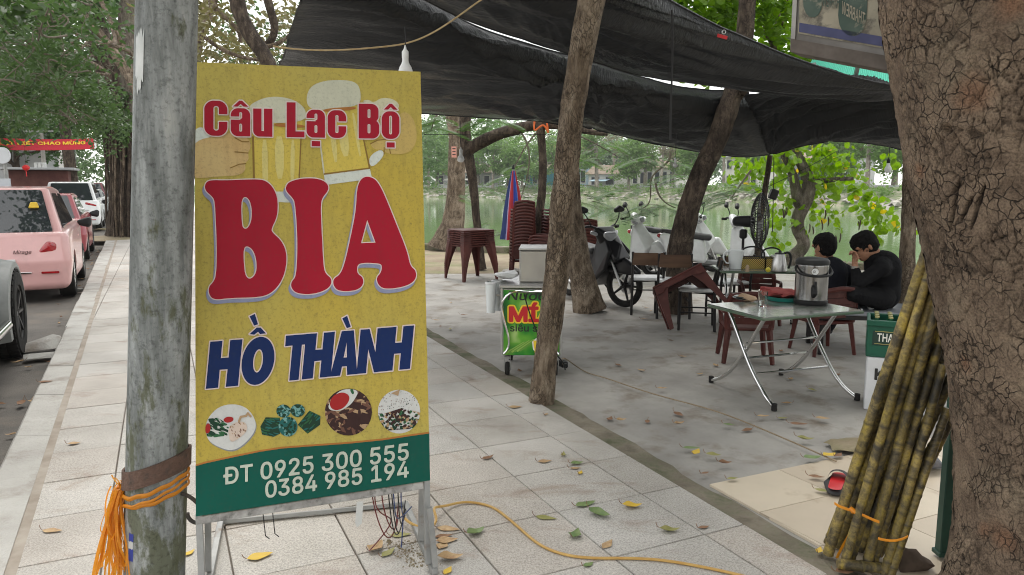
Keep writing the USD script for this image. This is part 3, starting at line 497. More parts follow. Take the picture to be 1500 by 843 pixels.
# ------------------------------------------------------------------ concrete lamp post with band, ribbon, hook
PB = G(226, 868); PT_ = D(245, 0, PB[1] + .0); ax = unit(PT_ - PB); PX = np.array([1.0, 0, 0]); PY = unit(np.cross(ax, PX)); PX = np.cross(PY, ax); PRAD = .1085
POLEM = usdkit.material(stage, '/World/Looks/pole_concrete', {'g': ('geometry', {}), 'mp': ('mapping', {'scale': (9, 9, 1.6)}), 'n': ('noise_texture', {'scale': 1.3, 'detail': 8.0, 'roughness': .68}), 'r': ('rgb_ramp', {'ramp': [(.3, (.06, .065, .058)), (.46, (.16, .17, .165)), (.58, (.28, .295, .29)), (.72, (.42, .42, .4))]}),
    'mp2': ('mapping', {'scale': (7, 7, 2.2)}), 'n2': ('noise_texture', {'scale': 1.0, 'detail': 7.0, 'roughness': .7}), 'r2': ('rgb_ramp', {'ramp': [(.57, (0, 0, 0)), (.63, (.8, .8, .8))]}), 'sz': ('separate_xyz', {}), 'zr': ('map_range', {'from_min': 0.2, 'from_max': 1.9, 'to_min': .09, 'to_max': .0}), 'ad': ('math', {'math_type': 'add'}),
    'm': ('mix_color', {'b': (.07, .075, .03)}), 'n3': ('noise_texture', {'scale': 55.0, 'detail': 6.0, 'roughness': .7}), 'r3': ('rgb_ramp', {'ramp': [(.32, (.45, .45, .45)), (.5, (1, 1, 1))]}), 'mm': ('mix_color', {'blend_type': 'multiply', 'fac': .9}), 'b': ('bump', {'strength': .6, 'distance': .004}), 'p': ('principled_bsdf', {'roughness': .85})},
    [('g.position', 'mp.vector'), ('mp.vector', 'n.vector'), ('n.fac', 'r.fac'), ('g.position', 'mp2.vector'), ('mp2.vector', 'n2.vector'), ('g.position', 'sz.vector'), ('sz.z', 'zr.value'), ('n2.fac', 'ad.value1'), ('zr.result', 'ad.value2'), ('ad.value', 'r2.fac'),
     ('r2.color', 'm.fac'), ('r.color', 'm.a'), ('g.position', 'n3.vector'), ('n3.fac', 'r3.fac'), ('m.result', 'mm.a'), ('r3.color', 'mm.b'), ('mm.result', 'p.base_color'), ('n3.fac', 'b.height'), ('b.normal', 'p.normal')], surface='p.BSDF')
pole = thing('lamp_post', 'weathered round grey concrete street pole with rusty band left of the yellow sign', 'pole')
def PP(th, s, dr=0.0):
    "point on the pole: th = 0 faces the street corner the picture was taken from, s metres up the axis"
    r = PRAD - .0045 * s + dr; return PB + ax * s + (PX * math.sin(th) - PY * (-math.cos(th)) * -1) * r
m = MB(); m.grid([[PP(t, s, .0016 * (meshkit.fbm([math.cos(t) * 3, math.sin(t) * 3, s * 2]) - .5) * 2) for s in np.linspace(-.05, 7.5, 90)] for t in np.linspace(0, 2 * PI, 49)]); add(pole, 'shaft', m, POLEM, True)
def ppatch(name, th0, th1, s0, s1, m_, dr=.0018, rag=.0, seed=0, tilt=0.0, thing_=None):
    rg = np.random.default_rng(seed); ts = np.linspace(th0, th1, 14); e = rg.uniform(-rag, rag, (14, 2)); P = np.array([[PP(t, s0 + e[i, 0] + tilt * (t - (th0 + th1) / 2) + (s1 - s0 + e[i, 1] - e[i, 0]) * q, dr) for q in (0, .5, 1)] for i, t in enumerate(ts)]); mm = MB().grid(P); return add(thing_ or pole, name, mm, m_, True)
RUST = mat('rusty_band', (.075, .04, .028), (.12, .07, .05), 14, rough=.85, c3=(.035, .028, .024), scale3=20, bump=.5, bscale=80)
P = []
for t in np.linspace(0, 2 * PI, 49):
    sz = .045 * math.sin(t); P.append([PP(t, s + sz, d) for s, d in ((.472, .003), (.472, .012), (.542, .012), (.542, .003))])
add(pole, 'steel_band', MB().grid(P), RUST, 35)
ppatch('torn_poster', -.72, -.3, 1.9, 2.06, mat('weathered_paper', (.42, .44, .43), (.55, .56, .55), 9, rough=.9), rag=.02, seed=4)
ppatch('torn_poster', -.6, -.38, 1.87, 1.92, _mats['weathered_paper'], rag=.015, seed=5)
ppatch('sticker', -.5, -.3, .255, .285, mat('sticker_blue', (.02, .04, .25), rough=.5), rag=.003); ppatch('sticker', -.5, -.3, .178, .225, _mats['sticker_blue'], rag=.003, seed=2); ppatch('sticker', -.52, -.31, .226, .254, _mats['weathered_paper'], rag=.003, seed=3); ppatch('sticker', -1.5, -1.25, .28, .33, _mats['sticker_blue'], seed=6)
for sgn, pts in ((1, [(0.0, .42), (.03, .41), (.075, .37), (.09, .335), (.07, .31), (.04, .315), (.025, .345)]),):
    q = [PP(1.35, s, 0) + PX * x for x, s in pts]; add(pole, 'iron_hook', MB().tube(spline(q, 5), .0075, 8), mat('dark_iron', (.03, .026, .022), (.06, .045, .035), 20, rough=.7))
ORIB = usdkit.material(stage, '/World/Looks/orange_ribbon', {'g': ('geometry', {}), 'r': ('rgb_ramp', {'ramp': [(0, (.75, .27, .015)), (1, (.85, .42, .06))]}), 'p': ('principled_bsdf', {'roughness': .38}), 't': ('translucent_bsdf', {'color': (.8, .4, .04)}), 'm': ('mix_closure', {'fac': .3})}, [('g.random_per_island', 'r.fac'), ('r.color', 'p.base_color'), ('p.BSDF', 'm.closure1'), ('t.BSDF', 'm.closure2')], surface='m.closure')
rb = thing('plastic_ribbon', 'frayed orange plastic ribbon tied round the concrete pole below its rusty band', 'ribbon')
rg = np.random.default_rng(3)
for s0, w, amp in ((.44, .018, .045), (.40, .016, .035), (.415, .012, .05)):
    P = [[PP(t, s0 + amp * math.sin(t - .25) + q * w + .003 * math.sin(9 * t + s0 * 50), .003 + .006 * (q == .5) + .002 * math.sin(5 * t)) for q in (0, .5, 1)] for t in np.linspace(0, 2 * PI, 49)]; add(rb, 'loop', MB().grid(P), ORIB, True)
kn = PP(-1.2, .425, .012); m = MB()
for k in range(26):
    a = rg.uniform(0, 2 * PI); pts = [kn + rg.normal(0, .008, 3) for _ in range(4)]; m.tube(spline(pts, 4), rg.uniform(.002, .005), 5)
add(rb, 'knot', m, ORIB)
m = MB()
for k in range(46):
    L = rg.uniform(.16, .42); dx = rg.uniform(-.13, .05) * (L / .4); p0 = kn + rg.normal(0, .012, 3); w = rg.uniform(.0015, .006)
    p = spline([p0, p0 + np.array([dx * .25 - .01, -.02 + rg.uniform(-.02, .02), -L * .3]), p0 + np.array([dx * .7, -.03 + rg.uniform(-.03, .02), -L * .7]), p0 + np.array([dx, -.03 + rg.uniform(-.05, .04), -L])], 4)
    tw = rg.uniform(0, PI); side = np.array([math.cos(tw), math.sin(tw), 0]) * w; m.grid(np.stack([p - side, p + side], 1))
for k in range(5):
    p0 = kn + np.array([0, 0, .01]); p = spline([p0, p0 + np.array([-.015 + .01 * k, -.01, .03]), p0 + np.array([-.02 + .01 * k, -.02, .055 - .01 * k])], 4); m.grid(np.stack([p - [.003, 0, 0], p + [.003, 0, 0]], 1))
add(rb, 'strands', m, ORIB, True, kind='stuff')
# ------------------------------------------------------------------ trunks near the camera, tarps, sugar cane
def barkmat(name, dark, mid, light, sc=1.0, streak=6.0, moss=None, crack=False):
    if name in _mats: return _mats[name]
    N = {'g': ('geometry', {}), 'mp': ('mapping', {'scale': (streak, streak, 1.0)}), 'n': ('noise_texture', {'scale': 5.0 * sc, 'detail': 8.0, 'roughness': .68, 'distortion': .5}), 'r': ('rgb_ramp', {'ramp': [(.3, dark), (.48, mid), (.68, light)]}),
         'n2': ('noise_texture', {'scale': 3.0 * sc, 'detail': 6.0, 'roughness': .65}), 'r2': ('rgb_ramp', {'ramp': [(.54, (0, 0, 0)), (.7, (.8, .8, .8))]}), 'm': ('mix_color', {'b': moss or tuple(x * 1.25 for x in light)}),
         'n3': ('noise_texture', {'scale': 38.0 * sc, 'detail': 6.0, 'roughness': .7}), 'ad': ('math', {'math_type': 'add'}), 'b': ('bump', {'strength': .9, 'distance': .012}), 'p': ('principled_bsdf', {'roughness': .9, 'specular_ior_level': .25})}
    L = [('g.position', 'mp.vector'), ('mp.vector', 'n.vector'), ('n.fac', 'r.fac'), ('g.position', 'n2.vector'), ('n2.fac', 'r2.fac'), ('r2.color', 'm.fac'), ('r.color', 'm.a'), ('g.position', 'n3.vector'), ('n.fac', 'ad.value1'), ('n3.fac', 'ad.value2'), ('ad.value', 'b.height'), ('b.normal', 'p.normal')]
    out = 'm.result'
    if crack:
        N.update({'a': ('attribute', {'attribute': 'crack'}), 'mc': ('mix_color', {'b': (.022, .016, .012)}), 'a2': ('attribute', {'attribute': 'scar'}), 'ms': ('mix_color', {'b': (.23, .125, .075)}), 'n4': ('noise_texture', {'scale': 150.0, 'detail': 4.0, 'roughness': .7}), 'r4': ('rgb_ramp', {'ramp': [(.35, (.55, .55, .55)), (.6, (1.1, 1.1, 1.1))]}), 'mm': ('mix_color', {'blend_type': 'multiply', 'fac': 1.0})})
        L += [('a.fac', 'mc.fac'), ('a2.fac', 'ms.fac'), ('m.result', 'ms.a'), ('ms.result', 'mm.a'), ('g.position', 'n4.vector'), ('n4.fac', 'r4.fac'), ('r4.color', 'mm.b'), ('mm.result', 'mc.a'), ('n4.fac', 'ad2.value1'), ('ad.value', 'ad2.value2'), ('ad2.value', 'b2.height'), ('b2.normal', 'p.normal')]; N.update({'wn': ('noise_texture', {'scale': 9.0, 'detail': 3.0}), 'wv': ('vector_math', {'math_type': 'multiply_add', 'vector2': (.09, .09, .09)}), 'vo': ('voronoi_texture', {'feature': 'distance_to_edge', 'scale': 26.0}), 'vr': ('rgb_ramp', {'ramp': [(.012, (1, 1, 1)), (.05, (0, 0, 0))]}), 'mn': ('noise_texture', {'scale': 7.0, 'detail': 4.0}), 'mr': ('rgb_ramp', {'ramp': [(.44, (0, 0, 0)), (.56, (.9, .9, .9))]}), 'vm': ('mix_color', {'blend_type': 'multiply', 'fac': 1.0}), 'vc': ('mix_color', {'b': (.03, .022, .016)}), 'vb': ('math', {'math_type': 'multiply', 'value2': -1.6}), 'vad': ('math', {'math_type': 'add'}), 'vs': ('mapping', {'scale': (1.25, 1.25, .8)})})
        L += [('g.position', 'wn.vector'), ('wn.color', 'wv.vector1'), ('g.position', 'wv.vector3'), ('wv.vector', 'vs.vector'), ('vs.vector', 'vo.vector'), ('vo.distance', 'vr.fac'), ('g.position', 'mn.vector'), ('mn.fac', 'mr.fac'), ('vr.color', 'vm.a'), ('mr.color', 'vm.b'), ('vm.result', 'vc.fac'), ('mc.result', 'vc.a'), ('vm.result', 'vb.value1'), ('vb.value', 'vad.value1'), ('ad2.value', 'vad.value2')]; L.remove(('ad2.value', 'b2.height')); L.append(('vad.value', 'b2.height')); out = 'vc.result'
        N['ad2'] = ('math', {'math_type': 'add'}); N['b2'] = ('bump', {'strength': .9, 'distance': .009}); L.remove(('b.normal', 'p.normal'))
    else:
        N.update({'wn': ('noise_texture', {'scale': 7.0, 'detail': 4.0}), 'wv': ('vector_math', {'math_type': 'multiply_add', 'vector2': (.12, .12, .12)}), 'vs': ('mapping', {'scale': (1.0, 1.0, .3)}), 'vo': ('voronoi_texture', {'feature': 'distance_to_edge', 'scale': 58.0 * sc}), 'vr': ('rgb_ramp', {'ramp': [(.02, (.75, .75, .75)), (.09, (0, 0, 0))]}), 'mn': ('noise_texture', {'scale': 5.0, 'detail': 4.0}), 'mr': ('rgb_ramp', {'ramp': [(.36, (.15, .15, .15)), (.54, (.9, .9, .9))]}), 'vm': ('mix_color', {'blend_type': 'multiply', 'fac': 1.0}), 'vc': ('mix_color', {'b': tuple(x * .8 for x in dark)}), 'vb': ('math', {'math_type': 'multiply', 'value2': -1.3}), 'vad': ('math', {'math_type': 'add'})})
        L += [('g.position', 'wn.vector'), ('wn.color', 'wv.vector1'), ('g.position', 'wv.vector3'), ('wv.vector', 'vs.vector'), ('vs.vector', 'vo.vector'), ('vo.distance', 'vr.fac'), ('g.position', 'mn.vector'), ('mn.fac', 'mr.fac'), ('vr.color', 'vm.a'), ('mr.color', 'vm.b'), ('vm.result', 'vc.fac'), ('m.result', 'vc.a'), ('vm.result', 'vb.value1'), ('vb.value', 'vad.value1'), ('ad.value', 'vad.value2')]; L.remove(('ad.value', 'b.height')); L.append(('vad.value', 'b.height')); out = 'vc.result'
    L.append((out, 'p.base_color'))
    m = usdkit.material(stage, '/World/Looks/' + name, N, L, surface='p.BSDF'); _mats[name] = m; return m
BARK = barkmat('bark_brown', (.035, .026, .019), (.15, .112, .078), (.3, .245, .185), 1.0, 3.0)
BARKD = barkmat('bark_dark', (.016, .012, .009), (.06, .044, .033), (.14, .108, .08), 1.0, 3.0)
BARKG = barkmat('bark_grey', (.05, .042, .032), (.13, .11, .088), (.24, .21, .18), 1.0, 2.5, moss=(.12, .12, .07))
def trunkmesh(ctrl, n=26, seg=9, knob=.05, ridge=.05, seed=0, flare=0.0):
    "a tapering trunk through (point, radius) pairs with lengthwise ridges and bumps"
    p = spline([c[0] for c in ctrl], seg); r = np.interp(np.linspace(0, len(ctrl) - 1, len(p)), range(len(ctrl)), [c[1] for c in ctrl])
    t = np.gradient(p, axis=0); x, y = frame_of(t[0]); rows = []; a = np.linspace(0, 2 * PI, n + 1)
    s = np.r_[0, np.cumsum(np.linalg.norm(np.diff(p, axis=0), axis=1))]
    for i in range(len(p)):
        ti = unit(t[i]); x = unit(x - ti * (x @ ti)); y = np.cross(ti, x); ca, sa = np.cos(a), np.sin(a)
        q = np.column_stack([ca * 2.2, sa * 2.2, np.full(n + 1, s[i] * 1.3 / max(r[i] * 4, .2))])
        d = 1 + knob * 2 * (meshkit.fbm(q * 1.0 + seed * 7.7, 3) - .5) * 2 + ridge * 2 * (meshkit.fbm(q * [3.5, 3.5, 1.2] + seed * 3.1, 3) - .5) * 2
        if flare: d = d * (1 + flare * math.exp(-s[i] / (r[0] * 2.2)) * (1 + .35 * np.cos(3 * a + seed)))
        rows.append(p[i] + (ca * d * r[i])[:, None] * x + (sa * d * r[i])[:, None] * y)
    P = np.array(rows); m = MB().grid(P.transpose(1, 0, 2)); m.raw(np.vstack([P[-1], p[-1:]]), [[k, (k + 1), n + 1] for k in range(n)]); return m
def ptrunk(pts, d, d1=None, base0=True):
    "control list from surveyed (u, v, width) at a distance"
    d1 = d if d1 is None else d1; k = len(pts); out = []
    for i, (u, v, w) in enumerate(pts):
        dd = d + (d1 - d) * i / (k - 1); out.append((D(u, v, dd), w / 2 / FPX * dd * .94))
    return out
def tree(label, name, ctrl, m, cat='tree', part='trunk', branches=(), group=None, **kw):
    t = thing(name, label, cat, group); add(t, part, trunkmesh(ctrl, **kw), m, True)
    for b in branches: add(t, 'branch', trunkmesh(b, n=12, seg=6, seed=len(b)), m, True)
    return t
d1 = G(795, 587)[1]
tree('thin brown trunk standing right in front of the green juice cart', 'tree', ptrunk([(793, 592, 38), (803, 500, 35), (816, 400, 38), (825, 300, 39), (834, 200, 36), (848, 100, 36), (866, 0, 40), (886, -110, 40), (900, -260, 38)], d1, d1 - .3), BARK, n=48, seg=14, knob=.07, ridge=.07, seed=1, flare=.12)
d2 = G(858, 454)[1]
tree('short trunk rising beside the black motorbike, behind the front trunk', 'tree', ptrunk([(862, 456, 42), (853, 410, 33), (845, 360, 31), (838, 310, 28), (834, 200, 26), (834, 70, 26), (836, -10, 24)], d2), BARK, n=32, seg=8, seed=2, flare=.3)
tree('slim dark trunk with an orange tie under the tarp edge', 'tree', ptrunk([(783, 396, 15), (788, 330, 13), (794, 280, 13), (795, 235, 12), (791, 175, 13), (789, 120, 12)], 13.2), BARKD, n=16, seed=3)
d4 = G(660, 364)[1]
tree('thick lakeside trunk with spreading roots and a paper notice on it', 'tree', ptrunk([(656, 366, 46), (664, 330, 30), (668, 290, 26), (669, 240, 25), (668, 200, 24), (660, 168, 18), (652, 130, 16)], d4), BARK, n=26, seed=4, flare=.35,
     branches=[[(D(668, 205, d4), .19), (D(676, 175, d4), .15), (D(690, 140, d4), .12)]])
d5 = G(705, 393)[1]
tree('slender leaning trunk with a long level branch, beside the thick lakeside trunk', 'tree', ptrunk([(706, 395, 13), (701, 350, 12), (696, 300, 12), (690, 250, 14), (683, 215, 18), (682, 165, 18), (690, 120, 16)], d5), BARKD, n=18, seed=5, flare=.2,
     branches=[[(D(684, 222, d5), .12), (D(705, 208, d5 - .1), .115), (D(740, 194, d5 - .3), .1), (D(775, 185, d5 - .5), .095), (D(810, 182, d5 - .8), .085), (D(850, 190, d5 - 1), .06), (D(890, 196, d5 - 1.2), .035)]])
d6 = G(992, 455)[1]
tree('dark leaning trunk in the middle of the terrace, reaching up past the tarps', 'tree', ptrunk([(990, 458, 44), (994, 400, 37), (999, 350, 34), (1011, 300, 32), (1032, 245, 31), (1056, 190, 30), (1074, 135, 27), (1088, 70, 25), (1095, 0, 25), (1100, -90, 24)], d6), BARKD, n=40, seg=10, knob=.06, ridge=.07, seed=6, flare=.15,
     branches=[[(D(1066, 160, d6), .07), (D(1082, 140, d6), .06), (D(1094, 128, d6 - .2), .05)]])
tree('thin crooked pole trunk holding up the tarp corner behind the fan', 'tree', ptrunk([(1106, 425, 12), (1111, 365, 12), (1116, 310, 10), (1122, 270, 9), (1128, 228, 8)], 10.2), BARKD, n=12, seed=7)
VT = 14.2
tree('twisted grey tree trunk hung with bright yellow-green leaves at the water', 'tree', ptrunk([(1150, 392, 24), (1163, 376, 21), (1177, 358, 19), (1169, 335, 19), (1172, 312, 20), (1181, 292, 22), (1184, 268, 17), (1172, 236, 14), (1166, 205, 10)], VT), BARKG, n=22, seed=8,
     branches=[[(D(1175, 305, VT), .12), (D(1166, 280, VT), .1), (D(1161, 256, VT), .085), (D(1152, 236, VT), .06), (D(1140, 215, VT), .04)], [(D(1183, 270, VT), .07), (D(1215, 264, VT - .1), .05), (D(1250, 262, VT - .2), .035)]])
tree('brown trunk half hidden behind the big foreground tree, beside the seated man in black', 'tree', ptrunk([(1330, 445, 30), (1329, 380, 22), (1331, 320, 20), (1333, 260, 22), (1335, 180, 22), (1340, 60, 22)], 7.4), BARK, n=24, seed=9, flare=.2)

# the big foreground tree: cracked bark in real relief
BT = 2.36; R0 = .37
edge = [(1282, -60), (1284, 0), (1302, 100), (1320, 200), (1337, 300), (1358, 400), (1378, 500), (1394, 600), (1402, 700), (1404, 800), (1398, 900), (1380, 980)]
ez = np.array([D(u, v, BT) for u, v in edge]); cz = ez + np.array([R0 * 1.0 + .075, .05, 0]); o_ = np.argsort(ez[:, 2]); zz = ez[o_, 2]; cxs = cz[o_, 0]
zs = np.r_[np.linspace(-.06, 2.5, 430), np.linspace(2.52, 6, 40)]
th = np.concatenate([np.linspace(-PI * 1.12, .12 * PI, 430), np.linspace(.13 * PI, .88 * PI, 60)])
cxz = np.interp(zs, zz, cxs); cxz[zs > zz[-1]] = cxs[-1] + (zs[zs > zz[-1]] - zz[-1]) * -.12
TH, Z = np.meshgrid(th, zs, indexing='ij'); U = TH * R0; q3 = np.stack([np.cos(TH) * R0, np.sin(TH) * R0, Z], -1)
low = 1 + .09 * (meshkit.fbm(q3 * [2.6, 2.6, 1.1] + 3, 3) - .5) + .25 * np.exp(-np.maximum(Z, 0) / .12) * (1 + .4 * np.cos(4 * TH))
wob = .035 * (meshkit.fbm(q3 * 9 + 40, 3)[..., None] - .5) * [1, 1, 1]; wob[..., 1] = .05 * (meshkit.fbm(q3 * 11 + 80, 3) - .5)
from scipy.spatial import cKDTree
rg = np.random.default_rng(12); cells_ = np.column_stack([rg.uniform(-1.4, 1.3, 11000), rg.uniform(-.2, 6.2, 11000)]) * [1, 1]; cells_[:, 1] *= 1.0
uvp = np.column_stack([(U + wob[..., 0]).ravel() * 1.25, (Z + wob[..., 1]).ravel()])
dd_, _ = cKDTree(cells_ * [1.25, 1]).query(uvp, k=2); e_ = (dd_[:, 1] - dd_[:, 0]).reshape(U.shape)
mask = np.clip((meshkit.fbm(q3 * 6 + 11, 3) - .45) * 6, 0, .8); crack = np.clip(1 - e_ / (.0022 + .003 * mask), 0, 1) * mask
c2 = cKDTree(cells_ * [.4, .55] + [.3, .2]); d2_, _ = c2.query(np.column_stack([(U * .9 + wob[..., 1]).ravel() * .9, (Z + wob[..., 0]).ravel() * .55]) % [1, 2.2], k=2)
e2 = (d2_[:, 1] - d2_[:, 0]).reshape(U.shape); m2 = np.clip((meshkit.fbm(q3 * 5 + 61, 3) - .55) * 7, 0, 1); crack = np.maximum(crack, .7 * np.clip(1 - e2 / .006, 0, 1) * m2)
disp = -.008 * crack + .004 * (meshkit.fbm(q3 * 22, 4) - .5) + .006 * (meshkit.fbm(q3 * [60, 60, 24], 4) - .5) + .004 * np.clip(e_ / .03, 0, 1)
X = cxz[None] + np.cos(TH) * R0 * low; Y = BT + .05 + np.sin(TH) * R0 * low
Pm = np.stack([X, Y, Z], -1); scar = np.zeros(U.shape)
def onbark(u, v):
    r = ray(u, v); i = np.argmin(np.linalg.norm(np.cross(Pm[:430, :430].reshape(-1, 3) - _c, r), axis=1) / np.linalg.norm(r)); return Pm[:430, :430].reshape(-1, 3)[i]
for (u0, v0, u1, v1, w) in ((1345, 335, 1378, 300, .011), (1378, 300, 1412, 268, .006), (1392, 335, 1405, 262, .012), (1408, 322, 1425, 290, .011), (1422, 335, 1443, 270, .011), (1375, 395, 1420, 352, .008), (1405, 460, 1475, 438, .006), (1425, 432, 1500, 418, .006), (1372, 512, 1398, 532, .006), (1376, 528, 1392, 545, .006), (1440, 358, 1495, 338, .005), (1330, 90, 1336, 60, .004)):
    a, b = onbark(u0, v0), onbark(u1, v1); t = np.clip(((Pm - a) @ (b - a)) / ((b - a) @ (b - a)), 0, 1); dist = np.linalg.norm(Pm - a - t[..., None] * (b - a) - 0, axis=-1) + .006 * (meshkit.fbm(q3 * 40, 2) - .5)
    g_ = np.clip(1.25 - dist / (w * .62 * (1.05 - (2 * t - 1) ** 2 * .8)), 0, 1); disp -= .012 * g_; crack = np.maximum(crack, g_)
for (u, v, r_) in ((1413, 532, .03), (1425, 140, .05), (1470, 790, .05), (1440, 780, .03), (1345, 250, .03), (1480, 10, .04)):
    dist = np.linalg.norm(Pm - onbark(u, v), axis=-1) + .05 * (meshkit.fbm(q3 * 14, 3) - .5); g_ = np.clip(1.4 - dist / r_, 0, 1); scar = np.maximum(scar, g_ * .8); disp -= .005 * np.clip(g_ * 2, 0, 1)
k_ = onbark(1390, 190); dist = np.linalg.norm(Pm - k_, axis=-1); disp += .012 * np.exp(-((dist - .022) / .009) ** 2) - .01 * np.exp(-(dist / .012) ** 2)
Pm = Pm + disp[..., None] * np.stack([np.cos(TH), np.sin(TH), np.zeros_like(TH)], -1)
BBIG = barkmat('bark_big', (.09, .062, .043), (.19, .138, .098), (.3, .225, .158), 1.0, 1.4, moss=(.235, .19, .135), crack=True)
bt = thing('tree', 'huge cracked brown tree trunk filling the right foreground', 'tree')
tr = MB().grid(Pm); pr = add(bt, 'trunk', tr, BBIG, True)
for nm, arr in (('crack', crack), ('scar', scar)): UsdGeom.PrimvarsAPI(pr).CreatePrimvar(nm, Sdf.ValueTypeNames.FloatArray, 'vertex').Set(Vt.FloatArray.FromNumpy(arr.ravel().astype(np.float32)))

# sugar cane leaning on the big tree
CANE = usdkit.material(stage, '/World/Looks/sugar_cane', {'g': ('geometry', {}), 'n': ('noise_texture', {'scale': 11.0, 'detail': 7.0, 'roughness': .65, 'distortion': .8}), 'r': ('rgb_ramp', {'ramp': [(.34, (.03, .026, .016)), (.44, (.14, .11, .055)), (.54, (.34, .255, .085)), (.68, (.52, .39, .06))]}),
    'n2': ('noise_texture', {'scale': 3.3, 'detail': 5.0}), 'r2': ('rgb_ramp', {'ramp': [(.42, (.5, .5, .45)), (.62, (1, 1, 1))]}), 'mm': ('mix_color', {'blend_type': 'multiply', 'fac': 1.0}), 'n3': ('noise_texture', {'scale': 90.0, 'detail': 4.0}), 'r3': ('rgb_ramp', {'ramp': [(.4, (.5, .5, .5)), (.55, (1, 1, 1))]}), 'm3': ('mix_color', {'blend_type': 'multiply', 'fac': .7}),
    'a': ('attribute', {'attribute': 'node'}), 'ma': ('mix_color', {'b': (.03, .025, .018)}), 'b': ('bump', {'strength': .4, 'distance': .003}), 'p': ('principled_bsdf', {'roughness': .5})},
    [('g.position', 'n.vector'), ('n.fac', 'r.fac'), ('g.position', 'n2.vector'), ('n2.fac', 'r2.fac'), ('r.color', 'mm.a'), ('r2.color', 'mm.b'), ('g.position', 'n3.vector'), ('n3.fac', 'r3.fac'), ('mm.result', 'm3.a'), ('r3.color', 'm3.b'), ('m3.result', 'ma.a'), ('a.fac', 'ma.fac'), ('ma.result', 'p.base_color'), ('n3.fac', 'b.height'), ('b.normal', 'p.normal')], surface='p.BSDF')
cb = thing('sugar_cane_bundle', 'bundle of mottled yellow sugar canes leaning against the big tree', 'sugar cane')
canes = [((1213, 812), (1345, 408), 0), ((1230, 822), (1353, 425), -.04), ((1245, 824), (1359, 452), 0), ((1263, 828), (1361, 487), -.03), ((1277, 831), (1368, 530), .0), ((1290, 836), (1371, 572), -.03), ((1304, 844), (1380, 622), .0),
         ((1238, 812), (1350, 470), .07), ((1256, 812), (1358, 520), .08), ((1270, 818), (1364, 560), .07), ((1288, 822), (1372, 600), .07), ((1300, 826), (1378, 640), .08), ((1222, 806), (1344, 440), .06), ((1234, 806), (1352, 470), .11), ((1250, 808), (1360, 500), .12), ((1266, 811), (1366, 545), .12), ((1282, 815), (1374, 590), .12), ((1296, 820), (1380, 630), .12)]
for k, (b, t, dd) in enumerate(canes):
    p0 = G(*b, .004) + np.array([0, dd * 1.0, 0]); p1 = D(*t, 2.78 + dd * .5); L = np.linalg.norm(p1 - p0); p1 = p0 + (p1 - p0) * (1.1 + .12 * rg.uniform()); L = np.linalg.norm(p1 - p0)
    nn = 110; s = np.linspace(0, L, nn); nodes = np.cumsum(rg.uniform(.085, .15, 40)) - .05; nodes = nodes[nodes < L]; dn = np.min(np.abs(s[:, None] - nodes[None]), 1); r_ = (.0205 + .0025 * rg.uniform(-1, 1)) * (1 - .12 * s / L)
    rr = r_ * (1 + .09 * np.exp(-(dn / .006) ** 2) - .05 * np.exp(-((dn - .015) / .008) ** 2)); bow = .008 * rg.uniform(-1, 1); bd = unit(rg.normal(size=3)); p = p0 + np.outer(s / L, p1 - p0) + np.outer(np.sin(PI * s / L) * bow, bd)
    m = MB().tube(p, rr, 14); pr = add(cb, 'cane', m, CANE, 50); 
    vs = np.array(pr.GetAttribute('points').Get()); si = np.clip(((vs - p0) @ (p1 - p0)) / L, 0, L); dv = np.min(np.abs(si[:, None] - nodes[None]), 1); a_n = np.clip(1.3 - dv / .006, 0, 1) * .85
    UsdGeom.PrimvarsAPI(pr).CreatePrimvar('node', Sdf.ValueTypeNames.FloatArray, 'vertex').Set(Vt.FloatArray.FromNumpy(a_n.astype(np.float32)))
yr = thing('plastic_ribbon', 'yellow-orange plastic ribbon knotted round the sugar cane bundle', 'ribbon')
def band(pts, w, th=.002):
    p = spline(pts, 6); return MB().grid(np.stack([p - [0, 0, w], p + [0, -.002, 0], p + [0, 0, w]], 1))
off_ = np.array([0, -.034, 0])
def F_(u, v): 
    "front of the cane row at a picture position"
    a, b = G(1213, 812), G(1304, 844); t = np.clip((u - 1222) / 85, -.2, 1.2); base = a * (1 - t) + b * t; return D(u, v, base[1] - .055)
add(yr, 'loop', band([F_(1222, 737), F_(1232, 743), F_(1247, 748), F_(1262, 754), F_(1275, 760), F_(1288, 765)], .006), ORIB, True)
add(yr, 'loop', band([F_(1286, 789), F_(1300, 792), F_(1318, 791), F_(1330, 786)], .0055), ORIB, True)
add(yr, 'tail', band([F_(1250, 749), F_(1248, 766), F_(1238, 785), F_(1226, 812), F_(1219, 826)], .0, .0) if False else MB().grid(np.stack([spline([F_(1253, 748), F_(1250, 768), F_(1240, 790), F_(1226, 818)], 6) - [.006, 0, 0], spline([F_(1253, 748), F_(1250, 768), F_(1240, 790), F_(1226, 818)], 6) + [.006, -.001, 0]], 1)), ORIB, True)
add(yr, 'knot', MB().tube([F_(1245, 744), F_(1250, 749), F_(1256, 752)], [.008, .012, .007], 8), ORIB)
# green post behind the canes
gp = G(1388, 850); gp[1] = 2.95; gp[0] = (1386 - 750) / FPX * 2.95 / .95
ps = thing('metal_post', 'dark green square metal post between the cane bundle and the big tree', 'post'); add(ps, 'shaft', MB().box((gp[0], gp[1], .35), (.045, .045, .7), bev=.004), mat('green_paint', (.012, .05, .035), (.02, .07, .05), 12, rough=.5), False); add(ps, 'foot_plate', MB().box((gp[0], gp[1], .01), (.06, .06, .02), bev=.003), _mats['green_paint'], False)

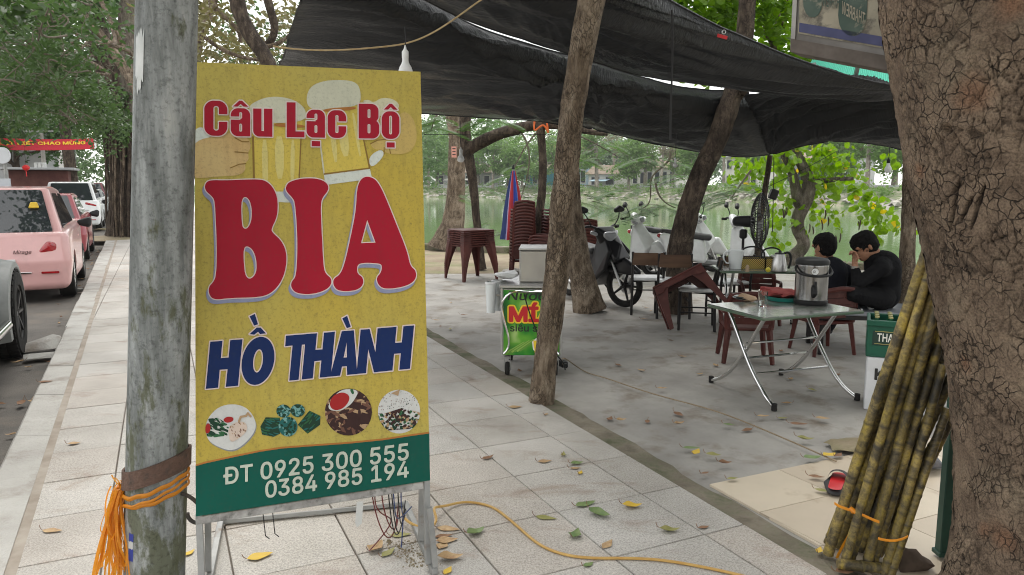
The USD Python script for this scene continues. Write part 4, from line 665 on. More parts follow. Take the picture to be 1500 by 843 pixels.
# ------------------------------------------------------------------ tarps
TARP = usdkit.material(stage, '/World/Looks/black_tarp', {'g': ('geometry', {}), 'n': ('noise_texture', {'scale': 3.0, 'detail': 5.0}), 'r': ('rgb_ramp', {'ramp': [(.3, (.004, .0042, .0046)), (.7, (.01, .0105, .0115))]}), 'mp': ('mapping', {'rotation': (0, 0, -.5), 'scale': (1.0, 9, 2)}), 'n2': ('noise_texture', {'scale': 3.2, 'detail': 5.0, 'distortion': .4}), 'n5': ('noise_texture', {'scale': 9.0, 'detail': 5.0, 'distortion': .8}), 'ad': ('math', {'math_type': 'add'}), 'b': ('bump', {'strength': .6, 'distance': .03}),
    'p': ('principled_bsdf', {'roughness': .21, 'ior': 1.45}), 't': ('translucent_bsdf', {'color': (.02, .022, .024)}), 'mx': ('mix_closure', {'fac': .05})},
    [('g.position', 'n.vector'), ('n.fac', 'r.fac'), ('r.color', 'p.base_color'), ('g.position', 'mp.vector'), ('mp.vector', 'n2.vector'), ('mp.vector', 'n5.vector'), ('n2.fac', 'ad.value1'), ('n5.fac', 'ad.value2'), ('ad.value', 'b.height'), ('b.normal', 'p.normal'), ('p.BSDF', 'mx.closure1'), ('t.BSDF', 'mx.closure2')], surface='mx.closure')
from scipy.interpolate import CubicSpline
def tarp(label, rows, sagm=.12, gathers=(), seed=0, nu=190, nv=150, wr=.18):
    k = [len(r) for r in rows]; us = np.linspace(0, 1, nu); R = []
    for r in rows:
        p = np.array([D(*q) for q in r]); d = np.r_[0, np.cumsum(np.linalg.norm(np.diff(p, axis=0), axis=1))]; R.append(CubicSpline(d / d[-1], p, axis=0)(us))
    R = np.array(R); vs = np.linspace(0, 1, nv); P = (CubicSpline(np.linspace(0, 1, len(R)), R, axis=0)(vs) if len(R) > 2 else R[0][None] * (1 - vs)[:, None, None] + R[1][None] * vs[:, None, None])
    uu, vv = np.meshgrid(us, vs); sc_ = np.sin(PI * vv) * np.minimum(1, np.minimum(uu, 1 - uu) * 6 + .3)
    ridge = lambda q, s: 1 - np.abs(2 * meshkit.fbm(q, 3, s) - 1)
    w = ridge(np.stack([uu * 2.2 + vv * 3, vv * 8 + uu * 7, uu * 0], -1), seed) ** 2 * 1.2 + ridge(np.stack([uu * 4 + vv * 2, vv * 20 + uu * 12, uu * 0], -1), seed + 5) ** 2 * .35
    dz = -sagm * sc_ + wr * (w - .5) * np.clip(sc_ * 1.3 - .05, .04, 1)
    for (gu, gv, amp, wid) in gathers:      # folds that fan out from a tied point
        dx, dy = (uu - gu) * 1.6, vv - gv; r = np.hypot(dx, dy) + 1e-6; a = np.arctan2(dy, dx)
        dz += 2.2 * amp * (meshkit.fbm(np.stack([a * 7 + 9, a * 0, a * 0 + seed], -1), 3) - .5) * 2 * np.exp(-r / wid) * np.clip(r / .05, 0, 1) * np.clip(sc_ * 1.6, .12, 1); dz += .5 * amp * np.exp(-(r / .06) ** 2)
    P = P + dz[..., None] * np.array([0, -.15, 1.0])
    t = thing('tarp', label, 'tarp'); add(t, 'sheet', MB().grid(P), TARP, True)
    for i, ed_ in enumerate((P[0], P[-1], P[:, 0], P[:, -1])): add(t, 'hem', MB().tube(ed_, .009, 6), TARP)
    return t, P
tA, PA = tarp('large black tarp sloping down to the lake behind the yellow sign', [[(452, -40, 6.2), (600, -8, 6.7), (705, 42, 7.2), (835, 82, 7.7), (955, 118, 8.5), (1095, 132, 9.5)], [(430, 40, 6.8), (610, 92, 7.25), (715, 120, 7.6), (840, 143, 8.1), (970, 172, 8.8), (1110, 185, 9.75)], [(388, 150, 9.6), (615, 166, 9.8), (705, 173, 9.9), (815, 182, 10.2), (940, 207, 10.4), (1127, 231, 10.5)]], .05, [(.5, .38, .07, .25), (.62, .95, .08, .3), (1, 1, .06, .4), (.18, 0, .05, .3)], 1)
tB, PB_ = tarp('long black tarp hung in front, running from top centre down to the big tree', [[(500, -300, 4.4), (740, -170, 4.8), (890, -60, 5.3), (990, 6, 5.9), (1100, 60, 6.5), (1205, 100, 7.0), (1330, 130, 7.5)], [(540, -130, 4.7), (720, -40, 5.15), (860, 25, 5.65), (970, 70, 6.2), (1080, 104, 6.8), (1190, 123, 7.25), (1330, 139, 7.8)], [(560, -40, 5.9), (700, 36, 6.5), (830, 78, 7.0), (945, 112, 7.5), (1050, 125, 7.9), (1170, 131, 8.2), (1330, 141, 8.4)]], .06, [(.35, .9, .04, .3)], 2)
tC, PC = tarp('right-hand black tarp piece with a tied corner above the seated men', [[(1090, 140, 9.3), (1190, 136, 8.9), (1330, 150, 8.6)], [(1110, 185, 9.8), (1190, 178, 9.4), (1330, 188, 8.8)], [(1127, 231, 10.2), (1188, 213, 9.9), (1330, 223, 9.5)]], .05, [(0, 1, .08, .5), (.45, 1, .04, .3)], 3)
ROPE = mat('rope_tan', (.32, .22, .1), (.42, .32, .18), 30, rough=.8); BLROPE = mat('rope_black', (.015, .015, .016), rough=.7)
def rope(label, pts, r=.005, m=None, name='rope', cat='rope'):
    t = tag(add(None, name, MB().tube(spline(pts, 8), r, 6), m or ROPE), label, cat); return t
rope('tan rope drawn below the left tarp, up to the front tarp', [D(400, 68, 5.0), D(480, 74, 5.0), D(560, 69, 5.0), D(594, 64, 5.0), D(660, 32, 4.9), D(720, -10, 4.8)], .0055)
rope('black strap hanging straight down from the front tarp', [D(984, 15, 5.6), D(985, 80, 5.65), D(983, 150, 5.7), D(982, 205, 5.7)], .008, BLROPE, 'strap', 'strap')
rope('thin black cord stretched level beneath the tarps', [D(620, 197, 9), D(700, 198, 9.2), D(830, 196, 9.4), D(1000, 178, 9.6), D(1060, 165, 9.5)], .004, BLROPE, 'cord', 'cord')
rope('thin cord slanting across the vine tree to the tarp corner', [D(1100, 285, 9.8), D(1150, 262, 9.8), D(1225, 222, 9.8)], .004, BLROPE, 'cord', 'cord')
rope('short orange cord tied round the slim trunk under the tarp', [D(783, 178, 13.0), D(786, 190, 13.0), D(796, 184, 13.0), D(801, 190, 13.0), D(800, 172, 13.0)], .018, mat('orange_cord', (.6, .12, .02), rough=.6), 'cord', 'cord')
# green corrugated roof and the beer sign box beyond the tarps
gr = thing('awning_roof', 'translucent green corrugated awning roof behind the hanging beer sign', 'roof'); us = np.linspace(0, 1, 420); a, b, c, d = D(1150, 150, 9.6), D(1360, 170, 9.0), D(1345, 88, 8.0), D(1190, 88, 8.6)
P = np.array([[(a * (1 - u) + b * u) * (1 - v) + (d * (1 - u) + c * u) * v + np.array([0, 0, .009 * math.sin(u * 2 * PI * 60)]) for v in np.linspace(0, 1, 6)] for u in us])
add(gr, 'sheet', MB().grid(P), usdkit.material(stage, '/World/Looks/green_sheet', {'p': ('principled_bsdf', {'base_color': (.08, .33, .24), 'roughness': .4}), 't': ('translucent_bsdf', {'color': (.2, .75, .58)}), 'm': ('mix_closure', {'fac': .6})}, [('p.BSDF', 'm.closure1'), ('t.BSDF', 'm.closure2')], surface='m.closure'), True)
for k in range(3): add(gr, 'rafter', bar(MB(), P[10 + k * 180, 0] - [0, 0, .05], P[10 + k * 180, -1] - [0, 0, .05], .04), GALV)
bs_ = thing('beer_sign', 'faded hanging beer sign box with mirrored lettering at the top right', 'sign'); BD = 3.0
q00, q10 = D(1160, 72, BD), D(1330, 104, BD - .25); q01 = q00 + np.array([-.0, .0, .72]); 
def BS(s, t, o=0.0): n_ = unit(np.cross(q10 - q00, [0, 0, 1.0])); return q00 + (q10 - q00) * s + np.array([0, 0, .62]) * t + n_ * o
nb = unit(np.cross(q10 - q00, [0, 0, 1.0])); 
PANELM = mat('beer_panel', (.3, .27, .2), (.2, .18, .13), 9, rough=.6, c3=(.09, .08, .06), scale3=14, lo3=.5, hi3=.62)
def bquad(s0, t0, s1, t1, o): return MB().raw([BS(s0, t0, o), BS(s1, t0, o), BS(s1, t1, o), BS(s0, t1, o)], [[0, 1, 2, 3]])
def bbox(s0, t0, s1, t1, o0, o1):
    v = [BS(s, t, o) for o in (o0, o1) for s, t in ((s0, t0), (s1, t0), (s1, t1), (s0, t1))]; return MB().raw(v, [[0, 3, 2, 1], [4, 5, 6, 7], [0, 1, 5, 4], [2, 3, 7, 6], [1, 2, 6, 5], [3, 0, 4, 7]])
add(bs_, 'box', bbox(0, 0, 1, 1, -.14, 0), mat('sign_box_grey', (.2, .19, .18), (.12, .11, .1), 6, rough=.6, metal=.3), False)
add(bs_, 'panel', bbox(.05, .1, 1, 1, 0, .003), PANELM, False); add(bs_, 'blue_stripe', bbox(.06, .11, 1, .165, .003, .005), mat('sign_navy', (.03, .035, .1), (.05, .055, .14), 12, rough=.6), False)
add(bs_, 'bottom_bar', bbox(-.005, -.02, 1.0, .06, -.145, .012), mat('rusty_steel', (.06, .045, .035), (.12, .1, .085), 10, rough=.7), False); add(bs_, 'side_bar', bbox(-.01, 0, .03, 1, -.145, .008), mat('steel_grey_bar', (.24, .23, .22), (.33, .32, .3), 8, rough=.55, metal=.4), False)
sh2 = lambda poly, o, m, nm, lb=None: add(bs_, nm, (lambda mm: mm)((lambda M: setattr(M, 'v', [np.array([BS(x, y, o) for x, y, _ in v]) for v in M.v]) or M)(MB().flat(poly.buffer(0)))), m, False, label=lb)
BGR = mat('beer_green', (.01, .2, .07), (.02, .28, .1), 8, rough=.5, c3=(.2, .25, .15), scale3=18, lo3=.55, hi3=.65); BDK = mat('beer_dark', (.02, .05, .035), (.05, .08, .06), 10, rough=.6, c3=(.2, .19, .14), scale3=22, lo3=.55, hi3=.65)
sh2(Polygon([(.6, 1), (.66, .6), (.74, .3), (.86, .17), (1, .17), (1, 1)]), .005, BGR, 'green_field')
bottle = lambda cx_, y0, w: Polygon(chaikin([(cx_ - w, y0), (cx_ - w, y0 + .28), (cx_ - w * .85, y0 + .4), (cx_ - w * .4, y0 + .52), (cx_ - w * .35, 1.1), (cx_ + w * .35, 1.1), (cx_ + w * .4, y0 + .52), (cx_ + w * .85, y0 + .4), (cx_ + w, y0 + .28), (cx_ + w, y0)], 2)).intersection(sbox(0, .1, 1, 1))
sh2(bottle(.17, .21, .09), .005, BDK, 'beer_bottle'); sh2(bottle(.52, .14, .12), .005, BDK, 'beer_bottle'); sh2(Point(.53, .42).buffer(.025), .007, PANELM, 'emblem')
for s0, t0, w_, ht in ((.345, .285, .17, .07), (.17, .34, .16, .055), (.53, .235, .2, .07)):
    gg = text_shape('THABREW', .02); b = gg.bounds; gg = affinity.scale(gg, -1, 1, origin=(0, 0)); gg = affinity.translate(gg, b[2] , 0); gg = affinity.scale(gg, w_ / (b[2] - b[0]), ht, origin=(0, 0)); gg = affinity.translate(gg, s0 - w_ / 2, t0)
    gg = affinity.skew(gg, ys=-14 if s0 > .5 else 0, origin=(s0, t0)); sh2(gg, .008, (PANELM if s0 != .345 else BDK), 'lettering', 'mirrored lettering THABREW')
for k in range(2): add(bs_, 'hanger', MB().tube([BS(.1 + .7 * k, 1, -.07), BS(.1 + .7 * k, 2.2, -.07)], .012, 8), BLACKMETAL)
# hanging bulbs
def bulb(u, v, d, label, s=1.0, top=.5, kind=0):
    p = D(u, v, d); t = thing('light_bulb', label, 'light bulb', loc=p)
    add(t, 'bulb', MB().lathe(np.array([(0, -.055), (.02, -.053), (.036, -.04), (.04, -.02), (.034, 0), (.022, .02), (.018, .035), (.018, .05), (0, .05)]) * s, n=20), WHITEPL); add(t, 'socket', MB().lathe(np.array([(0, .05), (.019, .05), (.019, .085), (.008, .1), (.004, .12), (0, .12)]) * s, n=14), WHITEPL if kind == 0 else BLACKPL); add(t, 'cord', MB().tube([(0, 0, .1 * s), (.004, 0, .1 + top * .5), (0, 0, .1 + top)], .003, 5), BLACKPL)
bulb(594, 99, 4.3, 'white bulb hanging just above the yellow sign on the tan rope', 1.0, .12); bulb(675, 231, 9.5, 'white bulb hanging beside the thick lakeside trunk', 1.1, .35); bulb(989, 241, 9.6, 'small white bulb hanging under the tarp above the scooters', .75, .3); bulb(1301, 246, 8.5, 'grey-capped bulb hanging over the seated man in black', 1.0, .15, 1)
# ------------------------------------------------------------------ foliage
OVAL = (np.array([(0, 0, 0), (.22, .3, .05), (0, .35, -.02), (-.22, .3, .05), (.2, .65, .04), (0, .68, -.03), (-.2, .65, .04), (0, 1, -.08)]) * 1.0, np.array([[0, 1, 2], [0, 2, 3], [1, 4, 5], [1, 5, 2], [2, 5, 6], [2, 6, 3], [4, 7, 5], [5, 7, 6]]))
DIAM = (np.array([(0, 0, 0), (.25, .5, .06), (0, 1, -.05), (-.25, .5, .06)]), np.array([[0, 1, 2], [0, 2, 3]]))
_a = np.linspace(0, 2 * PI, 11)[:-1]; HEART = (np.vstack([[(0, .45, -.06)], np.column_stack([.5 * np.sin(_a) * (1 + .12 * np.cos(2 * _a)), .48 - .5 * np.cos(_a) * (1 - .25 * (np.cos(_a) > .9)) + .06 * (np.cos(_a) < -.9), .04 * np.cos(3 * _a)])]), np.array([[0, 1 + k, 1 + (k + 1) % 10] for k in range(10)]))
def frames(n, rg, up=.6, droop=.5):
    "random leaf frames: x, y (along the leaf), z (its upper side)"
    az = rg.uniform(0, 2 * PI, n); y = np.column_stack([np.cos(az), np.sin(az), rg.normal(-droop, .45, n)]); y /= np.linalg.norm(y, axis=1, keepdims=True)
    z = rg.normal(0, 1, (n, 3)) * (1 - up) + np.array([0, 0, 1.0]) * up; x = np.cross(y, z); x /= np.linalg.norm(x, axis=1, keepdims=True) + 1e-9; return x, y, np.cross(x, y)
def leafcloud(P, size, tmpl, rg, up=.6, droop=.4, spread=.35):
    P = np.asarray(P, float); n = len(P); x, y, z = frames(n, rg, up, droop); s = size * rg.uniform(1 - spread, 1 + spread, n)
    tv, tf = tmpl; v = P[:, None] + (tv[None, :, 0:1] * x[:, None] + tv[None, :, 1:2] * y[:, None] + tv[None, :, 2:3] * z[:, None]) * s[:, None, None]
    f = tf[None] + (np.arange(n) * len(tv))[:, None, None]; return MB().raw(v.reshape(-1, 3), f.reshape(-1, 3))
def crownpts(c, r, n, rg, k=26, fill=.42):
    "leaf positions gathered in clumps inside a lumpy ellipsoid, gaps between"
    c, r = np.asarray(c, float), np.asarray(r, float); d = rg.normal(size=(k, 3)); d /= np.linalg.norm(d, axis=1, keepdims=True); cc = d * rg.uniform(.35, .95, (k, 1)); cs = rg.uniform(.16, .36, k) * (fill / .42)
    w = cs ** 2; i = rg.choice(k, n, p=w / w.sum()); q = cc[i] + rg.normal(size=(n, 3)) * cs[i][:, None] * .55; return c + q * r
LEAF_L = leafmat('leaf_street', [(.045, .08, .025), (.075, .12, .04), (.1, .155, .055), (.14, .18, .075), (.2, .23, .06), (.08, .115, .045)], .48)
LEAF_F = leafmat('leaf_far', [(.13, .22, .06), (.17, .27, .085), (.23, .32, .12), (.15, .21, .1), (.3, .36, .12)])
LEAF_B = leafmat('leaf_olive', [(.13, .12, .05), (.17, .14, .06), (.08, .1, .035), (.22, .17, .09), (.11, .13, .04)])
LEAF_Y = leafmat('leaf_lime', [(.13, .24, .015), (.2, .3, .02), (.09, .18, .015), (.26, .33, .03), (.16, .26, .02)], .5)
LEAF_V = leafmat('leaf_vine', [(.14, .25, .015), (.22, .32, .02), (.07, .15, .02), (.32, .36, .03), (.17, .28, .02), (.28, .34, .02)], .5)
LEAF_P = leafmat('leaf_feather', [(.05, .12, .02), (.08, .17, .03), (.1, .2, .04), (.06, .13, .03)], .4)
TWIG = mat('twig_bark', (.09, .075, .055), (.15, .13, .095), 20, rough=.9)
rg = np.random.default_rng(21)
def limb(p0, p1, r0, r1, bend=.1, n=8, seed=0):
    q = np.random.default_rng(seed); t = np.linspace(0, 1, 5)[:, None]; p = np.asarray(p0) * (1 - t) + np.asarray(p1) * t; L = np.linalg.norm(np.asarray(p1) - p0); p[1:-1] += q.normal(size=(3, 3)) * bend * L * .5
    p = spline(p, 5); return MB().tube(p, np.linspace(r0, r1, len(p)), n, jitter=.08, seed=seed)
def simpletree(label, name, base, h, tr, crowns, lm, nleaf, size, bm, seed, group=None, tmpl=DIAM, lean=(0, 0), limbs=5, up=.55):
    q = np.random.default_rng(seed); t = thing(name, label, 'tree', group); base = np.asarray(base, float)
    top = base + np.array([lean[0], lean[1], h]); mid = base + np.array([lean[0] * .4, lean[1] * .4, h * .5]) + q.normal(size=3) * [.1, .1, 0] * h * .15
    add(t, 'trunk', trunkmesh([(base - [0, 0, .3], tr * 1.25), (base + [0, 0, h * .12], tr), (mid, tr * .8), (top, tr * .45)], n=12, seg=5, seed=seed), bm, True)
    for k, (c, r) in enumerate(crowns):
        c = np.asarray(c, float)
        for j in range(max(1, limbs // len(crowns))): add(t, 'limb', limb(mid + (top - mid) * q.uniform(.1, 1), c + q.normal(size=3) * np.asarray(r) * .5, tr * .4, tr * .1, .12, 6, seed * 10 + j), bm, True)
    pts = np.concatenate([crownpts(c, r, int(nleaf / len(crowns)), q) for c, r in crowns]); add(t, 'crown', leafcloud(pts, size, tmpl, q, up), lm, False, kind='stuff'); return t
# the lime tree at the water: drooping curtains of heart-shaped leaves
vt = thing('lime_leaf_creeper', 'bright yellow-green creeper hanging in curtains from the twisted tree at the water', 'creeper')
P = []
def strand(pts, n, w, d=VT, dw=.25):
    p = spline([D(u, v, d + rg.uniform(-dw, dw) * .3) for u, v in pts], 10); i = rg.uniform(0, len(p) - 1, n); q = np.column_stack([np.interp(i, range(len(p)), p[:, k]) for k in range(3)]); s = w / FPX * d
    return q + rg.normal(size=(n, 3)) * [s * .5, dw, s * .45]
for pts, n, w in (([(1130, 222), (1160, 212), (1200, 222), (1240, 232)], 210, 30), ([(1075, 232), (1100, 240), (1125, 246)], 70, 26), ([(1078, 245), (1076, 270)], 22, 14), ([(1105, 250), (1104, 272)], 22, 16), ([(1140, 250), (1148, 280), (1160, 300)], 60, 30), ([(1205, 240), (1205, 270), (1203, 300), (1202, 320)], 120, 26), ([(1222, 300), (1226, 322), (1229, 340)], 24, 9), ([(1236, 238), (1252, 262), (1268, 290), (1278, 318), (1281, 348)], 150, 22), ([(1262, 280), (1290, 300), (1308, 322), (1318, 330)], 60, 13), ([(1305, 330), (1312, 336)], 20, 14), ([(1128, 300), (1132, 325), (1136, 350), (1137, 362)], 40, 9), ([(1146, 318), (1155, 324), (1160, 328)], 14, 8), ([(1122, 320), (1124, 352)], 16, 12), ([(1177, 330), (1178, 348)], 8, 6), ([(1300, 225), (1312, 245)], 20, 14), ([(1262, 300), (1262, 318)], 16, 10), ([(1190, 232), (1185, 262), (1222, 270)], 70, 30), ([(1160, 225), (1150, 245)], 40, 20)):
    P.append(strand(pts, int(n * .85), w * .62))
P = np.concatenate(P); o_ = rg.permutation(len(P)); P = P[o_]
for k in range(295): add(vt, 'leaf', leafcloud(P[k:k + 1], .135, HEART, rg, .25, .9), LEAF_V if k % 12 else leafmat('leaf_vine_yellow', [(.5, .38, .03), (.45, .4, .04)], .4), False)
add(vt, 'small_leaves', leafcloud(P[295:], .12, HEART, rg, .25, .9), LEAF_V, False, kind='stuff')
POD = mat('dark_pod', (.03, .022, .012), (.06, .04, .02), 20, rough=.7)
for u, v, l in ((1150, 308, 12), (1146, 306, 14), (1152, 304, 12), (1186, 328, 14), (1190, 332, 12), (1203, 322, 16), (1213, 318, 14), (1209, 308, 14), (1224, 345, 14), (1231, 342, 14), (1257, 324, 14), (1260, 322, 12)):
    a, b = D(u, v, VT - .2), D(u + rg.uniform(-2, 2), v + l, VT - .2); add(vt, 'seed_pod', MB().tube(spline([a, (a + b) / 2 + [.015, 0, 0], b], 3), [.006] + [.013] * 5 + [.004], 6), POD)
# feathery fronds over the water
def frond(p, az, L, rg, droop=.35):
    d = np.array([math.cos(az), math.sin(az), 0]); m = MB(); n = 9; t = np.linspace(0, 1, n + 1); rach = p + np.outer(t, d * L) + np.outer(-droop * L * t ** 1.8, [0, 0, 1.0]); side = np.array([-d[1], d[0], 0]); V = []
    for k in range(1, n + 1):
        for s in (-1, 1):
            pl = L * .42 * math.sin(PI * (.18 + .72 * t[k])) ; dirn = unit(d * .55 + side * s + np.array([0, 0, -.25]))
            for j in range(1, 8):
                c = rach[k] + dirn * pl * j / 7; w = unit(np.cross(dirn, [0, 0, 1.0])); 
                for e in (-1, 1): tip = c + (w * e + dirn * .4) * .045 * L * 2.0; b = dirn * .011 * L * 2; V.append([c, c + b, tip + b * .6, tip - b * .2])
    V = np.array(V).reshape(-1, 3); k = np.arange(len(V) // 4) * 4; m.raw(V, np.stack([k, k + 1, k + 2, k + 3], 1)); r = MB().tube(rach, np.linspace(.004, .0015, n + 1), 4); return m, r
ft = thing('feathery_branch', 'feathery green acacia-like branches hanging over the lake edge between the trunks', 'branch'); leafs = 0
for pts, d, fr in (([(800, 183), (770, 215), (752, 250), (742, 275)], 14.5, [(700, 284), (680, 296), (722, 290), (735, 300)]), ([(760, 190), (775, 225), (772, 260), (760, 300)], 15, [(775, 250), (750, 265), (790, 280), (785, 300), (800, 210), (770, 205)]), ([(805, 185), (850, 200), (880, 215), (905, 230)], 14, [(860, 225), (880, 215), (905, 230), (845, 240), (870, 240), (850, 255)]), ([(850, 190), (840, 230), (846, 270)], 13.5, [(850, 290), (846, 305), (868, 300), (858, 275)]), ([(982, 222), (970, 245), (955, 260), (953, 285), (935, 308)], 12.5, [(935, 285), (920, 282), (960, 238), (940, 240), (985, 262), (930, 312), (915, 318), (945, 318), (905, 312), (955, 308)]), ([(960, 262), (968, 290), (990, 305)], 12.8, [(978, 305), (965, 308), (992, 312), (1000, 265)]), ([(1100, 250), (1085, 270), (1072, 290)], 13, [(1060, 284), (1050, 292), (1075, 292), (1085, 286), (1068, 300), (1095, 280)]), ([(640, 168), (635, 180), (632, 190)], 13, [(640, 182), (628, 190), (655, 178), (645, 195), (720, 182), (735, 186), (712, 178)]), ([(760, 300), (752, 330)], 14.5, [(725, 345), (735, 350), (715, 335)])):
    q = [D(u, v, d) for u, v in pts]; add(ft, 'twig', MB().tube(spline(q, 6), np.linspace(.022, .008, 6 * (len(q) - 1) + 1), 6), TWIG)
    for (u, v) in fr:
        for _ in range(2):
            p = D(u + rg.uniform(-6, 6), v - 6 + rg.uniform(-5, 3), d + rg.uniform(-.3, .3)); m, r = frond(p, rg.choice([0, PI]) + rg.normal(0, .7), rg.uniform(.34, .55), rg)
            fm = add(ft, 'frond', m, LEAF_P, False); add(fm, 'stem', r, TWIG)
# crowns of the near trees, mostly above the frame: they shade the terrace
def crown_for(label, name, lst, n, size, lm, seed, tmpl=OVAL, limbs=()):
    q = np.random.default_rng(seed); t = thing(name, label, 'foliage'); pts = np.concatenate([crownpts(c, r, int(n * w), q) for c, r, w in lst]); add(t, 'leaves', leafcloud(pts, size, tmpl, q, .5), lm, False, kind='stuff')
    for k, (a, b, r0, r1) in enumerate(limbs): add(t, 'bough', limb(a, b, r0, r1, .12, 8, seed + k), BARK, True)
    return t
crown_for('lime-green leafy boughs glimpsed above the front tarp at the top right', 'leafy_bough', [(D(1040, 10, 10.5), (1.2, 1.2, .9), .28), (D(1150, 20, 11), (1.2, 1.2, 1.2), .32), (D(980, -50, 10), (1.6, 1.4, .9), .2), (D(1230, 60, 12), (1.3, 1, .8), .2)], 5200, .1, LEAF_Y, 31, HEART, [(D(1130, 100, 11), D(1155, -30, 11), .05, .03), (D(1130, 70, 11), D(1110, 20, 11), .03, .015), (D(1150, 40, 11), D(1120, 10, 11), .03, .012)])
# the street's own trees behind and above the corner: out of the frame, but they shade it
for lb, x, y, cs_ in (('broad shade tree standing behind the corner, to the left', -5.5, -5.5, [((-5, -5, 7.2), (4.2, 3.6, 2.6)), ((-1.5, -5.5, 5.2), (3.4, 2.6, 2.6))]), ('broad shade tree standing behind the corner, to the right', 4.5, -5.0, [((4, -4.5, 7), (4.4, 3.4, 2.6)), ((2.5, -6, 4.2), (3.4, 2.2, 2.6))]), ('tall shade tree at the right of the terrace', 9.5, 2.5, [((9, 2, 6.8), (3.8, 4.2, 2.4)), ((8.8, 0, 3.6), (2.4, 3.4, 2.6))]), ('shade tree beyond the right edge of the terrace', 10.5, 8.0, [((10.2, 8, 6.5), (3, 3.2, 2.2)), ((11.5, 7, 3.4), (2, 3, 2.4))])):
    simpletree(lb, 'shade_tree', (x, y, 0), 6.5, .28, cs_, LEAF_L, 5200, .3, BARK, 700 + int(x * 2 + 40), limbs=8)
crown_for('leafy crown of the huge foreground tree, spreading overhead', 'leafy_bough', [((2.2, 2.2, 6.6), (3.6, 3.2, 1.5), .5), ((.2, 4.2, 6.4), (2.6, 2.2, 1.1), .25), ((4.5, 4.0, 6.2), (2.6, 2.4, 1.2), .25)], 6500, .26, LEAF_L, 36, DIAM, [((1.5, 2.4, 5.6), (3.5, 3, 6.8), .14, .05), ((1.5, 2.4, 5.6), (.3, 3.6, 6.6), .12, .04)])
# canopy over the street, left
L_ = [(D(40, 60, 9), (1.3, 1.6, .55), .14), (D(45, 95, 10), (.95, 1.4, .7), .2), (D(55, 130, 12), (1.1, 1.6, .6), .18), (D(115, 155, 13), (.75, 1.2, .5), .12), (D(20, 120, 12), (1.4, 1.4, .6), .12), (D(40, 20, 9.5), (.9, 1.5, .6), .14), (D(150, 175, 17), (.8, .8, .9), .1)]
crown_for('grey-green drooping leafy boughs above the parked cars', 'leafy_bough', L_, 7000, .09, LEAF_L, 33, OVAL, [(D(190, 90, 17), D(40, 70, 11), .05, .015), (D(180, 70, 16), D(80, 20, 10), .05, .015), (D(160, 110, 15), D(100, 100, 12), .03, .01), (D(170, 60, 15), D(20, 35, 9), .03, .01)])
crown_for('dark green leaf sprigs hanging in at the top left corner', 'leafy_bough', [(D(55, -10, 5), (.35, .3, .12), .5), (D(10, 8, 5), (.2, .3, .12), .5)], 110, .11, LEAF_L, 34, OVAL)
crown_for('loose olive and yellow leaves seen between the pole and the left tarp', 'leafy_bough', [(D(305, 40, 13), (.9, 1.2, .7), .4), (D(385, 35, 14), (.9, 1.2, .8), .35), (D(340, 80, 15), (1.1, 1, .5), .25)], 1500, .12, LEAF_B, 35, OVAL)
tw_ = thing('bare_twigs', 'tangle of thin bare grey twigs among the leaves over the parked cars', 'twigs')
for k in range(42):
    a = D(rg.uniform(0, 150), rg.uniform(0, 190), rg.uniform(8, 14)); b = a + rg.normal(size=3) * [.7, .5, .35] + [-.3, 0, -.1]; m = limb(a, b, .012, .003, .15, 5, 900 + k)
    for j in range(4): c = a + (b - a) * rg.uniform(.3, .9); q = limb(c, c + rg.normal(size=3) * [.3, .3, .2], .005, .002, .15, 4, 990 + 7 * k + j); m.raw(np.concatenate(q.v), np.concatenate(q.f))
    add(tw_, 'twig', m, TWIG, True)
bt2 = thing('tree', 'dark crooked tree limbs rising behind the top edge of the yellow sign', 'tree')
for k, (pts, d) in enumerate((([(345, -40, 24), (352, 20, 22), (366, 50, 22), (385, 78, 20), (400, 110, 20), (415, 190, 22), (425, 300, 24), (428, 400, 28)], 12), ([(392, -30, 13), (398, 20, 13), (402, 45, 12), (390, 66, 10)], 12.3), ([(310, -30, 20), (300, 30, 18), (290, 60, 16), (284, 110, 18)], 15), ([(330, -20, 9), (318, 15, 8), (345, 40, 6), (352, 62, 6)], 13), ([(366, 60, 9), (395, 68, 7), (420, 55, 5), (440, 30, 4)], 12.2), ([(300, 55, 6), (330, 75, 6), (380, 88, 5)], 13))):
    add(bt2, 'limb', trunkmesh(ptrunk(pts, d), n=16, seg=5, seed=40 + k, knob=.08, ridge=.08), BARKD if k < 2 else BARK, True)
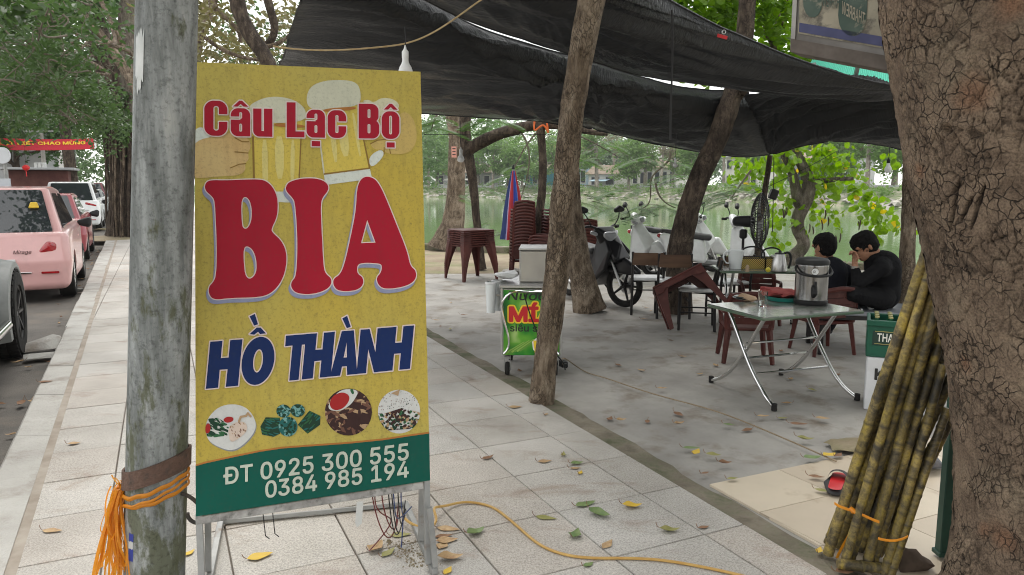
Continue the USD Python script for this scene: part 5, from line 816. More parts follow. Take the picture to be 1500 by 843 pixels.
# the banyan beside the kerb, with hanging roots
bd = G(172, 347)[1]
by = thing('banyan_tree', 'banyan with many hanging brown roots growing beside the kerb behind the lamp post', 'tree')
add(by, 'trunk', trunkmesh(ptrunk([(186, 348, 54), (188, 300, 44), (186, 240, 46), (180, 180, 50), (170, 130, 44), (150, 70, 34), (128, 10, 28), (112, -50, 26)], bd), n=40, seg=8, knob=.12, ridge=.14, seed=51, flare=.2), BARKD, True)
add(by, 'bough', trunkmesh(ptrunk([(178, 180, 30), (190, 140, 26), (188, 80, 24), (187, 0, 24), (189, -60, 22)], bd - 1), n=24, seg=7, knob=.08, ridge=.08, seed=52), BARKG, True)
add(by, 'bough', trunkmesh(ptrunk([(212, 165, 22), (196, 120, 20), (176, 90, 14), (150, 55, 12), (110, 10, 10)], bd - 2), n=16, seg=7, seed=53), BARK, True)
for k in range(34):
    u = 150 + 56 * rg.uniform() ** .8; v0 = 120 + rg.uniform(0, 50); d = bd - rg.uniform(.25, .9); w = rg.uniform(1.5, 6)
    p = [D(u, v0, d), D(u + rg.uniform(-5, 4), v0 + 60, d), D(u + rg.uniform(-4, 6), v0 + 130, d), D(u + rg.uniform(0, 8) * (1 if u < 170 else -.3), 352, d)]
    add(by, 'hanging_root', MB().tube(spline(p, 8), np.linspace(w, w * .7, 25) / 2 / FPX * d, 6, jitter=.15, seed=k), BARKD if k % 3 else BARK, True)
add(by, 'leaves', leafcloud(np.concatenate([crownpts(D(166, 165, bd - 1.5), (.6, .6, .7), 260, rg), crownpts(D(140, 150, bd - 2), (.7, .6, .6), 260, rg), crownpts(D(178, 185, bd - 1.8), (.35, .3, .5), 120, rg)]), .2, OVAL, rg, .3, .7), LEAF_L, False, kind='stuff')
dirt = MB().lathe([(0, .05), (.5, .045), (1.0, .02), (1.25, .0), (1.3, -.02)], c=(*G(178, 348)[:2], 0), n=20); tag(add(None, 'root_soil', dirt, EARTH, True), kind='structure')
# street trees further on
spots = [(G(60, 330), 11, -.02), (G(-60, 330), 9, .1), (G(30, 305), 10, 0), (G(110, 300), 12, 0), (G(-20, 300), 11, 0), (G(200, 300), 11, 0)]
st = [(-15.6, 22), (-20, 34), (-24, 46), (-31, 58), (-38, 72), (-14, 48), (-19, 62), (-25, 78), (-46, 88), (-33, 92), (-19.5, 27), (-27, 36), (-31, 47), (-24, 58)]
lab = ['first and nearest dark street tree across the road, left of the banner', 'second street tree across the road, behind the round white sign', 'third street tree across the road, past the red lantern', 'fourth street tree across the road', 'fifth street tree across the road near the street end', 'street tree on the near kerb behind the banyan', 'second street tree on the near kerb, far along the parked cars', 'third street tree on the near kerb, far off', 'tall tree closing the far left end of the street', 'tall tree closing the right end of the street', 'low-crowned street tree at the far left edge', 'low-crowned street tree behind the red stall', 'low-crowned tree between the two farther shop-houses', 'low-crowned street tree above the white car roof']
for k, (x, y) in enumerate(st):
    h = 7 + (k % 3) if k < 10 else 4.2; hh = h + 2.5
    simpletree(lab[k], 'street_tree', (x, y, 0), h, .22 + .03 * (k % 3), [((x + rg.uniform(-1, 1), y + rg.uniform(-1, 1), hh * .62), (3.6, 3.2, 1.7)), ((x + rg.uniform(-2, 2), y, hh * .92), (4.4, 4, 2.4)), ((x + 2.5, y - 1, hh * .74), (2.6, 2.4, 1.5))], LEAF_L if k % 2 else leafmat('leaf_street_b', [(.05, .1, .03), (.08, .15, .04), (.1, .17, .05), (.06, .1, .04)]), 3400, .34, BARKD, 60 + k)
m = MB(); q = [crownpts((x, 104 + rg.uniform(-6, 6), rg.uniform(2, 11)), (7, 4, 4.5), 1100, rg) for x in np.linspace(-85, -8, 15)]
tag(add(None, 'distant_street_foliage', leafcloud(np.concatenate(q), .75, DIAM, rg, .5), leafmat('leaf_distant', [(.12, .19, .08), (.16, .24, .1), (.2, .28, .12), (.26, .3, .13)]), False), 'soft green mass of foliage closing the far end of the street', 'foliage', kind='stuff')
# behind the sign and along the near shore to the left: shrubs that close the view under the tarp
# ------------------------------------------------------------------ far bank: trees, shrubs, houses
_su, _sd = [200, 620, 780, 1000, 1200, 1330, 1700], [G(u, v, WZ)[1] for u, v in ((200, 289), (620, 289), (780, 290), (1000, 292.5), (1200, 301), (1330, 306), (1700, 318))]
def BK(u, back, z=1.2):
    d = float(np.interp(u, _su, _sd)) + back; p = D(u, 272, d); p[2] = z; return p
pale = barkmat('bark_pale', (.13, .11, .09), (.24, .21, .18), (.36, .33, .29), .4, 1.5)
farl = ['slim pale-trunked tree on the far bank, %s', 'broad pale green tree on the far bank, %s', 'thin half-bare tree on the far bank, %s']
where = ['just right of the sign', 'left of the thick lakeside trunk', 'behind the thick lakeside trunk', 'between the two lakeside trunks', 'left of the closed parasol', 'behind the closed parasol', 'right of the closed parasol', 'behind the slim dark trunk', 'left of the front trunk', 'just right of the front trunk', 'above the black motorbike', 'right of the black motorbike', 'above the first white scooter', 'left of the small white bulb', 'behind the small white bulb', 'left of the leaning dark trunk', 'behind the leaning dark trunk', 'left of the fan', 'behind the pole trunk by the fan', 'behind the twisted creeper tree', 'right of the twisted creeper tree', 'behind the left seated man', 'behind the right seated man', 'beside the half-hidden trunk at the right']
us = [628, 640, 668, 700, 722, 745, 765, 790, 815, 850, 874, 900, 921, 945, 968, 985, 1010, 1060, 1095, 1140, 1190, 1232, 1270, 1310]
for k, u in enumerate(us):
    b = rg.uniform(10, 20) if k % 2 else rg.uniform(3.5, 8); p = BK(u, b); kind = k % 3 if 840 < u < 1120 else (1 if k % 2 else 0); h = rg.uniform(8, 13); s = p[1] / 150
    cr_ = [(p + [rg.uniform(-1, 1), 0, h * .72], (3.4, 3, 2.6)), (p + [rg.uniform(-2, 2), 0, h * .95], (4.2, 3, 2.8)), (p + [rg.uniform(-3, 3), -1, h * .42], (3.4, 2.4, 2))] if kind != 2 else [(p + [0, 0, h * .9], (3.4, 3, 2.4)), (p + [1.5, 0, h * .65], (2.4, 2, 1.6))]
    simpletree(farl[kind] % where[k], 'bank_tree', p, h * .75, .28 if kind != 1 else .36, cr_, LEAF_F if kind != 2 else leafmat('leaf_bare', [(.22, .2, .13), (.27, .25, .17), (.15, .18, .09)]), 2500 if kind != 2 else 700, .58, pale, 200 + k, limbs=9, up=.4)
q = []
for t in np.linspace(.02, .99, 420):
    p = shore(t, rg.uniform(1.5, 9), 0); p[2] = np.interp(p[1] - np.interp(p[0], S[:, 0], S[:, 1]), [0, 2, 8], [-.6, .2, 1.1]); r = rg.uniform(.5, 1.7); q.append(crownpts(p + [0, 0, r * .4], (r * 1.4, r, r * .7), 42, rg, 6))
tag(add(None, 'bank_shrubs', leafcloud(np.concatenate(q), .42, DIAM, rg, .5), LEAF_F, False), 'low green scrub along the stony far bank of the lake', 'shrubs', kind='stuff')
q = [crownpts((x, 215 + rg.uniform(-8, 8) - max(0, x - 20) * .8, rg.uniform(4, 16)), (9, 5, 6.5), 1000, rg) for x in np.linspace(-70, 150, 44)]
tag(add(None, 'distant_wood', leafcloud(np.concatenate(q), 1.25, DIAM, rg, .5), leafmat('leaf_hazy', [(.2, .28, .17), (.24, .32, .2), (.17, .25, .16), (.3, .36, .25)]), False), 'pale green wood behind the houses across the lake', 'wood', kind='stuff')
q = []
for t in np.linspace(.01, .99, 900):
    p = shore(t, rg.uniform(-.3, 3.2), 0); b = p[1] - np.interp(p[0], S[:, 0], S[:, 1]); p[2] = np.interp(b, [-.3, 1.2, 3.2], [-1.0, -.5, .1]); q.append(p)
m = MB()
for p in q: m.tm(trimesh.convex.convex_hull(rg.normal(size=(9, 3)) * [.35, .28, .18] + p))
tag(add(None, 'bank_stones', m, mat('bank_stone', (.32, .3, .26), (.5, .47, .42), .8, rough=.9), False), 'pale stones lining the waterline of the far bank', 'stones', kind='stuff')
PLAST = mat('house_plaster', (.5, .49, .46), (.62, .6, .57), .4, rough=.85); PGREY = mat('house_grey', (.32, .33, .34), (.42, .42, .42), .4, rough=.85); ROOFB = mat('roof_brown', (.2, .15, .11), (.28, .22, .17), .7, rough=.9); ROOFR = mat('roof_red', (.42, .09, .06), (.5, .14, .1), .6, rough=.8); DARKW = mat('dark_opening', (.02, .025, .03), rough=.2); TEALP = mat('teal_panel', (.02, .16, .2), (.03, .2, .24), 1, rough=.6); GREENP = mat('green_tarpaulin', (.01, .3, .15), (.02, .36, .2), 1, rough=.6)
def house(label, u0, u1, back, h, wallm, roofm, over=.6, win=4, slope=.35, awn=None, storeys=1, name='lake_house'):
    a, b = BK(u0, back), BK(u1, back); c = (a + b) / 2; w = np.linalg.norm(b - a); dep_ = 7.0; ang = math.atan2(*(b - a)[:2][::-1]); t = thing(name, label, 'house', 'houses across the lake', loc=(c[0], c[1], 1.0), rz=ang)
    add(t, 'wall', MB().box((0, dep_ / 2, h / 2), (w, dep_, h)), wallm, False)
    m = MB(); z0 = h - .05; m.raw([(-w / 2 - over, -over, z0), (w / 2 + over, -over, z0), (w / 2 + over, dep_ / 2, z0 + dep_ / 2 * slope * 1.6), (-w / 2 - over, dep_ / 2, z0 + dep_ / 2 * slope * 1.6), (w / 2 + over, dep_ + over, z0), (-w / 2 - over, dep_ + over, z0)], [[0, 1, 2, 3], [3, 2, 4, 5]]); m.raw([(-w / 2 - over, -over, z0 - .12), (w / 2 + over, -over, z0 - .12), (w / 2 + over, -over, z0), (-w / 2 - over, -over, z0)], [[0, 1, 2, 3]]); add(t, 'roof', m, roofm, False)
    for s in range(storeys):
        zc = h / storeys * (s + .5)
        for k in range(win):
            x = -w / 2 + w * (k + .5) / win; f = add(t, 'window', MB().box((x, -.02, zc), (w / win * .62, .14, h / storeys * .62)), PLAST if wallm is not PLAST else PGREY, False); add(f, 'pane', MB().box((x, -.1, zc), (w / win * .52, .06, h / storeys * .52)), DARKW, False)
    if awn: add(t, 'awning', MB().raw([(-w * .3, -.1, h * .62), (w * .3, -.1, h * .62), (w * .3, -2.6, h * .5), (-w * .3, -2.6, h * .5), (-w * .3, -2.6, h * .47), (w * .3, -2.6, h * .47)], [[0, 3, 2, 1], [3, 4, 5, 2]]), awn, False)
    return t
house('long low grey house with dark openings and white awning across the lake', 640, 720, 14, 3.6, PGREY, ROOFB, win=6, awn=PLAST)
house('low teal-fronted shop across the lake right of the closed parasol', 768, 800, 15, 4.2, TEALP, ROOFB, win=3)
house('red-roofed house among the trees behind the front trunk, across the lake', 796, 850, 26, 8.5, PLAST, ROOFR, win=4, storeys=2)
house('small brown-roofed hut with a pale awning across the lake above the black motorbike', 862, 904, 11, 3.0, PLAST, ROOFB, win=2, awn=mat('awning_blue', (.3, .42, .5), rough=.7))
house('pale blue-grey house at the left of the brown-roofed hut', 836, 860, 16, 5.0, mat('house_blue', (.35, .45, .55), rough=.85), ROOFB, win=2)
house('long white house with barred windows left of the leaning trunk, across the lake', 925, 990, 24, 4.5, PLAST, ROOFB, win=6)
house('white two-storey house seen between the leaning trunk and the fan', 1062, 1110, 30, 6.4, PLAST, PGREY, win=4, storeys=2)
house('grey house mostly behind the creeper, across the lake', 1150, 1230, 30, 5, PGREY, ROOFB, win=5)
a, b = BK(1027, 9), BK(1035, 9); tag(add(None, 'green_sheet', MB().box((a + b) / 2 + [0, 0, 1.4], (1.3, .3, 2.6), bev=.05), GREENP, False), 'green tarpaulin sheet hung on the far bank beside the leaning trunk', 'sheet')
wl = thing('bank_wall', 'long low pale wall along the top of the far bank', 'wall')
for k in range(40):
    a, b = BK(610 + k * 18, 9.4), BK(610 + k * 18 + 17.8, 9.4); c = (a + b) / 2; add(wl, 'wall_section', MB().box(c + [0, 0, -.1], (np.linalg.norm(b - a), .25, 1.0), rz=math.atan2(*(b - a)[:2][::-1])), PGREY if k % 4 else PLAST, False)
# ------------------------------------------------------------------ parked cars along the kerb
def paint(name, c, flake=0.25): return mat(name, c, tuple(x * .93 for x in c), 2, rough=.32, coat=.8, c3=tuple(x * .75 + .03 for x in c), scale3=3, lo3=.58, hi3=.85)
CARGLASS = usdkit.material(stage, '/World/Looks/car_glass', {'p': ('principled_bsdf', {'base_color': (.012, .014, .016), 'roughness': .03, 'specular_ior_level': .9})}, [], surface='p.BSDF')
LAMPR = mat('lamp_red', (.3, .008, .012), (.2, .004, .008), 20, rough=.12, coat=1.0); LAMPC = mat('lamp_clear', (.22, .23, .24), rough=.1, coat=1.0)
def hull(pts, r): return manifold3d.Manifold.batch_hull([manifold3d.Manifold.sphere(rr, 20).translate(tuple(map(float, p))) for p, rr in zip(pts, [r] * len(pts) if np.ndim(r) == 0 else r)])
def mir(pts): return [(-x, y, z) for x, y, z in pts] + list(pts)
def wheel(parent, x, y, r, w, rimm, spokes=10):
    s = 1 if x > 0 else -1; R = Ry(PI / 2 * s); c = (x, y, r)
    n = 30; prof = [(r * .66, -w / 2), (r * .93, -w / 2), (r, -w * .36), (r, w * .36), (r * .93, w / 2), (r * .66, w / 2), (r * .6, w * .3)]
    wh = add(parent, 'wheel', MB().lathe(prof, c, n, R), RUBBER, 50); m = MB().lathe([(r * .66, w * .46), (r * .61, w * .42), (r * .58, w * .1), (.0, w * .08)], c, n, R)
    for k in range(spokes): a = 2 * PI * k / spokes; m.tube([np.array(c) + R @ np.array([math.cos(a) * r * .1, math.sin(a) * r * .1, w * .36]), np.array(c) + R @ np.array([math.cos(a) * r * .63, math.sin(a) * r * .63, w * .4])], r * .05, 5)
    m.lathe([(0, w * .42), (r * .12, w * .4), (r * .14, w * .2)], c, 10, R); add(wh, 'rim', m, rimm)
    return wh
def tread(parent, wh, x, y, r, w):
    m = MB()
    for k in range(36):
        for sx in (-1, 0, 1): a = 2 * PI * (k + .5 * (sx == 0)) / 36; m.box((x + sx * w * .33, y + math.cos(a) * r, r + math.sin(a) * r), (w * .26, r * .11, .022), R=Rx(a - PI / 2))
    add(wh, 'tread_block', m, RUBBER, False, kind='stuff')
def panelface(p, inset, o):
    "a pane inside four corners (inset as fractions), lifted o along the face normal"
    p = np.array(p, float); c = p.mean(0); n = unit(np.cross(p[1] - p[0], p[3] - p[0])); q = np.array(chaikin(c + (p - c) * (1 - inset), 0)); return q + n * o, n
def pane(parent, name, corners, mm, o=.012, inset=.08, label=None, rnd=True):
    q, n = panelface(corners, inset, o); e1 = unit(q[1] - q[0]); e2 = np.cross(n, e1); g = Polygon([((v - q[0]) @ e1, (v - q[0]) @ e2) for v in q]); 
    if rnd: g = g.buffer(-.04).buffer(.04)
    m = MB().poly(g, .012, -.008); m.v = [q[0] + v[:, :1] * e1 + v[:, 1:2] * e2 + v[:, 2:3] * n for v in m.v]; return add(parent, name, m, mm, False, label=label)
def car(name, label, cat, color, L, W, H, belt, style, loc, rz, wr=.31, group='cars parked along the kerb', rim=None):
    t = thing(name, label, cat, group, loc=loc, rz=rz); w = W / 2; y0, y1 = -L / 2, L / 2; gc = .2 if style != 'suv' else .26; r = .12
    wy = (y0 + .68 + .06 * (style == 'suv'), y1 - .78)
    low = hull(mir([(w - .14, y0 + .14, gc + .1), (w - .1, y0 + .12, .58), (w - .04 - r, y0 + .55, gc + .08), (w - r, y0 + .6, .62), (w - .12, y0 + .22, belt - .12), (w - .1, y0 + .7, belt - .06), (w - r, y1 - .9, gc + .08), (w - r, y1 - .9, .62), (w - .12, y1 - 1.0, belt - .05), (w - .2, y1 - .14, gc + .14), (w - .22, y1 - .14, .6), (w - .28, y1 - .35, belt - .22)]), r)
    bump = hull(mir([(w - .2, y0 + .08, gc + .12), (w - .18, y0 + .06, .56), (w - .1, y0 + .34, gc + .12), (w - .1, y0 + .34, .56)]), .06)
    cr0, cr1 = y0 + (.42 if style == 'suv' else .55), y1 - 1.55; bw, tw = w - .13, w - .3; zb, zt = belt - .1, H - .07
    B = {k: np.array(v) for k, v in dict(rl=(-bw, y0 + .24, zb), rr=(bw, y0 + .24, zb), fl=(-bw, y1 - 1.05, zb), fr=(bw, y1 - 1.05, zb)).items()}; T = {k: np.array(v) for k, v in dict(rl=(-tw, cr0 + .08, zt), rr=(tw, cr0 + .08, zt), fl=(-tw, cr1 - .1, zt - .02), fr=(tw, cr1 - .1, zt - .02), ml=(-tw, (cr0 + cr1) / 2, zt + .02), mr=(tw, (cr0 + cr1) / 2, zt + .02)).items()}
    cab = hull(list(B.values()) + list(T.values()), .06); body = low + bump + cab
    for y in wy:
        body = body - manifold3d.Manifold.cylinder(W + 1, wr + .055, wr + .055, 32).rotate((0, 90, 0)).translate((-(W + 1) / 2, y, wr))
    add(t, 'body', MB().tm(body.refine_to_length(.16) if False else body), color, 32)
    inn = hull(mir([(w - .3, y0 + .4, .32), (w - .3, y1 - .4, .32), (w - .3, y0 + .4, .6), (w - .3, y1 - .4, .6)]), .05); add(t, 'underbody', MB().tm(inn), BLACKPL, 40)
    rg_ = [(-1, 'l'), (1, 'r')]; e = .06
    pane(t, 'rear_window', [B['rl'] + [.05, 0, .04], B['rr'] + [-.05, 0, .04], T['rr'] + [-.02, 0, -.0], T['rl'] + [.02, 0, 0]], CARGLASS, e + .008, .03)
    pane(t, 'windscreen', [B['fr'], B['fl'], T['fl'], T['fr']], CARGLASS, e + .008, .05)
    for s, k in rg_:
        b0, b1, t0, t1 = B['r' + k] + [0, .18, .03], B['f' + k] + [0, -.1, .03], T['r' + k] + [0, .12, -.02], T['f' + k] + [0, 0, -.02]; mb, mt = (b0 + b1) / 2, (t0 + t1) / 2
        for qa, qb, ta, tb in ((b0, mb, t0, mt), (mb, b1, mt, t1)):
            cs = [qa, qb, tb, ta]; pane(t, 'side_window', cs if s > 0 else cs[::-1], CARGLASS, e + .006, .06)
        hm = MB().tm(hull([(s * (w + .02), y1 - 1.25, belt + .02), (s * (w + .14), y1 - 1.22, belt + .06), (s * (w + .13), y1 - 1.24, belt - .01)], .055)); add(t, 'door_mirror', hm, BLACKPL if style == 'hatch' else color)
        add(t, 'door_handle', MB().box((s * (w + .002), .1, belt - .16), (.03, .16, .03), bev=.008), color, False)
        if style == 'suv': lamp = [(s * (w - .05), y0 + .3, belt - .1), (s * (w - .42), y0 + .12, belt - .12), (s * (w - .14), y0 + .12, belt - .2)]; rr = .05
        else: lamp = [(s * (w - .13), y0 + .2, belt - .22), (s * (w - .4), y0 + .085, belt - .31), (s * (w - .15), y0 + .16, belt - .3), (s * (w - .25), y0 + .12, belt - .22)]; rr = [.1, .04, .095, .09]
        add(t, 'tail_light', MB().tm(hull(lamp, rr)), LAMPR, 40); add(t, 'headlight', MB().tm(hull([(s * (w - .22), y1 - .2, .66), (s * (w - .4), y1 - .1, .64)], .07)), LAMPC, 40)
        add(t, 'rear_reflector', MB().box((s * (w - .26), y0 - .002, .44), (.22, .014, .03), bev=.005), LAMPR, False)
        for y in wy: wheel(t, s * (w - .1), y, wr, .21, rim or STEEL)
    add(t, 'chrome_strip', MB().box((0, y0 + .0, .445), (W * .42, .016, .022), bev=.005), CHROME, False)
    add(t, 'number_plate', MB().box((0, y0 - .003, .56), (.34, .012, .17), bev=.004), WHITEPL, False)
    add(t, 'bumper_seam', MB().box((0, y0 + .028, belt - .37), (W * .62, .02, .008)), BLACKPL, False)
    return t
RZ = A0
def along(s, gap): 
    "a spot s metres along the kerb from the sign's corner, gap metres out from its edge"
    p = np.array(OUTER[0]); q = np.array(OUTER[1]); t = unit(q - p); n = np.array([-t[1], t[0]]); k = p + t * ((s - p[1]) / t[1]) + n * gap; return (k[0], k[1], -.135)
kd = unit(np.array(OUTER[1]) - np.array(OUTER[0])); RZ = math.atan2(-kd[0], kd[1])
PINK = paint('paint_pink', (.58, .33, .32)); RED = paint('paint_red', (.2, .02, .03)); WHITE = paint('paint_white', (.66, .67, .67)); MAROON = paint('paint_maroon', (.13, .015, .02)); SILVER = mat('paint_grey_silver', (.2, .215, .21), (.24, .255, .25), 5, rough=.35, metal=.5, coat=.7)
c1 = car('parked_car', 'dusty pink hatchback parked along the kerb behind the grey pickup', 'car', PINK, 3.85, 1.68, 1.66, 1.02, 'hatch', along(12.5, .95), RZ, .33)
gt = text_shape('Mirage', .0); gt = affinity.scale(gt, .05, .05, origin=(0, 0)); gt = affinity.skew(gt, xs=15, origin=(0, 0))
m = MB().poly(gt, .006); m.v = [np.column_stack([v[:, 0] + .14, np.full(len(v), -1.895) - v[:, 2], v[:, 1] + .72]) for v in m.v]; add(c1, 'chrome_script', m, CHROME, False)
add(c1, 'window_sticker', MB().tm(hull([(.36, -1.555, 1.37), (.46, -1.555, 1.37), (.38, -1.53, 1.43), (.44, -1.53, 1.43)], .015)), mat('sticker_yellow', (.65, .42, .03), rough=.5))
car('parked_car', 'dark red hatchback parked in front of the pink one', 'car', RED, 3.9, 1.68, 1.5, .96, 'hatch', along(18.2, 1.05), RZ, .31)
car('parked_car', 'white sport-utility car with red tail lights, parked beyond the red hatchback', 'car', WHITE, 4.6, 1.84, 1.82, 1.15, 'suv', along(29.5, 1.25), RZ, .37)
car('parked_car', 'grey hatchback mostly hidden in front of the white sport-utility car', 'car', SILVER, 4.2, 1.7, 1.5, .98, 'hatch', along(35.5, 1.1), RZ, .31)
car('parked_car', 'maroon sport-utility car with silver roof, farthest of the parked row', 'car', MAROON, 4.7, 1.86, 1.85, 1.18, 'suv', along(46.5, 1.5), RZ, .37)
# grey pickup, only its front corner inside the frame
pk = thing('parked_pickup', 'silver-grey pickup with flared arches and chunky tyres, cut off at the left edge', 'pickup', 'cars parked along the kerb', loc=along(5.95, 1.36), rz=RZ); w = .88
wyf, wyr, WR = 1.62, -1.6, .43
lowb = hull(mir([(w, -2.5, .55), (w, -2.5, 1.25), (w, 1.1, .55), (w, 1.1, 1.32), (w - .06, 2.1, .6), (w - .12, 2.15, 1.08), (w - .05, 1.5, 1.27)]), .07); cab = hull(mir([(w - .06, -.9, 1.28), (w - .2, -.75, 1.9), (w - .2, .3, 1.92), (w - .08, 1.05, 1.32)]), .06)
for y in (wyf, wyr): lowb = lowb - manifold3d.Manifold.cylinder(3, WR + .1, WR + .1, 36).rotate((0, 90, 0)).translate((-1.5, y, WR))
lowb = lowb - manifold3d.Manifold.cube((1.56, 1.4, .6)).translate((-.78, -2.45, .75)); add(pk, 'body', MB().tm(lowb + cab), SILVER, 32)
for s in (-1, 1):
    for y in (wyf, wyr):
        a = np.linspace(-.12 * PI, 1.12 * PI, 26); prof = [(0.09, -.05), (.16, 0), (.15, .05), (.0, .09), (-.02, .0)]; P = np.array([[(s * (w + px), y + (WR + .12 + pz) * math.cos(t), WR + (WR * 0 + .45 + pz) * math.sin(t) * 1.02) for px, pz in prof] for t in a]); add(pk, 'wheel_arch_flare', MB().grid(P if s > 0 else P[:, ::-1]), mat('flare_grey', (.2, .21, .205), (.26, .27, .265), 6, rough=.5), 50)
        wh = wheel(pk, s * (w + .03), y, WR, .29, BLACKMETAL, 8); tread(pk, wh, s * (w + .03), y, WR, .29)
    add(pk, 'door_mirror', MB().tm(hull([(s * (w + .0), .7, 1.46), (s * (w + .07), .72, 1.52), (s * (w + .06), .71, 1.44)], .06)), CHROME)
    b0, b1, t0, t1 = np.array([s * (w - .04), -.8, 1.34]), np.array([s * (w - .06), .9, 1.36]), np.array([s * (w - .19), -.7, 1.86]), np.array([s * (w - .19), .3, 1.88]); cs = [b0, b1, t1, t0]; pane(pk, 'side_window', cs if s > 0 else cs[::-1], CARGLASS, .066, .06)
    add(pk, 'side_step', MB().tube([(s * (w + .12), -.95, .42), (s * (w + .14), .95, .42)], .045, 10), CHROME); add(pk, 'headlight', MB().tm(hull([(s * (w - .15), 2.14, .92), (s * (w - .35), 2.2, .9)], .07)), LAMPC)
pane(pk, 'rear_window', [(-w + .1, -.96, 1.14), (w - .1, -.96, 1.14), (w - .24, -.82, 1.7), (-w + .24, -.82, 1.7)], CARGLASS, .02, .05); add(pk, 'rear_bumper', MB().box((0, -2.66, .62), (1.6, .16, .2), bev=.04), CHROME, False)
add(pk, 'underbody', MB().box((0, 0, .55), (1.3, 4.6, .3), bev=.05), BLACKPL, False)
# ------------------------------------------------------------------ street furniture and the banner
BNR = mat('banner_red', (.5, .01, .03), (.42, .01, .025), 1, rough=.7); BYEL = mat('banner_yellow', (.75, .5, .03), rough=.7)
ba, bb = D(-140, 193, 25), D(141, 203, 31); bz0, bz1 = .0, -.42
bn = thing('banner', 'red cloth banner with yellow lettering strung across the street', 'banner'); us = np.linspace(0, 1, 60)
bt_ = lambda u, t, o=0: ba * (1 - u) + bb * u + np.array([.02 * 0, -.02 * math.sin(u * 40) * .6 - o, (bz1 if t == 0 else 0) + (.42 * t if 0 < t < 1 else 0) + (bz1 if 0 < t < 1 else 0) - .12 * 4 * u * (1 - u)])
add(bn, 'cloth', MB().grid([[bt_(u, t) for t in (0, .5, 1)] for u in us]), BNR, True)
add(bn, 'edge', MB().grid([[bt_(u, t, .01) for t in (0, .5, 1)] for u in (.985, .995, 1.0)]), WHITEPL, False)
def bannertext(s, u0, u1, t0, t1):
    g = text_shape(s, .05); b = g.bounds; m = MB().flat(shapely.segmentize(g, .4)); m.v = [np.array([bt_(u0 + (u1 - u0) * (x - b[0]) / (b[2] - b[0]), min(max(t0 + (t1 - t0) * y, .01), .99), .03) for x, y, _ in v]) for v in m.v]; m.f = [f[:, ::-1] for f in m.f]; add(bn, 'lettering', m, BYEL, False)
bannertext('NHIỆT LIỆT CHÀO MỪNG', .38, .93, .5, .76)
rope('thin cord holding the red banner to the banyan', [bb + [0, 0, -.1], bb + [.6, .4, .05], D(168, 190, 28)], .012, BLROPE, 'cord', 'cord')
def signpost(label, u, d, h, kind):
    p = D(u, 272, d); p[2] = 0; t = thing('sign_post' if kind != 'pole' else 'utility_pole', label, 'sign' if kind != 'pole' else 'pole', loc=p); add(t, 'post', MB().tube([(0, 0, 0), (0, 0, h)], .05 if kind != 'pole' else [.13, .09], 10), GALV if kind != 'pole' else CONC)
    if kind == 'round': add(t, 'disc', MB().lathe([(0, -.02), (.26, -.02), (.26, .02), (0, .02)], (0, -.08, h - .2), 24, Rx(PI / 2)), mat('sign_disc', (.6, .62, .65), rough=.4))
    elif kind == 'square': add(t, 'plate', MB().box((0, -.08, h - .3), (.6, .03, .6), bev=.01), mat('sign_plate', (.4, .42, .45), rough=.5), False)
    else:
        for k in range(4): add(t, 'meter_box', MB().box((-.3 + .2 * k if k < 3 else 0, -.15, 2.6 if k < 3 else 2.1), (.17, .18, .3), bev=.01), WHITEPL, False)
        add(t, 'cross_arm', MB().box((0, 0, h - .6), (1.6, .09, .09)), GALV, False)
signpost('white round sign on a post across the street below the banner', 10, 24, 2.7, 'round'); signpost('grey square notice board on a post at the left edge', 4, 22, 1.75, 'square'); signpost('slim utility pole with small white boxes, beyond the pink car roof', 67, 40, 5.0, 'pole'); signpost('thin pale utility pole far down the street beyond the white car', 107, 70, 7, 'pole')
ln_ = thing('red_lantern', 'round red lantern hanging in the trees across the street', 'lantern', loc=D(38, 246, 26)); add(ln_, 'shade', MB().lathe([(0, -.1), (.05, -.095), (.1, -.05), (.12, 0), (.1, .05), (.05, .095), (0, .1)], n=14), mat('lantern_red', (.6, .02, .02), rough=.6)); add(ln_, 'tassel', MB().tube([(0, 0, -.1), (0, 0, -.3)], .015, 6), _mats['lantern_red']); add(ln_, 'cord', MB().tube([(0, 0, .1), (0, 0, 1.3)], .005, 5), BLROPE)
kiosk = thing('street_stall', 'low dark red stall with grey roof across the street', 'stall', loc=(*D(62, 272, 33)[:2], 0), rz=A0); add(kiosk, 'wall', MB().box((0, 0, 1.1), (2.2, 1.6, 2.2), bev=.02), mat('stall_red', (.09, .03, .025), (.13, .05, .04), 3, rough=.8), False); add(kiosk, 'roof', MB().box((0, -.2, 2.26), (2.8, 2.4, .1), bev=.02), PGREY, False); add(kiosk, 'counter', MB().box((0, -.95, .95), (2.0, .3, .08), bev=.01), WHITEPL, False)
for k, (x, y, c, lb) in enumerate(((-17.5, 30, WHITE, 'white car parked across the street under the trees'), (-21, 40, SILVER, 'silver car parked across the street, farther off'))): car('far_car', lb, 'car', c, 4.2, 1.7, 1.5, .98, 'hatch', (x, y, -.1), RZ + PI, .31, 'cars across the street')
for k, (x, y, h, lb) in enumerate(((-32, 52, 9, 'pale grey shop-house farther along the street'), (-40, 68, 8, 'white shop-house near the end of the street'))):
    t = thing('shop_house', lb, 'house', 'houses along the street', loc=(x, y, 0), rz=A0 + PI / 2); add(t, 'wall', MB().box((0, 3, h / 2), (9, 6, h)), [PGREY, PLAST][k], False); add(t, 'roof', MB().box((0, 3, h + .1), (9.6, 6.6, .2)), PGREY, False)
    for s in range(2):
        for j in range(3): f = add(t, 'window', MB().box((-3 + 3 * j, -.03, 1.6 + 3.2 * s), (1.8, .16, 2.0)), BLACKMETAL, False); add(f, 'pane', MB().box((-3 + 3 * j, -.12, 1.6 + 3.2 * s), (1.5, .06, 1.7)), DARKW, False)
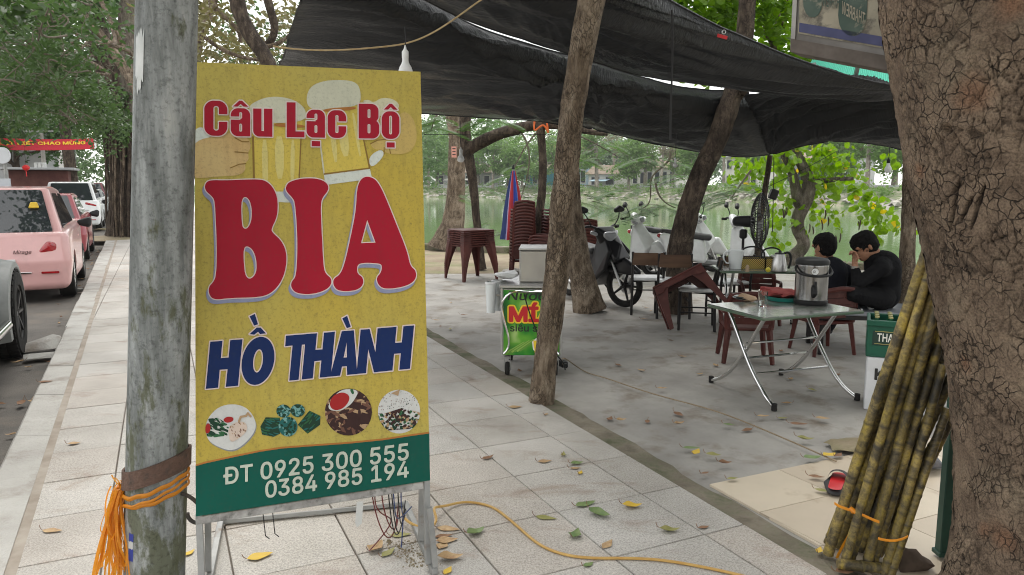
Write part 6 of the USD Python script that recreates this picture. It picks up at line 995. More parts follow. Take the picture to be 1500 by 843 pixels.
# rubble in the gutter
for k, (u, v, s, lb) in enumerate(((62, 512, (.5, .3, .1), 'larger broken grey kerb slab lying in the gutter'), (66, 524, (.36, .2, .06), 'smaller flat broken slab in front of the larger one in the gutter'), (108, 428, (.32, .2, .07), 'flat stone chip in the gutter behind the pink car'), (146, 338, (.5, .25, .1), 'brown brick lump in the gutter by the banyan'))):
    p = G(u, v, -.12); q = rg.normal(size=(16, 3)); q = q / np.abs(q).max(1, keepdims=True) * np.array(s) / 2; h = trimesh.convex.convex_hull(q @ Rx(.25 * (k == 0)).T @ Rz(.5).T + p + [0, 0, s[2] * .45]); tag(add(None, 'broken_slab', h, KERBM if k < 3 else EARTH, False), lb, 'rubble')
# ------------------------------------------------------------------ motorbikes (forward is +x)
BIKEBLK = mat('bike_black', (.006, .006, .007), (.012, .012, .013), 8, rough=.28, spec=.35); BIKEWHT = mat('bike_white', (.55, .56, .56), (.46, .47, .47), 5, rough=.3, coat=.5); SEATM = mat('seat_vinyl', (.015, .015, .016), (.025, .025, .025), 20, rough=.55); GREYPL = mat('grey_plastic', (.1, .1, .1), (.14, .14, .14), 9, rough=.5)
def hb(pts, r): return MB().tm(hull(pts, r))
def bike(label, loc, rz, scooter=False, group='motorbikes and scooters parked by the lake', steer=.25):
    t = thing('scooter' if scooter else 'motorbike', label, 'scooter' if scooter else 'motorbike', group, loc=loc, rz=rz); body = BIKEWHT if scooter else BIKEBLK
    R = .245 if scooter else .285; xf_, xr = .62, -.6; wt = .045 if scooter else .038; f = Rz(steer)
    def fw(p): p = np.asarray(p, float); return np.array([xf_ - .12, 0, 0]) + (p - [xf_ - .12, 0, 0]) @ f.T
    for x, fr in ((xf_, 1), (xr, 0)):
        a = np.linspace(0, 2 * PI, 31)[:-1]; tr = (lambda p: np.array([fw(q) for q in np.atleast_2d(p)])) if fr else (lambda p: np.atleast_2d(np.asarray(p, float)))
        wh = add(t, 'wheel', MB().tube(tr(np.column_stack([x + np.cos(a) * (R - wt), a * 0, R + np.sin(a) * (R - wt)])), wt, 10, closed=True), RUBBER); m = MB().tube(tr(np.column_stack([x + np.cos(a) * (R - 2 * wt), a * 0, R + np.sin(a) * (R - 2 * wt)])), .014, 8, closed=True)
        for k in range(5):
            b = 2 * PI * k / 5; m.tube(tr([(x, 0, R), (x + math.cos(b) * (R - 2 * wt), 0, R + math.sin(b) * (R - 2 * wt))]), [.022, .014], 6)
        m.tube(tr([(x, -.05, R), (x, .05, R)]), .035, 12); add(wh, 'rim', m, BLACKMETAL if not scooter else GREYPL); add(wh, 'brake_disc', MB().tube(tr([(x, .055, R), (x, .06, R)]), R * .42, 20), STEEL)
    hd = fw((xf_ - .28, 0, .82)); tp = fw((xf_ - .36, 0, 1.0))
    for s in (-1, 1): add(t, 'fork', MB().tube([fw((xf_, s * .075, R)), fw((xf_ - .2, s * .07, .68))], .018, 8), STEEL)
    add(t, 'front_fender', hb([fw((xf_ + .2, 0, R + .19)), fw((xf_, 0, R * 2 + .03)), fw((xf_ - .22, 0, R + .2))], .05) if not scooter else hb([fw((xf_ + .24, 0, R + .1)), fw((xf_ + .05, 0, R * 2 + .07)), fw((xf_ - .2, 0, R + .2))], [.05, .085, .08]), body)
    if scooter:
        add(t, 'front_apron', MB().tm(hull([(xf_ - .13, -.15, .5), (xf_ - .13, .15, .5), (xf_ - .02, 0, .6), (xf_ - .34, -.1, .86), (xf_ - .34, .1, .86), (xf_ - .26, 0, .92), (xf_ - .36, -.17, .3), (xf_ - .36, .17, .3), (xf_ - .2, -.17, .36), (xf_ - .2, .17, .36)], .04)), body); add(t, 'footboard', MB().box((-.02, 0, .3), (.5, .34, .07), bev=.03), GREYPL)
        add(t, 'rear_body', hb([(-.2, -.13, .36), (-.2, .13, .36), (-.25, -.12, .62), (-.25, .12, .62), (-.85, -.08, .72), (-.85, .08, .72), (-.75, -.12, .5), (-.75, .12, .5)], .07), body)
        add(t, 'seat', hb([(-.12, -.1, .72), (-.12, .1, .72), (-.5, -.12, .76), (-.5, .12, .76), (-.86, 0, .82)], .05), SEATM); add(t, 'handlebar_cowl', hb([tp + [.02, -.14, -.03], tp + [.02, .14, -.03], tp + [.1, 0, -.02], tp + [-.02, 0, .06]], .06), body); add(t, 'headlight', hb([tp + [.13, -.06, .0], tp + [.13, .06, 0]], .05), LAMPC); add(t, 'engine', hb([(-.5, -.06, .28), (-.7, -.06, .3), (-.5, -.12, .3)], .08), GREYPL)
    else:
        for s in (-1, 1):
            add(t, 'leg_shield', hb([(xf_ - .22, s * .1, .84), (xf_ - .1, s * .15, .72), (xf_ - .16, s * .17, .5), (xf_ - .34, s * .19, .36), (xf_ - .5, s * .16, .34), (xf_ - .48, s * .1, .64), (xf_ - .38, s * .1, .86)], .032), body)
            add(t, 'side_panel', hb([(-.1, s * .09, .5), (-.1, s * .09, .62), (-.7, s * .09, .74), (-.62, s * .11, .6), (-.3, s * .1, .44)], .04), body)
        add(t, 'spine', hb([(xf_ - .32, 0, .72), (0, 0, .52), (-.1, 0, .6)], .08), body); add(t, 'tail', hb([(-.5, 0, .7), (-.92, 0, .76), (-.8, 0, .62)], .08), body); add(t, 'seat', hb([(.05, -.08, .7), (.05, .08, .7), (-.4, -.11, .74), (-.4, .11, .74), (-.82, 0, .8)], .05), SEATM)
        add(t, 'headlight_cowl', hb([tp + [.02, -.11, -.02], tp + [.02, .11, -.02], tp + [.14, 0, -.1], tp + [.05, -.06, -.14], tp + [.05, .06, -.14]], .055), body); add(t, 'headlight', hb([tp + [.15, -.06, -.07], tp + [.15, .06, -.07], tp + [.16, 0, -.12]], .045), LAMPC); add(t, 'engine', hb([(.02, -.08, .32), (.02, .08, .32), (.25, 0, .36), (-.12, 0, .34)], .1), GREYPL)
        add(t, 'front_guard', hb([fw((xf_ - .06, -.1, .64)), fw((xf_ - .06, .1, .64)), fw((xf_ - .1, 0, .78)), (xf_ - .3, -.08, .9), (xf_ - .3, .08, .9)], .055), body)
    add(t, 'handlebar', MB().tube(spline([fw((xf_ - .42, -.36, 1.02)), fw((xf_ - .36, -.16, 1.02)), fw((xf_ - .34, 0, .98)), fw((xf_ - .36, .16, 1.02)), fw((xf_ - .42, .36, 1.02))], 5), .016, 8), BLACKMETAL)
    for s in (-1, 1):
        g_ = fw((xf_ - .41, s * .33, 1.02)); add(t, 'grip', MB().tube([g_, fw((xf_ - .45, s * .42, 1.02))], .022, 8), RUBBER); mp_ = fw((xf_ - .4, s * .38, 1.24)); st = add(t, 'mirror', hb([mp_ + [0, -.05, 0], mp_ + [0, .05, .01], mp_ + [0, 0, .03]], .035), BLACKPL); add(st, 'mirror_stem', MB().tube(spline([fw((xf_ - .38, s * .22, 1.02)), fw((xf_ - .36, s * .3, 1.12)), mp_], 4), .008, 6), BLACKMETAL)
        add(t, 'indicator', hb([tp + [.06, s * .16, -.06], tp + [.02, s * .2, -.04]], .025), LAMPC)
    add(t, 'tail_light', hb([(-.93, -.05, .74), (-.93, .05, .74)], .04), LAMPR); add(t, 'exhaust', MB().tube(spline([(.1, -.14, .22), (-.3, -.17, .24), (-.55, -.18, .3), (-.9, -.18, .38)], 4), [.02] * 6 + [.045] * 7, 10), STEEL if not scooter else BLACKMETAL); add(t, 'side_stand', MB().tube([(.02, .12, .28), (.1, .3, .01)], .013, 6), BLACKMETAL); add(t, 'rear_rack', MB().tube([(-.5, -.12, .84), (-.9, -.1, .86), (-.9, .1, .86), (-.5, .12, .84)], .012, 6), CHROME); add(t, 'swing_arm', MB().tube([(-.1, -.1, .3), (-.6, -.1, R)], .025, 6), BLACKMETAL)
    return t
def at(u, v): p = G(u, v); return (p[0], p[1], -.02)
fp, rp = G(905, 447), G(838, 432); bike('shiny black motorbike with five-spoke wheels standing beside the short trunk', tuple((fp + rp) / 2 * [1, 1, 0] - [0, 0, .02]), math.atan2(*(fp - rp)[:2][::-1]))
bike('white scooter with a tall white apron, behind the first wooden chair', (*(G(958, 404)[:2] + [-.58, .22]), -.03), math.radians(-22), True, steer=-.15)
bike('white scooter side-on behind the leaning dark trunk, front to the right', (*D(1052, 272, 12.3)[:2], -.03), math.radians(-18), True)
bike('white scooter farthest back, only its headlight and seat showing over the others', (*D(999, 272, 13.6)[:2], -.03), math.radians(-6), True)
# ------------------------------------------------------------------ plastic tables, chairs and stacks
def plastic_table(label, loc, rz, group=None, h=.62, s=.56, ad=.1):
    t = thing('plastic_table', label, 'table', group, loc=loc, rz=rz); a = s / 2
    top = MB().box((0, 0, h - .012), (s, s, .024), bev=.008); add(t, 'tabletop', top, REDPL, False)
    for k in range(4): c, sn = round(math.cos(k * PI / 2)), round(math.sin(k * PI / 2)); add(t, 'apron', MB().raw([Rz(k * PI / 2) @ np.array(p) for p in ((-a + .01, -a + .005, h - .022), (a - .01, -a + .005, h - .022), (a - .0, -a - .012, h - ad), (a * .72, -a - .012, h - ad), (a * .6, -a - .004, h - ad * .75), (-a * .6, -a - .004, h - ad * .75), (-a * .72, -a - .012, h - ad), (-a, -a - .012, h - ad))], [[0, 7, 6], [0, 6, 5], [0, 5, 4], [0, 4, 1], [1, 4, 3], [1, 3, 2]]), REDPL, False)
    for sx in (-1, 1):
        for sy in (-1, 1):
            m = MB(); p0 = np.array([sx * (a - .012), sy * (a - .012), h - .03]); p1 = np.array([sx * (a + .045), sy * (a + .045), 0]); P = [[p * 1.0 + np.array([ox * sx, oy * sy, 0]) * k for ox, oy in ((0, -.1), (0, 0), (-.1, 0), (-.1, .0 - .018), (-.018, -.018), (-.018, -.1), (0, -.1))] for p, k in ((p0, 1.5), (p0 * .65 + p1 * .35, .95), (p0 * .3 + p1 * .7, .6), (p1, .42))]; m.grid(P if sx * sy > 0 else [r[::-1] for r in P]); add(t, 'leg', m, REDPL, False)
    return t
p = G(690, 407); ta_ = math.radians(33); pt = plastic_table('brick-red plastic table, lowest of the nested stack beside the parasol', (p[0], p[1], -.03), ta_, 'nested brick-red plastic tables', .6, .58, .036)
for k in range(1, 8): copy(pt, (p[0], p[1], -.03 + .036 * k), ta_, label='red plastic table, %s from the bottom of the nested stack beside the parasol' % ['', 'second', 'third', 'fourth', 'fifth', 'sixth', 'seventh', ''][k] if k < 7 else 'brick-red plastic table on top of the nested stack beside the parasol')
def plastic_chair(label, loc, rz, group=None, h=.63):
    "low moulded chair, back towards -y"
    t = thing('plastic_chair', label, 'chair', group, loc=loc, rz=rz); sh = .31
    add(t, 'seat', MB().box((0, 0, sh), (.4, .38, .03), bev=.012), REDPL, False)
    for sx in (-1, 1):
        for sy in (-1, 1): add(t, 'leg', MB().tube([(sx * .175, sy * .165, sh), (sx * .21, sy * .2, 0)], [.03, .02], 4), REDPL, False)
        add(t, 'back_post', MB().tube(spline([(sx * .185, -.17, sh), (sx * .19, -.2, sh + .2), (sx * .17, -.25, h)], 3), [.026] * 7, 5), REDPL, 40); add(t, 'armrest', MB().tube(spline([(sx * .19, -.2, sh + .17), (sx * .225, 0, sh + .16), (sx * .21, .15, sh + .14), (sx * .19, .16, sh)], 4), .02, 6), REDPL, 40)
    for k in range(4): z = sh + .08 + k * .065; y = -.185 - .04 * (z - sh) / .3 * 1.4; add(t, 'back_slat', MB().grid([[(x, y - .02 * (1 - (x / .19) ** 2) * (1 if e else 1), z + q) for e, q in ((0, -.03), (1, .03))] for x in np.linspace(-.185, .185, 7)]), REDPL, 40)
    add(t, 'top_rail', MB().tube(spline([(-.175, -.245, h - .02), (0, -.275, h + .01), (.175, -.245, h - .02)], 4), .024, 6), REDPL, 40)
    return t
pc = plastic_chair('low brick-red plastic chair pushed under the front folding table, its slatted back to us', (*G(1090, 523)[:2], -.02), math.radians(-8))
cs = [copy(pc, (*G(1203, 512)[:2], -.02), math.radians(12), label='low brick-red plastic chair that the left seated man sits on'), copy(pc, (*G(1110, 470)[:2], -.02), math.radians(170), label='low brick-red plastic chair between the two folding tables')]
ORD = ['first', 'second', 'third', 'fourth', 'fifth', 'sixth', 'seventh', 'eighth', 'ninth', 'tenth', 'eleventh', 'twelfth', 'thirteenth', 'fourteenth', 'fifteenth']
def stack(u, d, n, rz, lab, dz=.053):
    p = D(u, 272, d)
    for k in range(n):
        end = 'lowest of ' if k == 0 else 'topmost of ' if k == n - 1 else ORD[k] + ' from the bottom of '
        copy(pc, (p[0] + .002 * k, p[1] + .012 * k * math.cos(rz) * -1 * 0, -.03 + dz * k), rz, label='red plastic chair, ' + end + lab, group='chairs in ' + lab, scale=.9)
stack(764, 12.9, 15, math.radians(6), 'the tall chair stack beneath the closed parasol'); stack(791, 12.6, 7, math.radians(80), 'the short stack right of the tall one'); stack(812, 13.0, 15, math.radians(20), 'the chair stack behind the front trunk'); stack(856, 12.9, 9, math.radians(4), 'the chair stack above the black motorbike')
WOODB = mat('chair_wood', (.06, .03, .017), (.1, .055, .03), 3, rough=.5, stretch=(1, 1, 8))
def wood_chair(label, loc, rz):
    t = thing('wooden_back_chair', label, 'chair', None, loc=loc, rz=rz)
    add(t, 'seat', MB().box((0, 0, .44), (.38, .38, .035), bev=.014), WHITEPL, False); add(t, 'seat_frame', MB().tube([(-.18, -.18, .415), (.18, -.18, .415), (.18, .18, .415), (-.18, .18, .415)], .012, 6, closed=True), BLACKMETAL)
    for s in (-1, 1): add(t, 'rear_post', MB().tube([(s * .19, -.2, 0), (s * .185, -.185, .44), (s * .185, -.25, .78)], .016, 8), BLACKMETAL); add(t, 'leg', MB().tube([(s * .18, .18, 0), (s * .18, .17, .43)], .015, 8), BLACKMETAL); add(t, 'side_stretcher', MB().tube([(s * .186, -.19, .2), (s * .18, .175, .2)], .009, 6), BLACKMETAL)
    add(t, 'backrest', MB().grid([[(x, -.235 - .02 * q - .03 * (1 - (x / .2) ** 2), .62 + .15 * q) for q in (0, .5, 1)] for x in np.linspace(-.19, .19, 9)]).grid([[(x, -.222 - .02 * q - .03 * (1 - (x / .2) ** 2), .62 + .15 * q) for q in (1, .5, 0)] for x in np.linspace(-.19, .19, 9)]), WOODB, 40)
    add(t, 'front_stretcher', MB().tube([(-.18, .175, .26), (.18, .175, .26)], .009, 6), BLACKMETAL); return t
wc = wood_chair('first wooden-backed chair with a white seat, in front of the white scooter', (*(G(949, 458)[:2] + [0, .1]), -.02), math.radians(-8)); w2 = copy(wc, (*(G(986, 463)[:2] + [.0, .1]), -.02), math.radians(-6), label='second wooden-backed chair, beside the leaning dark trunk, its back to us'); w4 = copy(wc, (*D(1072, 272, 8.7)[:2], -.02), math.radians(12), label='wooden-backed chair beyond the back folding table, left of the white jug'); w3 = copy(wc, (*(G(1018, 478)[:2] + [0, .0]), -.02), math.radians(78), label='wooden-backed chair turned sideways under the tipped red table')
tt_ = plastic_table('brick-red plastic table tipped up on its side against the wooden-backed chairs', (0, 0, 0), 0, None, .48, .56)
x = UsdGeom.Xformable(tt_); x.ClearXformOpOrder(); e1 = unit(np.array([.88, -.05, .47])); up = unit(np.array([-.36, .3, .86])); up = unit(up - e1 * (up @ e1)); e2 = np.cross(up, e1); o_ = D(990, 408, 7.85) - up * .48
M_ = Gf.Matrix4d(*[float(q) for r in (list(e1) + [0], list(e2) + [0], list(up) + [0], list(o_) + [1]) for q in r]); x.AddTransformOp().Set(M_)
# ------------------------------------------------------------------ folding tables and what stands on them
MARB = mat('table_laminate', (.045, .05, .045), (.13, .128, .115), 7, rough=.22, c3=(.04, .07, .045), scale3=11, lo3=.5, hi3=.62, coat=.4); TEDGE = mat('table_edge', (.05, .1, .06), (.1, .13, .09), 8, rough=.4)
def folding_table(label, loc, rz, sx, sy, h):
    t = thing('folding_table', label, 'table', 'folding tables', loc=loc, rz=rz); add(t, 'tabletop', MB().box((0, 0, h - .012), (sx, sy, .02), bev=.005), MARB, False); add(t, 'edge_trim', MB().box((0, 0, h - .017), (sx + .008, sy + .008, .022), bev=.006), TEDGE, False)
    for ex in (-1, 1):
        X = ex * (sx * .36)
        for sy_, cr in ((1, 0), (-1, .028)):
            q = spline([(X + cr * ex, -sy_ * sy * .3, h - .03), (X + cr * ex, -sy_ * sy * .06, h * .62), (X + cr * ex, sy_ * sy * .16, h * .34), (X + cr * ex, sy_ * sy * .3, h * .2), (X + (cr + .02) * ex, sy_ * sy * .6, .02)], 5); add(t, 'leg', MB().tube(q, .0155, 9), CHROME); add(t, 'rubber_foot', MB().tube([q[-1] + [0, 0, .03], q[-1] - [0, 0, .02]], .02, 8), RUBBER)
    for y, z, w_ in ((.0, .4, 1), (.12 * sy, h * .4, 1), (-.2 * sy, h * .3, 1)): add(t, 'cross_bar', MB().tube([(-sx * .36, y, z), (sx * .36, y, z)], .009, 7), CHROME)
    for y in (-.3 * sy, .3 * sy): add(t, 'top_rail', MB().tube([(-sx * .4, y, h - .03), (sx * .4, y, h - .03)], .01, 7), CHROME)
    return t
TH_ = .66; q1, q2, q3 = G(1030, 445, TH_ - .02), G(1120, 465, TH_ - .02), G(1272, 454, TH_ - .02); e_ = unit(q3 - q2); ang = math.atan2(e_[1], e_[0]); cen = (q1 + q3) / 2
f1 = folding_table('front folding table with curved chrome legs, carrying the steel drinks urn', (cen[0], cen[1], -.02), ang, .9, .66, TH_)
f2c = D(1122, 394, 8.0); folding_table('back folding table, carrying the white jug, baskets and steel kettle', (f2c[0], f2c[1], -.02), math.radians(-6), 1.05, .6, .68)
tz = TH_ - .02
def on1(u, v): p = G(u, v, tz); p[2] = tz; return p
up_ = on1(1187, 445); ur = thing('drinks_urn', 'tall brushed-steel insulated drinks urn with a black lid and tap', 'urn', loc=tuple(up_))
add(ur, 'body', MB().lathe([(.0, .03), (.118, .03), (.121, .045), (.121, .3), (.116, .315), (0, .315)], n=40), mat('urn_steel', (.3, .3, .3), (.24, .24, .24), 9, rough=.22, metal=1.0)); add(ur, 'base', MB().lathe([(0, 0), (.118, 0), (.126, .012), (.126, .032), (.12, .038), (0, .038)], n=36), BLACKPL); add(ur, 'lid', MB().lathe([(.122, .308), (.126, .318), (.124, .338), (.11, .352), (.06, .362), (0, .365)], n=36), BLACKPL)
add(ur, 'handle', MB().tube(spline([(-.122, 0, .3), (-.135, -.04, .26), (-.09, -.11, .235), (0, -.14, .228), (.09, -.11, .235), (.135, -.04, .26), (.122, 0, .3)], 5), .009, 8), BLACKPL); tap = add(ur, 'tap', MB().tm(hull([(-.03, -.13, .14), (-.03, -.15, .1), (-.03, -.125, .08)], [.022, .018, .018])), BLACKPL); add(tap, 'tap_lever', MB().box((-.03, -.155, .165), (.012, .02, .05), bev=.004), BLACKPL, False); add(ur, 'emblem', MB().tm(trimesh.creation.cylinder(.024, .004, sections=24), xf((-.025, -.1195, .262), Rz(-.2) @ Rx(PI / 2))), WHITEPL, False)
g_ = text_shape('OK', .02); g_ = affinity.scale(g_, .017, .017, origin=(0, 0)); bb_ = g_.bounds; m = MB().flat(affinity.translate(g_, -(bb_[0] + bb_[2]) / 2, -.008)); m.v = [np.column_stack([v[:, 0] - .0255, np.full(len(v), -.1222), v[:, 1] + .262]) for v in m.v]; m.f = [f for f in m.f]; add(ur, 'lettering', m, BLACKPL, False)
pl = thing('dark_plate', 'dark plate with a shallow bowl upturned on it, on the front folding table', 'plate', loc=tuple(on1(1089, 440))); add(pl, 'plate', MB().lathe([(0, .004), (.05, .004), (.085, .02), (.088, .024), (.05, .012), (0, .01)], n=28), mat('dark_glaze', (.015, .022, .022), rough=.2)); add(pl, 'bowl', MB().lathe([(0, .012), (.05, .014), (.075, .03), (.073, .034), (0, .03)], n=28), _mats['dark_glaze'])
GLASS = usdkit.material(stage, '/World/Looks/clear_glass', {'p': ('principled_bsdf', {'base_color': (.95, .97, .96), 'roughness': .03, 'transmission_weight': 1.0, 'ior': 1.45})}, [], surface='p.BSDF')
tag(add(None, 'drinking_glass', MB().lathe([(0, .0), (.03, 0), (.036, .115), (.033, .115), (.027, .012), (0, .012)], on1(1117, 449), 24), GLASS), 'clear drinking glass on the front folding table beside the dark plate', 'glass')
tr_ = thing('tray', 'round teal plastic tray beside the steel urn', 'tray', loc=tuple(on1(1150, 440))); add(tr_, 'tray', MB().lathe([(0, .002), (.13, .002), (.145, .03), (.14, .032), (.126, .008), (0, .008)], n=32), mat('teal_plastic', (.01, .12, .1), (.015, .15, .12), 9, rough=.4))
cp = on1(1146, 438); q = rg.normal(size=(70, 3)) * [.07, .045, .02] + cp + [0, 0, .05]; h = trimesh.convex.convex_hull(q).subdivide().subdivide(); v = h.vertices + (meshkit.fbm(np.array(h.vertices) * 38, 3)[:, None] - .5) * .05 * [1, 1, 1]; tag(add(None, 'cloth', (v, h.faces), mat('red_cloth', (.22, .03, .03), (.3, .06, .05), 14, rough=.9), 50), 'crumpled dull red cloth lying on the teal tray', 'cloth')
q = rg.normal(size=(40, 3)) * [.035, .03, .016] + on1(1100, 443) + [0, .06, .03]; tag(add(None, 'paper_wad', trimesh.convex.convex_hull(q), mat('tan_paper', (.36, .24, .15), (.42, .3, .2), 20, rough=.9), False), 'crumpled tan paper behind the drinking glass', 'paper')
t2 = .66
def on2(u, d): p = D(u, 272, d); p[2] = t2; return p
jg = thing('water_jug', 'translucent white plastic jug on the back folding table', 'jug', loc=tuple(on2(1082, 7.95))); JM = mat('jug_plastic', (.6, .63, .63), rough=.35); add(jg, 'body', MB().lathe([(0, 0), (.062, 0), (.085, .2), (.08, .2), (.058, .01), (0, .01)], n=28), JM); add(jg, 'handle', MB().tube(spline([(-.08, -.02, .18), (-.13, -.03, .17), (-.13, -.03, .09), (-.074, -.02, .06)], 5), .009, 6), JM)
BASK = usdkit.material(stage, '/World/Looks/basket_weave', {'tc': ('geometry', {}), 'c': ('checker_texture', {'scale': 90.0, 'color1': (.42, .3, .05), 'color2': (.05, .04, .015)}), 'p': ('principled_bsdf', {'roughness': .6})}, [('tc.position', 'c.vector'), ('c.color', 'p.base_color')], surface='p.BSDF')
for u, w_, lb in ((1106, .26, 'yellow and black woven basket next to the white jug'), (1135, .2, 'smaller yellow woven basket beside the steel kettle')):
    b = thing('basket', lb, 'basket', loc=tuple(on2(u, 8.0))); m = MB()
    for k in range(4): n_ = [(0, -1), (1, 0), (0, 1), (-1, 0)][k]; m.box((n_[0] * w_ / 2, n_[1] * .08, .055), (.012 if n_[0] else w_, .012 if n_[1] else .16, .11))
    add(b, 'side', m.box((0, 0, .006), (w_, .16, .012)), BASK, False); add(b, 'rim', MB().tube([(-w_ / 2, -.08, .113), (w_ / 2, -.08, .113), (w_ / 2, .08, .113), (-w_ / 2, .08, .113)], .008, 6, closed=True), BLACKPL)
    add(b, 'handle', MB().tube(spline([(-w_ / 2, 0, .11), (-w_ * .45, 0, .19), (w_ * .45, 0, .19), (w_ / 2, 0, .11)], 5), .01, 6), BLACKPL); 
kt = thing('kettle', 'steel electric kettle with a black handle on the back folding table', 'kettle', loc=tuple(on2(1147, 7.7))); add(kt, 'body', MB().lathe([(0, 0), (.075, 0), (.08, .01), (.075, .08), (.06, .15), (.05, .18), (0, .185)], n=32), STEEL); add(kt, 'handle', MB().tube(spline([(.045, 0, .185), (.1, 0, .19), (.12, 0, .12), (.095, 0, .03)], 6), .013, 8), BLACKPL); add(kt, 'lid', MB().lathe([(.05, .18), (.045, .192), (.012, .198), (.012, .212), (0, .214)], n=20), BLACKPL); add(kt, 'spout', MB().tm(hull([(-.055, 0, .15), (-.085, 0, .165)], [.02, .01])), STEEL)
tag(add(None, 'lime_fruit', MB().tm(trimesh.creation.icosphere(2, .026), xf(on2(1131, 7.6) + [0, 0, .026])), mat('lime_yellow', (.5, .42, .03), rough=.4)), 'small yellow fruit in front of the smaller woven basket', 'fruit'); tag(add(None, 'spice_jar', MB().lathe([(0, 0), (.02, 0), (.02, .05), (.012, .06), (.012, .07), (0, .07)], on2(1100, 7.65), 14), mat('tan_jar', (.3, .22, .14), rough=.4)), 'tiny tan jar in front of the larger woven basket', 'jar')
# ------------------------------------------------------------------ juice cart
ct = thing('juice_cart', 'steel sugar cane juice cart with a bright green poster on its front', 'cart', loc=(*(G(779, 549)[:2] + [-.005, 0]), -.02), rz=math.radians(-3)); W_, D_, H_ = .475, .62, .76; y0 = 0.0
add(ct, 'cabinet', MB().box((0, .31, .46), (W_, D_, .56), bev=.01), STEEL, False); add(ct, 'worktop', MB().box((0, .31, .755), (W_ + .05, D_ + .04, .03), bev=.006), STEEL, False); add(ct, 'press_housing', MB().box((.06, .33, .77 + .135), (.33, .42, .27), bev=.012), mat('press_steel', (.42, .41, .38), (.36, .35, .33), 4, rough=.35, metal=.85), False)
add(ct, 'press_lid', MB().box((.06, .33, 1.047), (.34, .43, .016), bev=.004), STEEL, False); add(ct, 'poster', MB().box((0, -.004, .455), (.46, .006, .54)), usdkit.material(stage, '/World/Looks/poster_green', {'g': ('geometry', {}), 'n': ('noise_texture', {'scale': 5.0, 'detail': 2.0}), 'r': ('rgb_ramp', {'ramp': [(.3, (.004, .06, .012)), (.45, (.015, .19, .015)), (.58, (.12, .36, .03)), (.72, (.5, .62, .25))]}), 'p': ('principled_bsdf', {'roughness': .35})}, [('g.position', 'n.vector'), ('n.fac', 'r.fac'), ('r.color', 'p.base_color')], surface='p.BSDF'), False)
def pt_(g, o, mm, nm, lb=None): m = MB().flat(g); m.v = [np.column_stack([v[:, 0], np.full(len(v), -.0075 - o), v[:, 1]]) for v in m.v]; add(ct, nm, m, mm, False, label=lb)
def fitg(s, hv, x0, x1, z0, h): g = text_shape(s, hv); b = g.bounds; g = affinity.translate(g, -b[0], 0); return affinity.translate(affinity.scale(g, (x1 - x0) / (b[2] - b[0]), h, origin=(0, 0)), x0, z0)
PBLK, PRED, PYEL, PWHT = (mat('print_' + n, c, rough=.4) for n, c in (('black', (.012, .012, .012)), ('red', (.5, .015, .02)), ('yellow', (.8, .55, .03)), ('white', (.7, .7, .65))))
pt_(affinity.skew(fitg('Nước', .02, -.19, .12, .645, .07), xs=10), .001, PBLK, 'lettering', 'black lettering reading Nước'); g = fitg('MÍA', .07, -.185, .19, .47, .115); pt_(g.buffer(.012), .001, PYEL, 'lettering_outline'); pt_(g, .002, PRED, 'lettering', 'red lettering reading MÍA'); pt_(fitg('siêu sạch', .03, -.175, .19, .385, .055), .001, PBLK, 'lettering', 'black lettering reading siêu sạch')
for k in range(6): pt_(LineString([(-.2 + .022 * k, .205 + .004 * k), (-.06 + .02 * k, .29 + .006 * k)]).buffer(.008), .001 + .0004 * k, mat('print_cane_%d' % (k % 2), ((.25, .42, .08), (.12, .28, .04))[k % 2], rough=.4), 'printed_cane')
pt_(Polygon(chaikin([(.02, .2), (.14, .2), (.16, .33), (.0, .33)], 1)), .0035, PWHT, 'printed_glass'); pt_(Polygon([(.03, .205), (.13, .205), (.145, .31), (.015, .31)]), .004, PYEL, 'printed_juice')
for s in (-1, 1): add(ct, 'corner_trim', MB().box((s * .243, -.006, .46), (.018, .02, .57), bev=.003), STEEL, False)
add(ct, 'push_handle', MB().tube(spline([(-.225, -.03, .2), (-.228, -.035, .5), (-.22, -.045, .66), (-.16, -.05, .71), (0, -.05, .715), (.16, -.05, .71), (.22, -.045, .66), (.228, -.035, .5), (.225, -.03, .2)], 5), .01, 8), CHROME)
for x_ in (-.2, .2):
    for y_ in (.05, .57): wh = add(ct, 'castor_wheel', MB().lathe([(.02, -.016), (.05, -.018), (.058, 0), (.05, .018), (.02, .016)], (x_, y_, .058), 20, Ry(PI / 2)), RUBBER); add(wh, 'castor_fork', MB().box((x_ - .024, y_, .1), (.006, .035, .1)).box((x_ + .024, y_, .1), (.006, .035, .1)).box((x_, y_, .155), (.056, .05, .02)), GALV, False); add(wh, 'castor_hub', MB().tube([(x_ - .028, y_, .058), (x_ + .028, y_, .058)], .014, 8), GALV)
add(ct, 'power_cable', MB().tube(spline([(-.06, -.02, .7), (-.03, -.06, .6), (.02, -.03, .45), (.1, -.04, .3), (.24, -.03, .16), (.28, .02, .06)], 6), .006, 6), BLACKPL); add(ct, 'side_shelf', MB().box((-.31, .3, .66), (.1, .3, .02), bev=.004), STEEL, False)
cf = G(779, 549)
for k in range(2):
    st = thing('cup_sleeve', ('outer' if k == 0 else 'inner') + ' hanging sleeve of translucent white cups on the left side of the juice cart', 'cups', loc=(cf[0] - .29 - .05 * (1 - k), cf[1] + .12 + .1 * k, .5)); add(st, 'sleeve', MB().lathe([(0, 0), (.036, .0), (.045, .25), (0, .25)], n=18), JM); add(st, 'rim', MB().lathe([(.045, .24), (.049, .245), (.049, .255), (.04, .26)], n=18), WHITEPL)
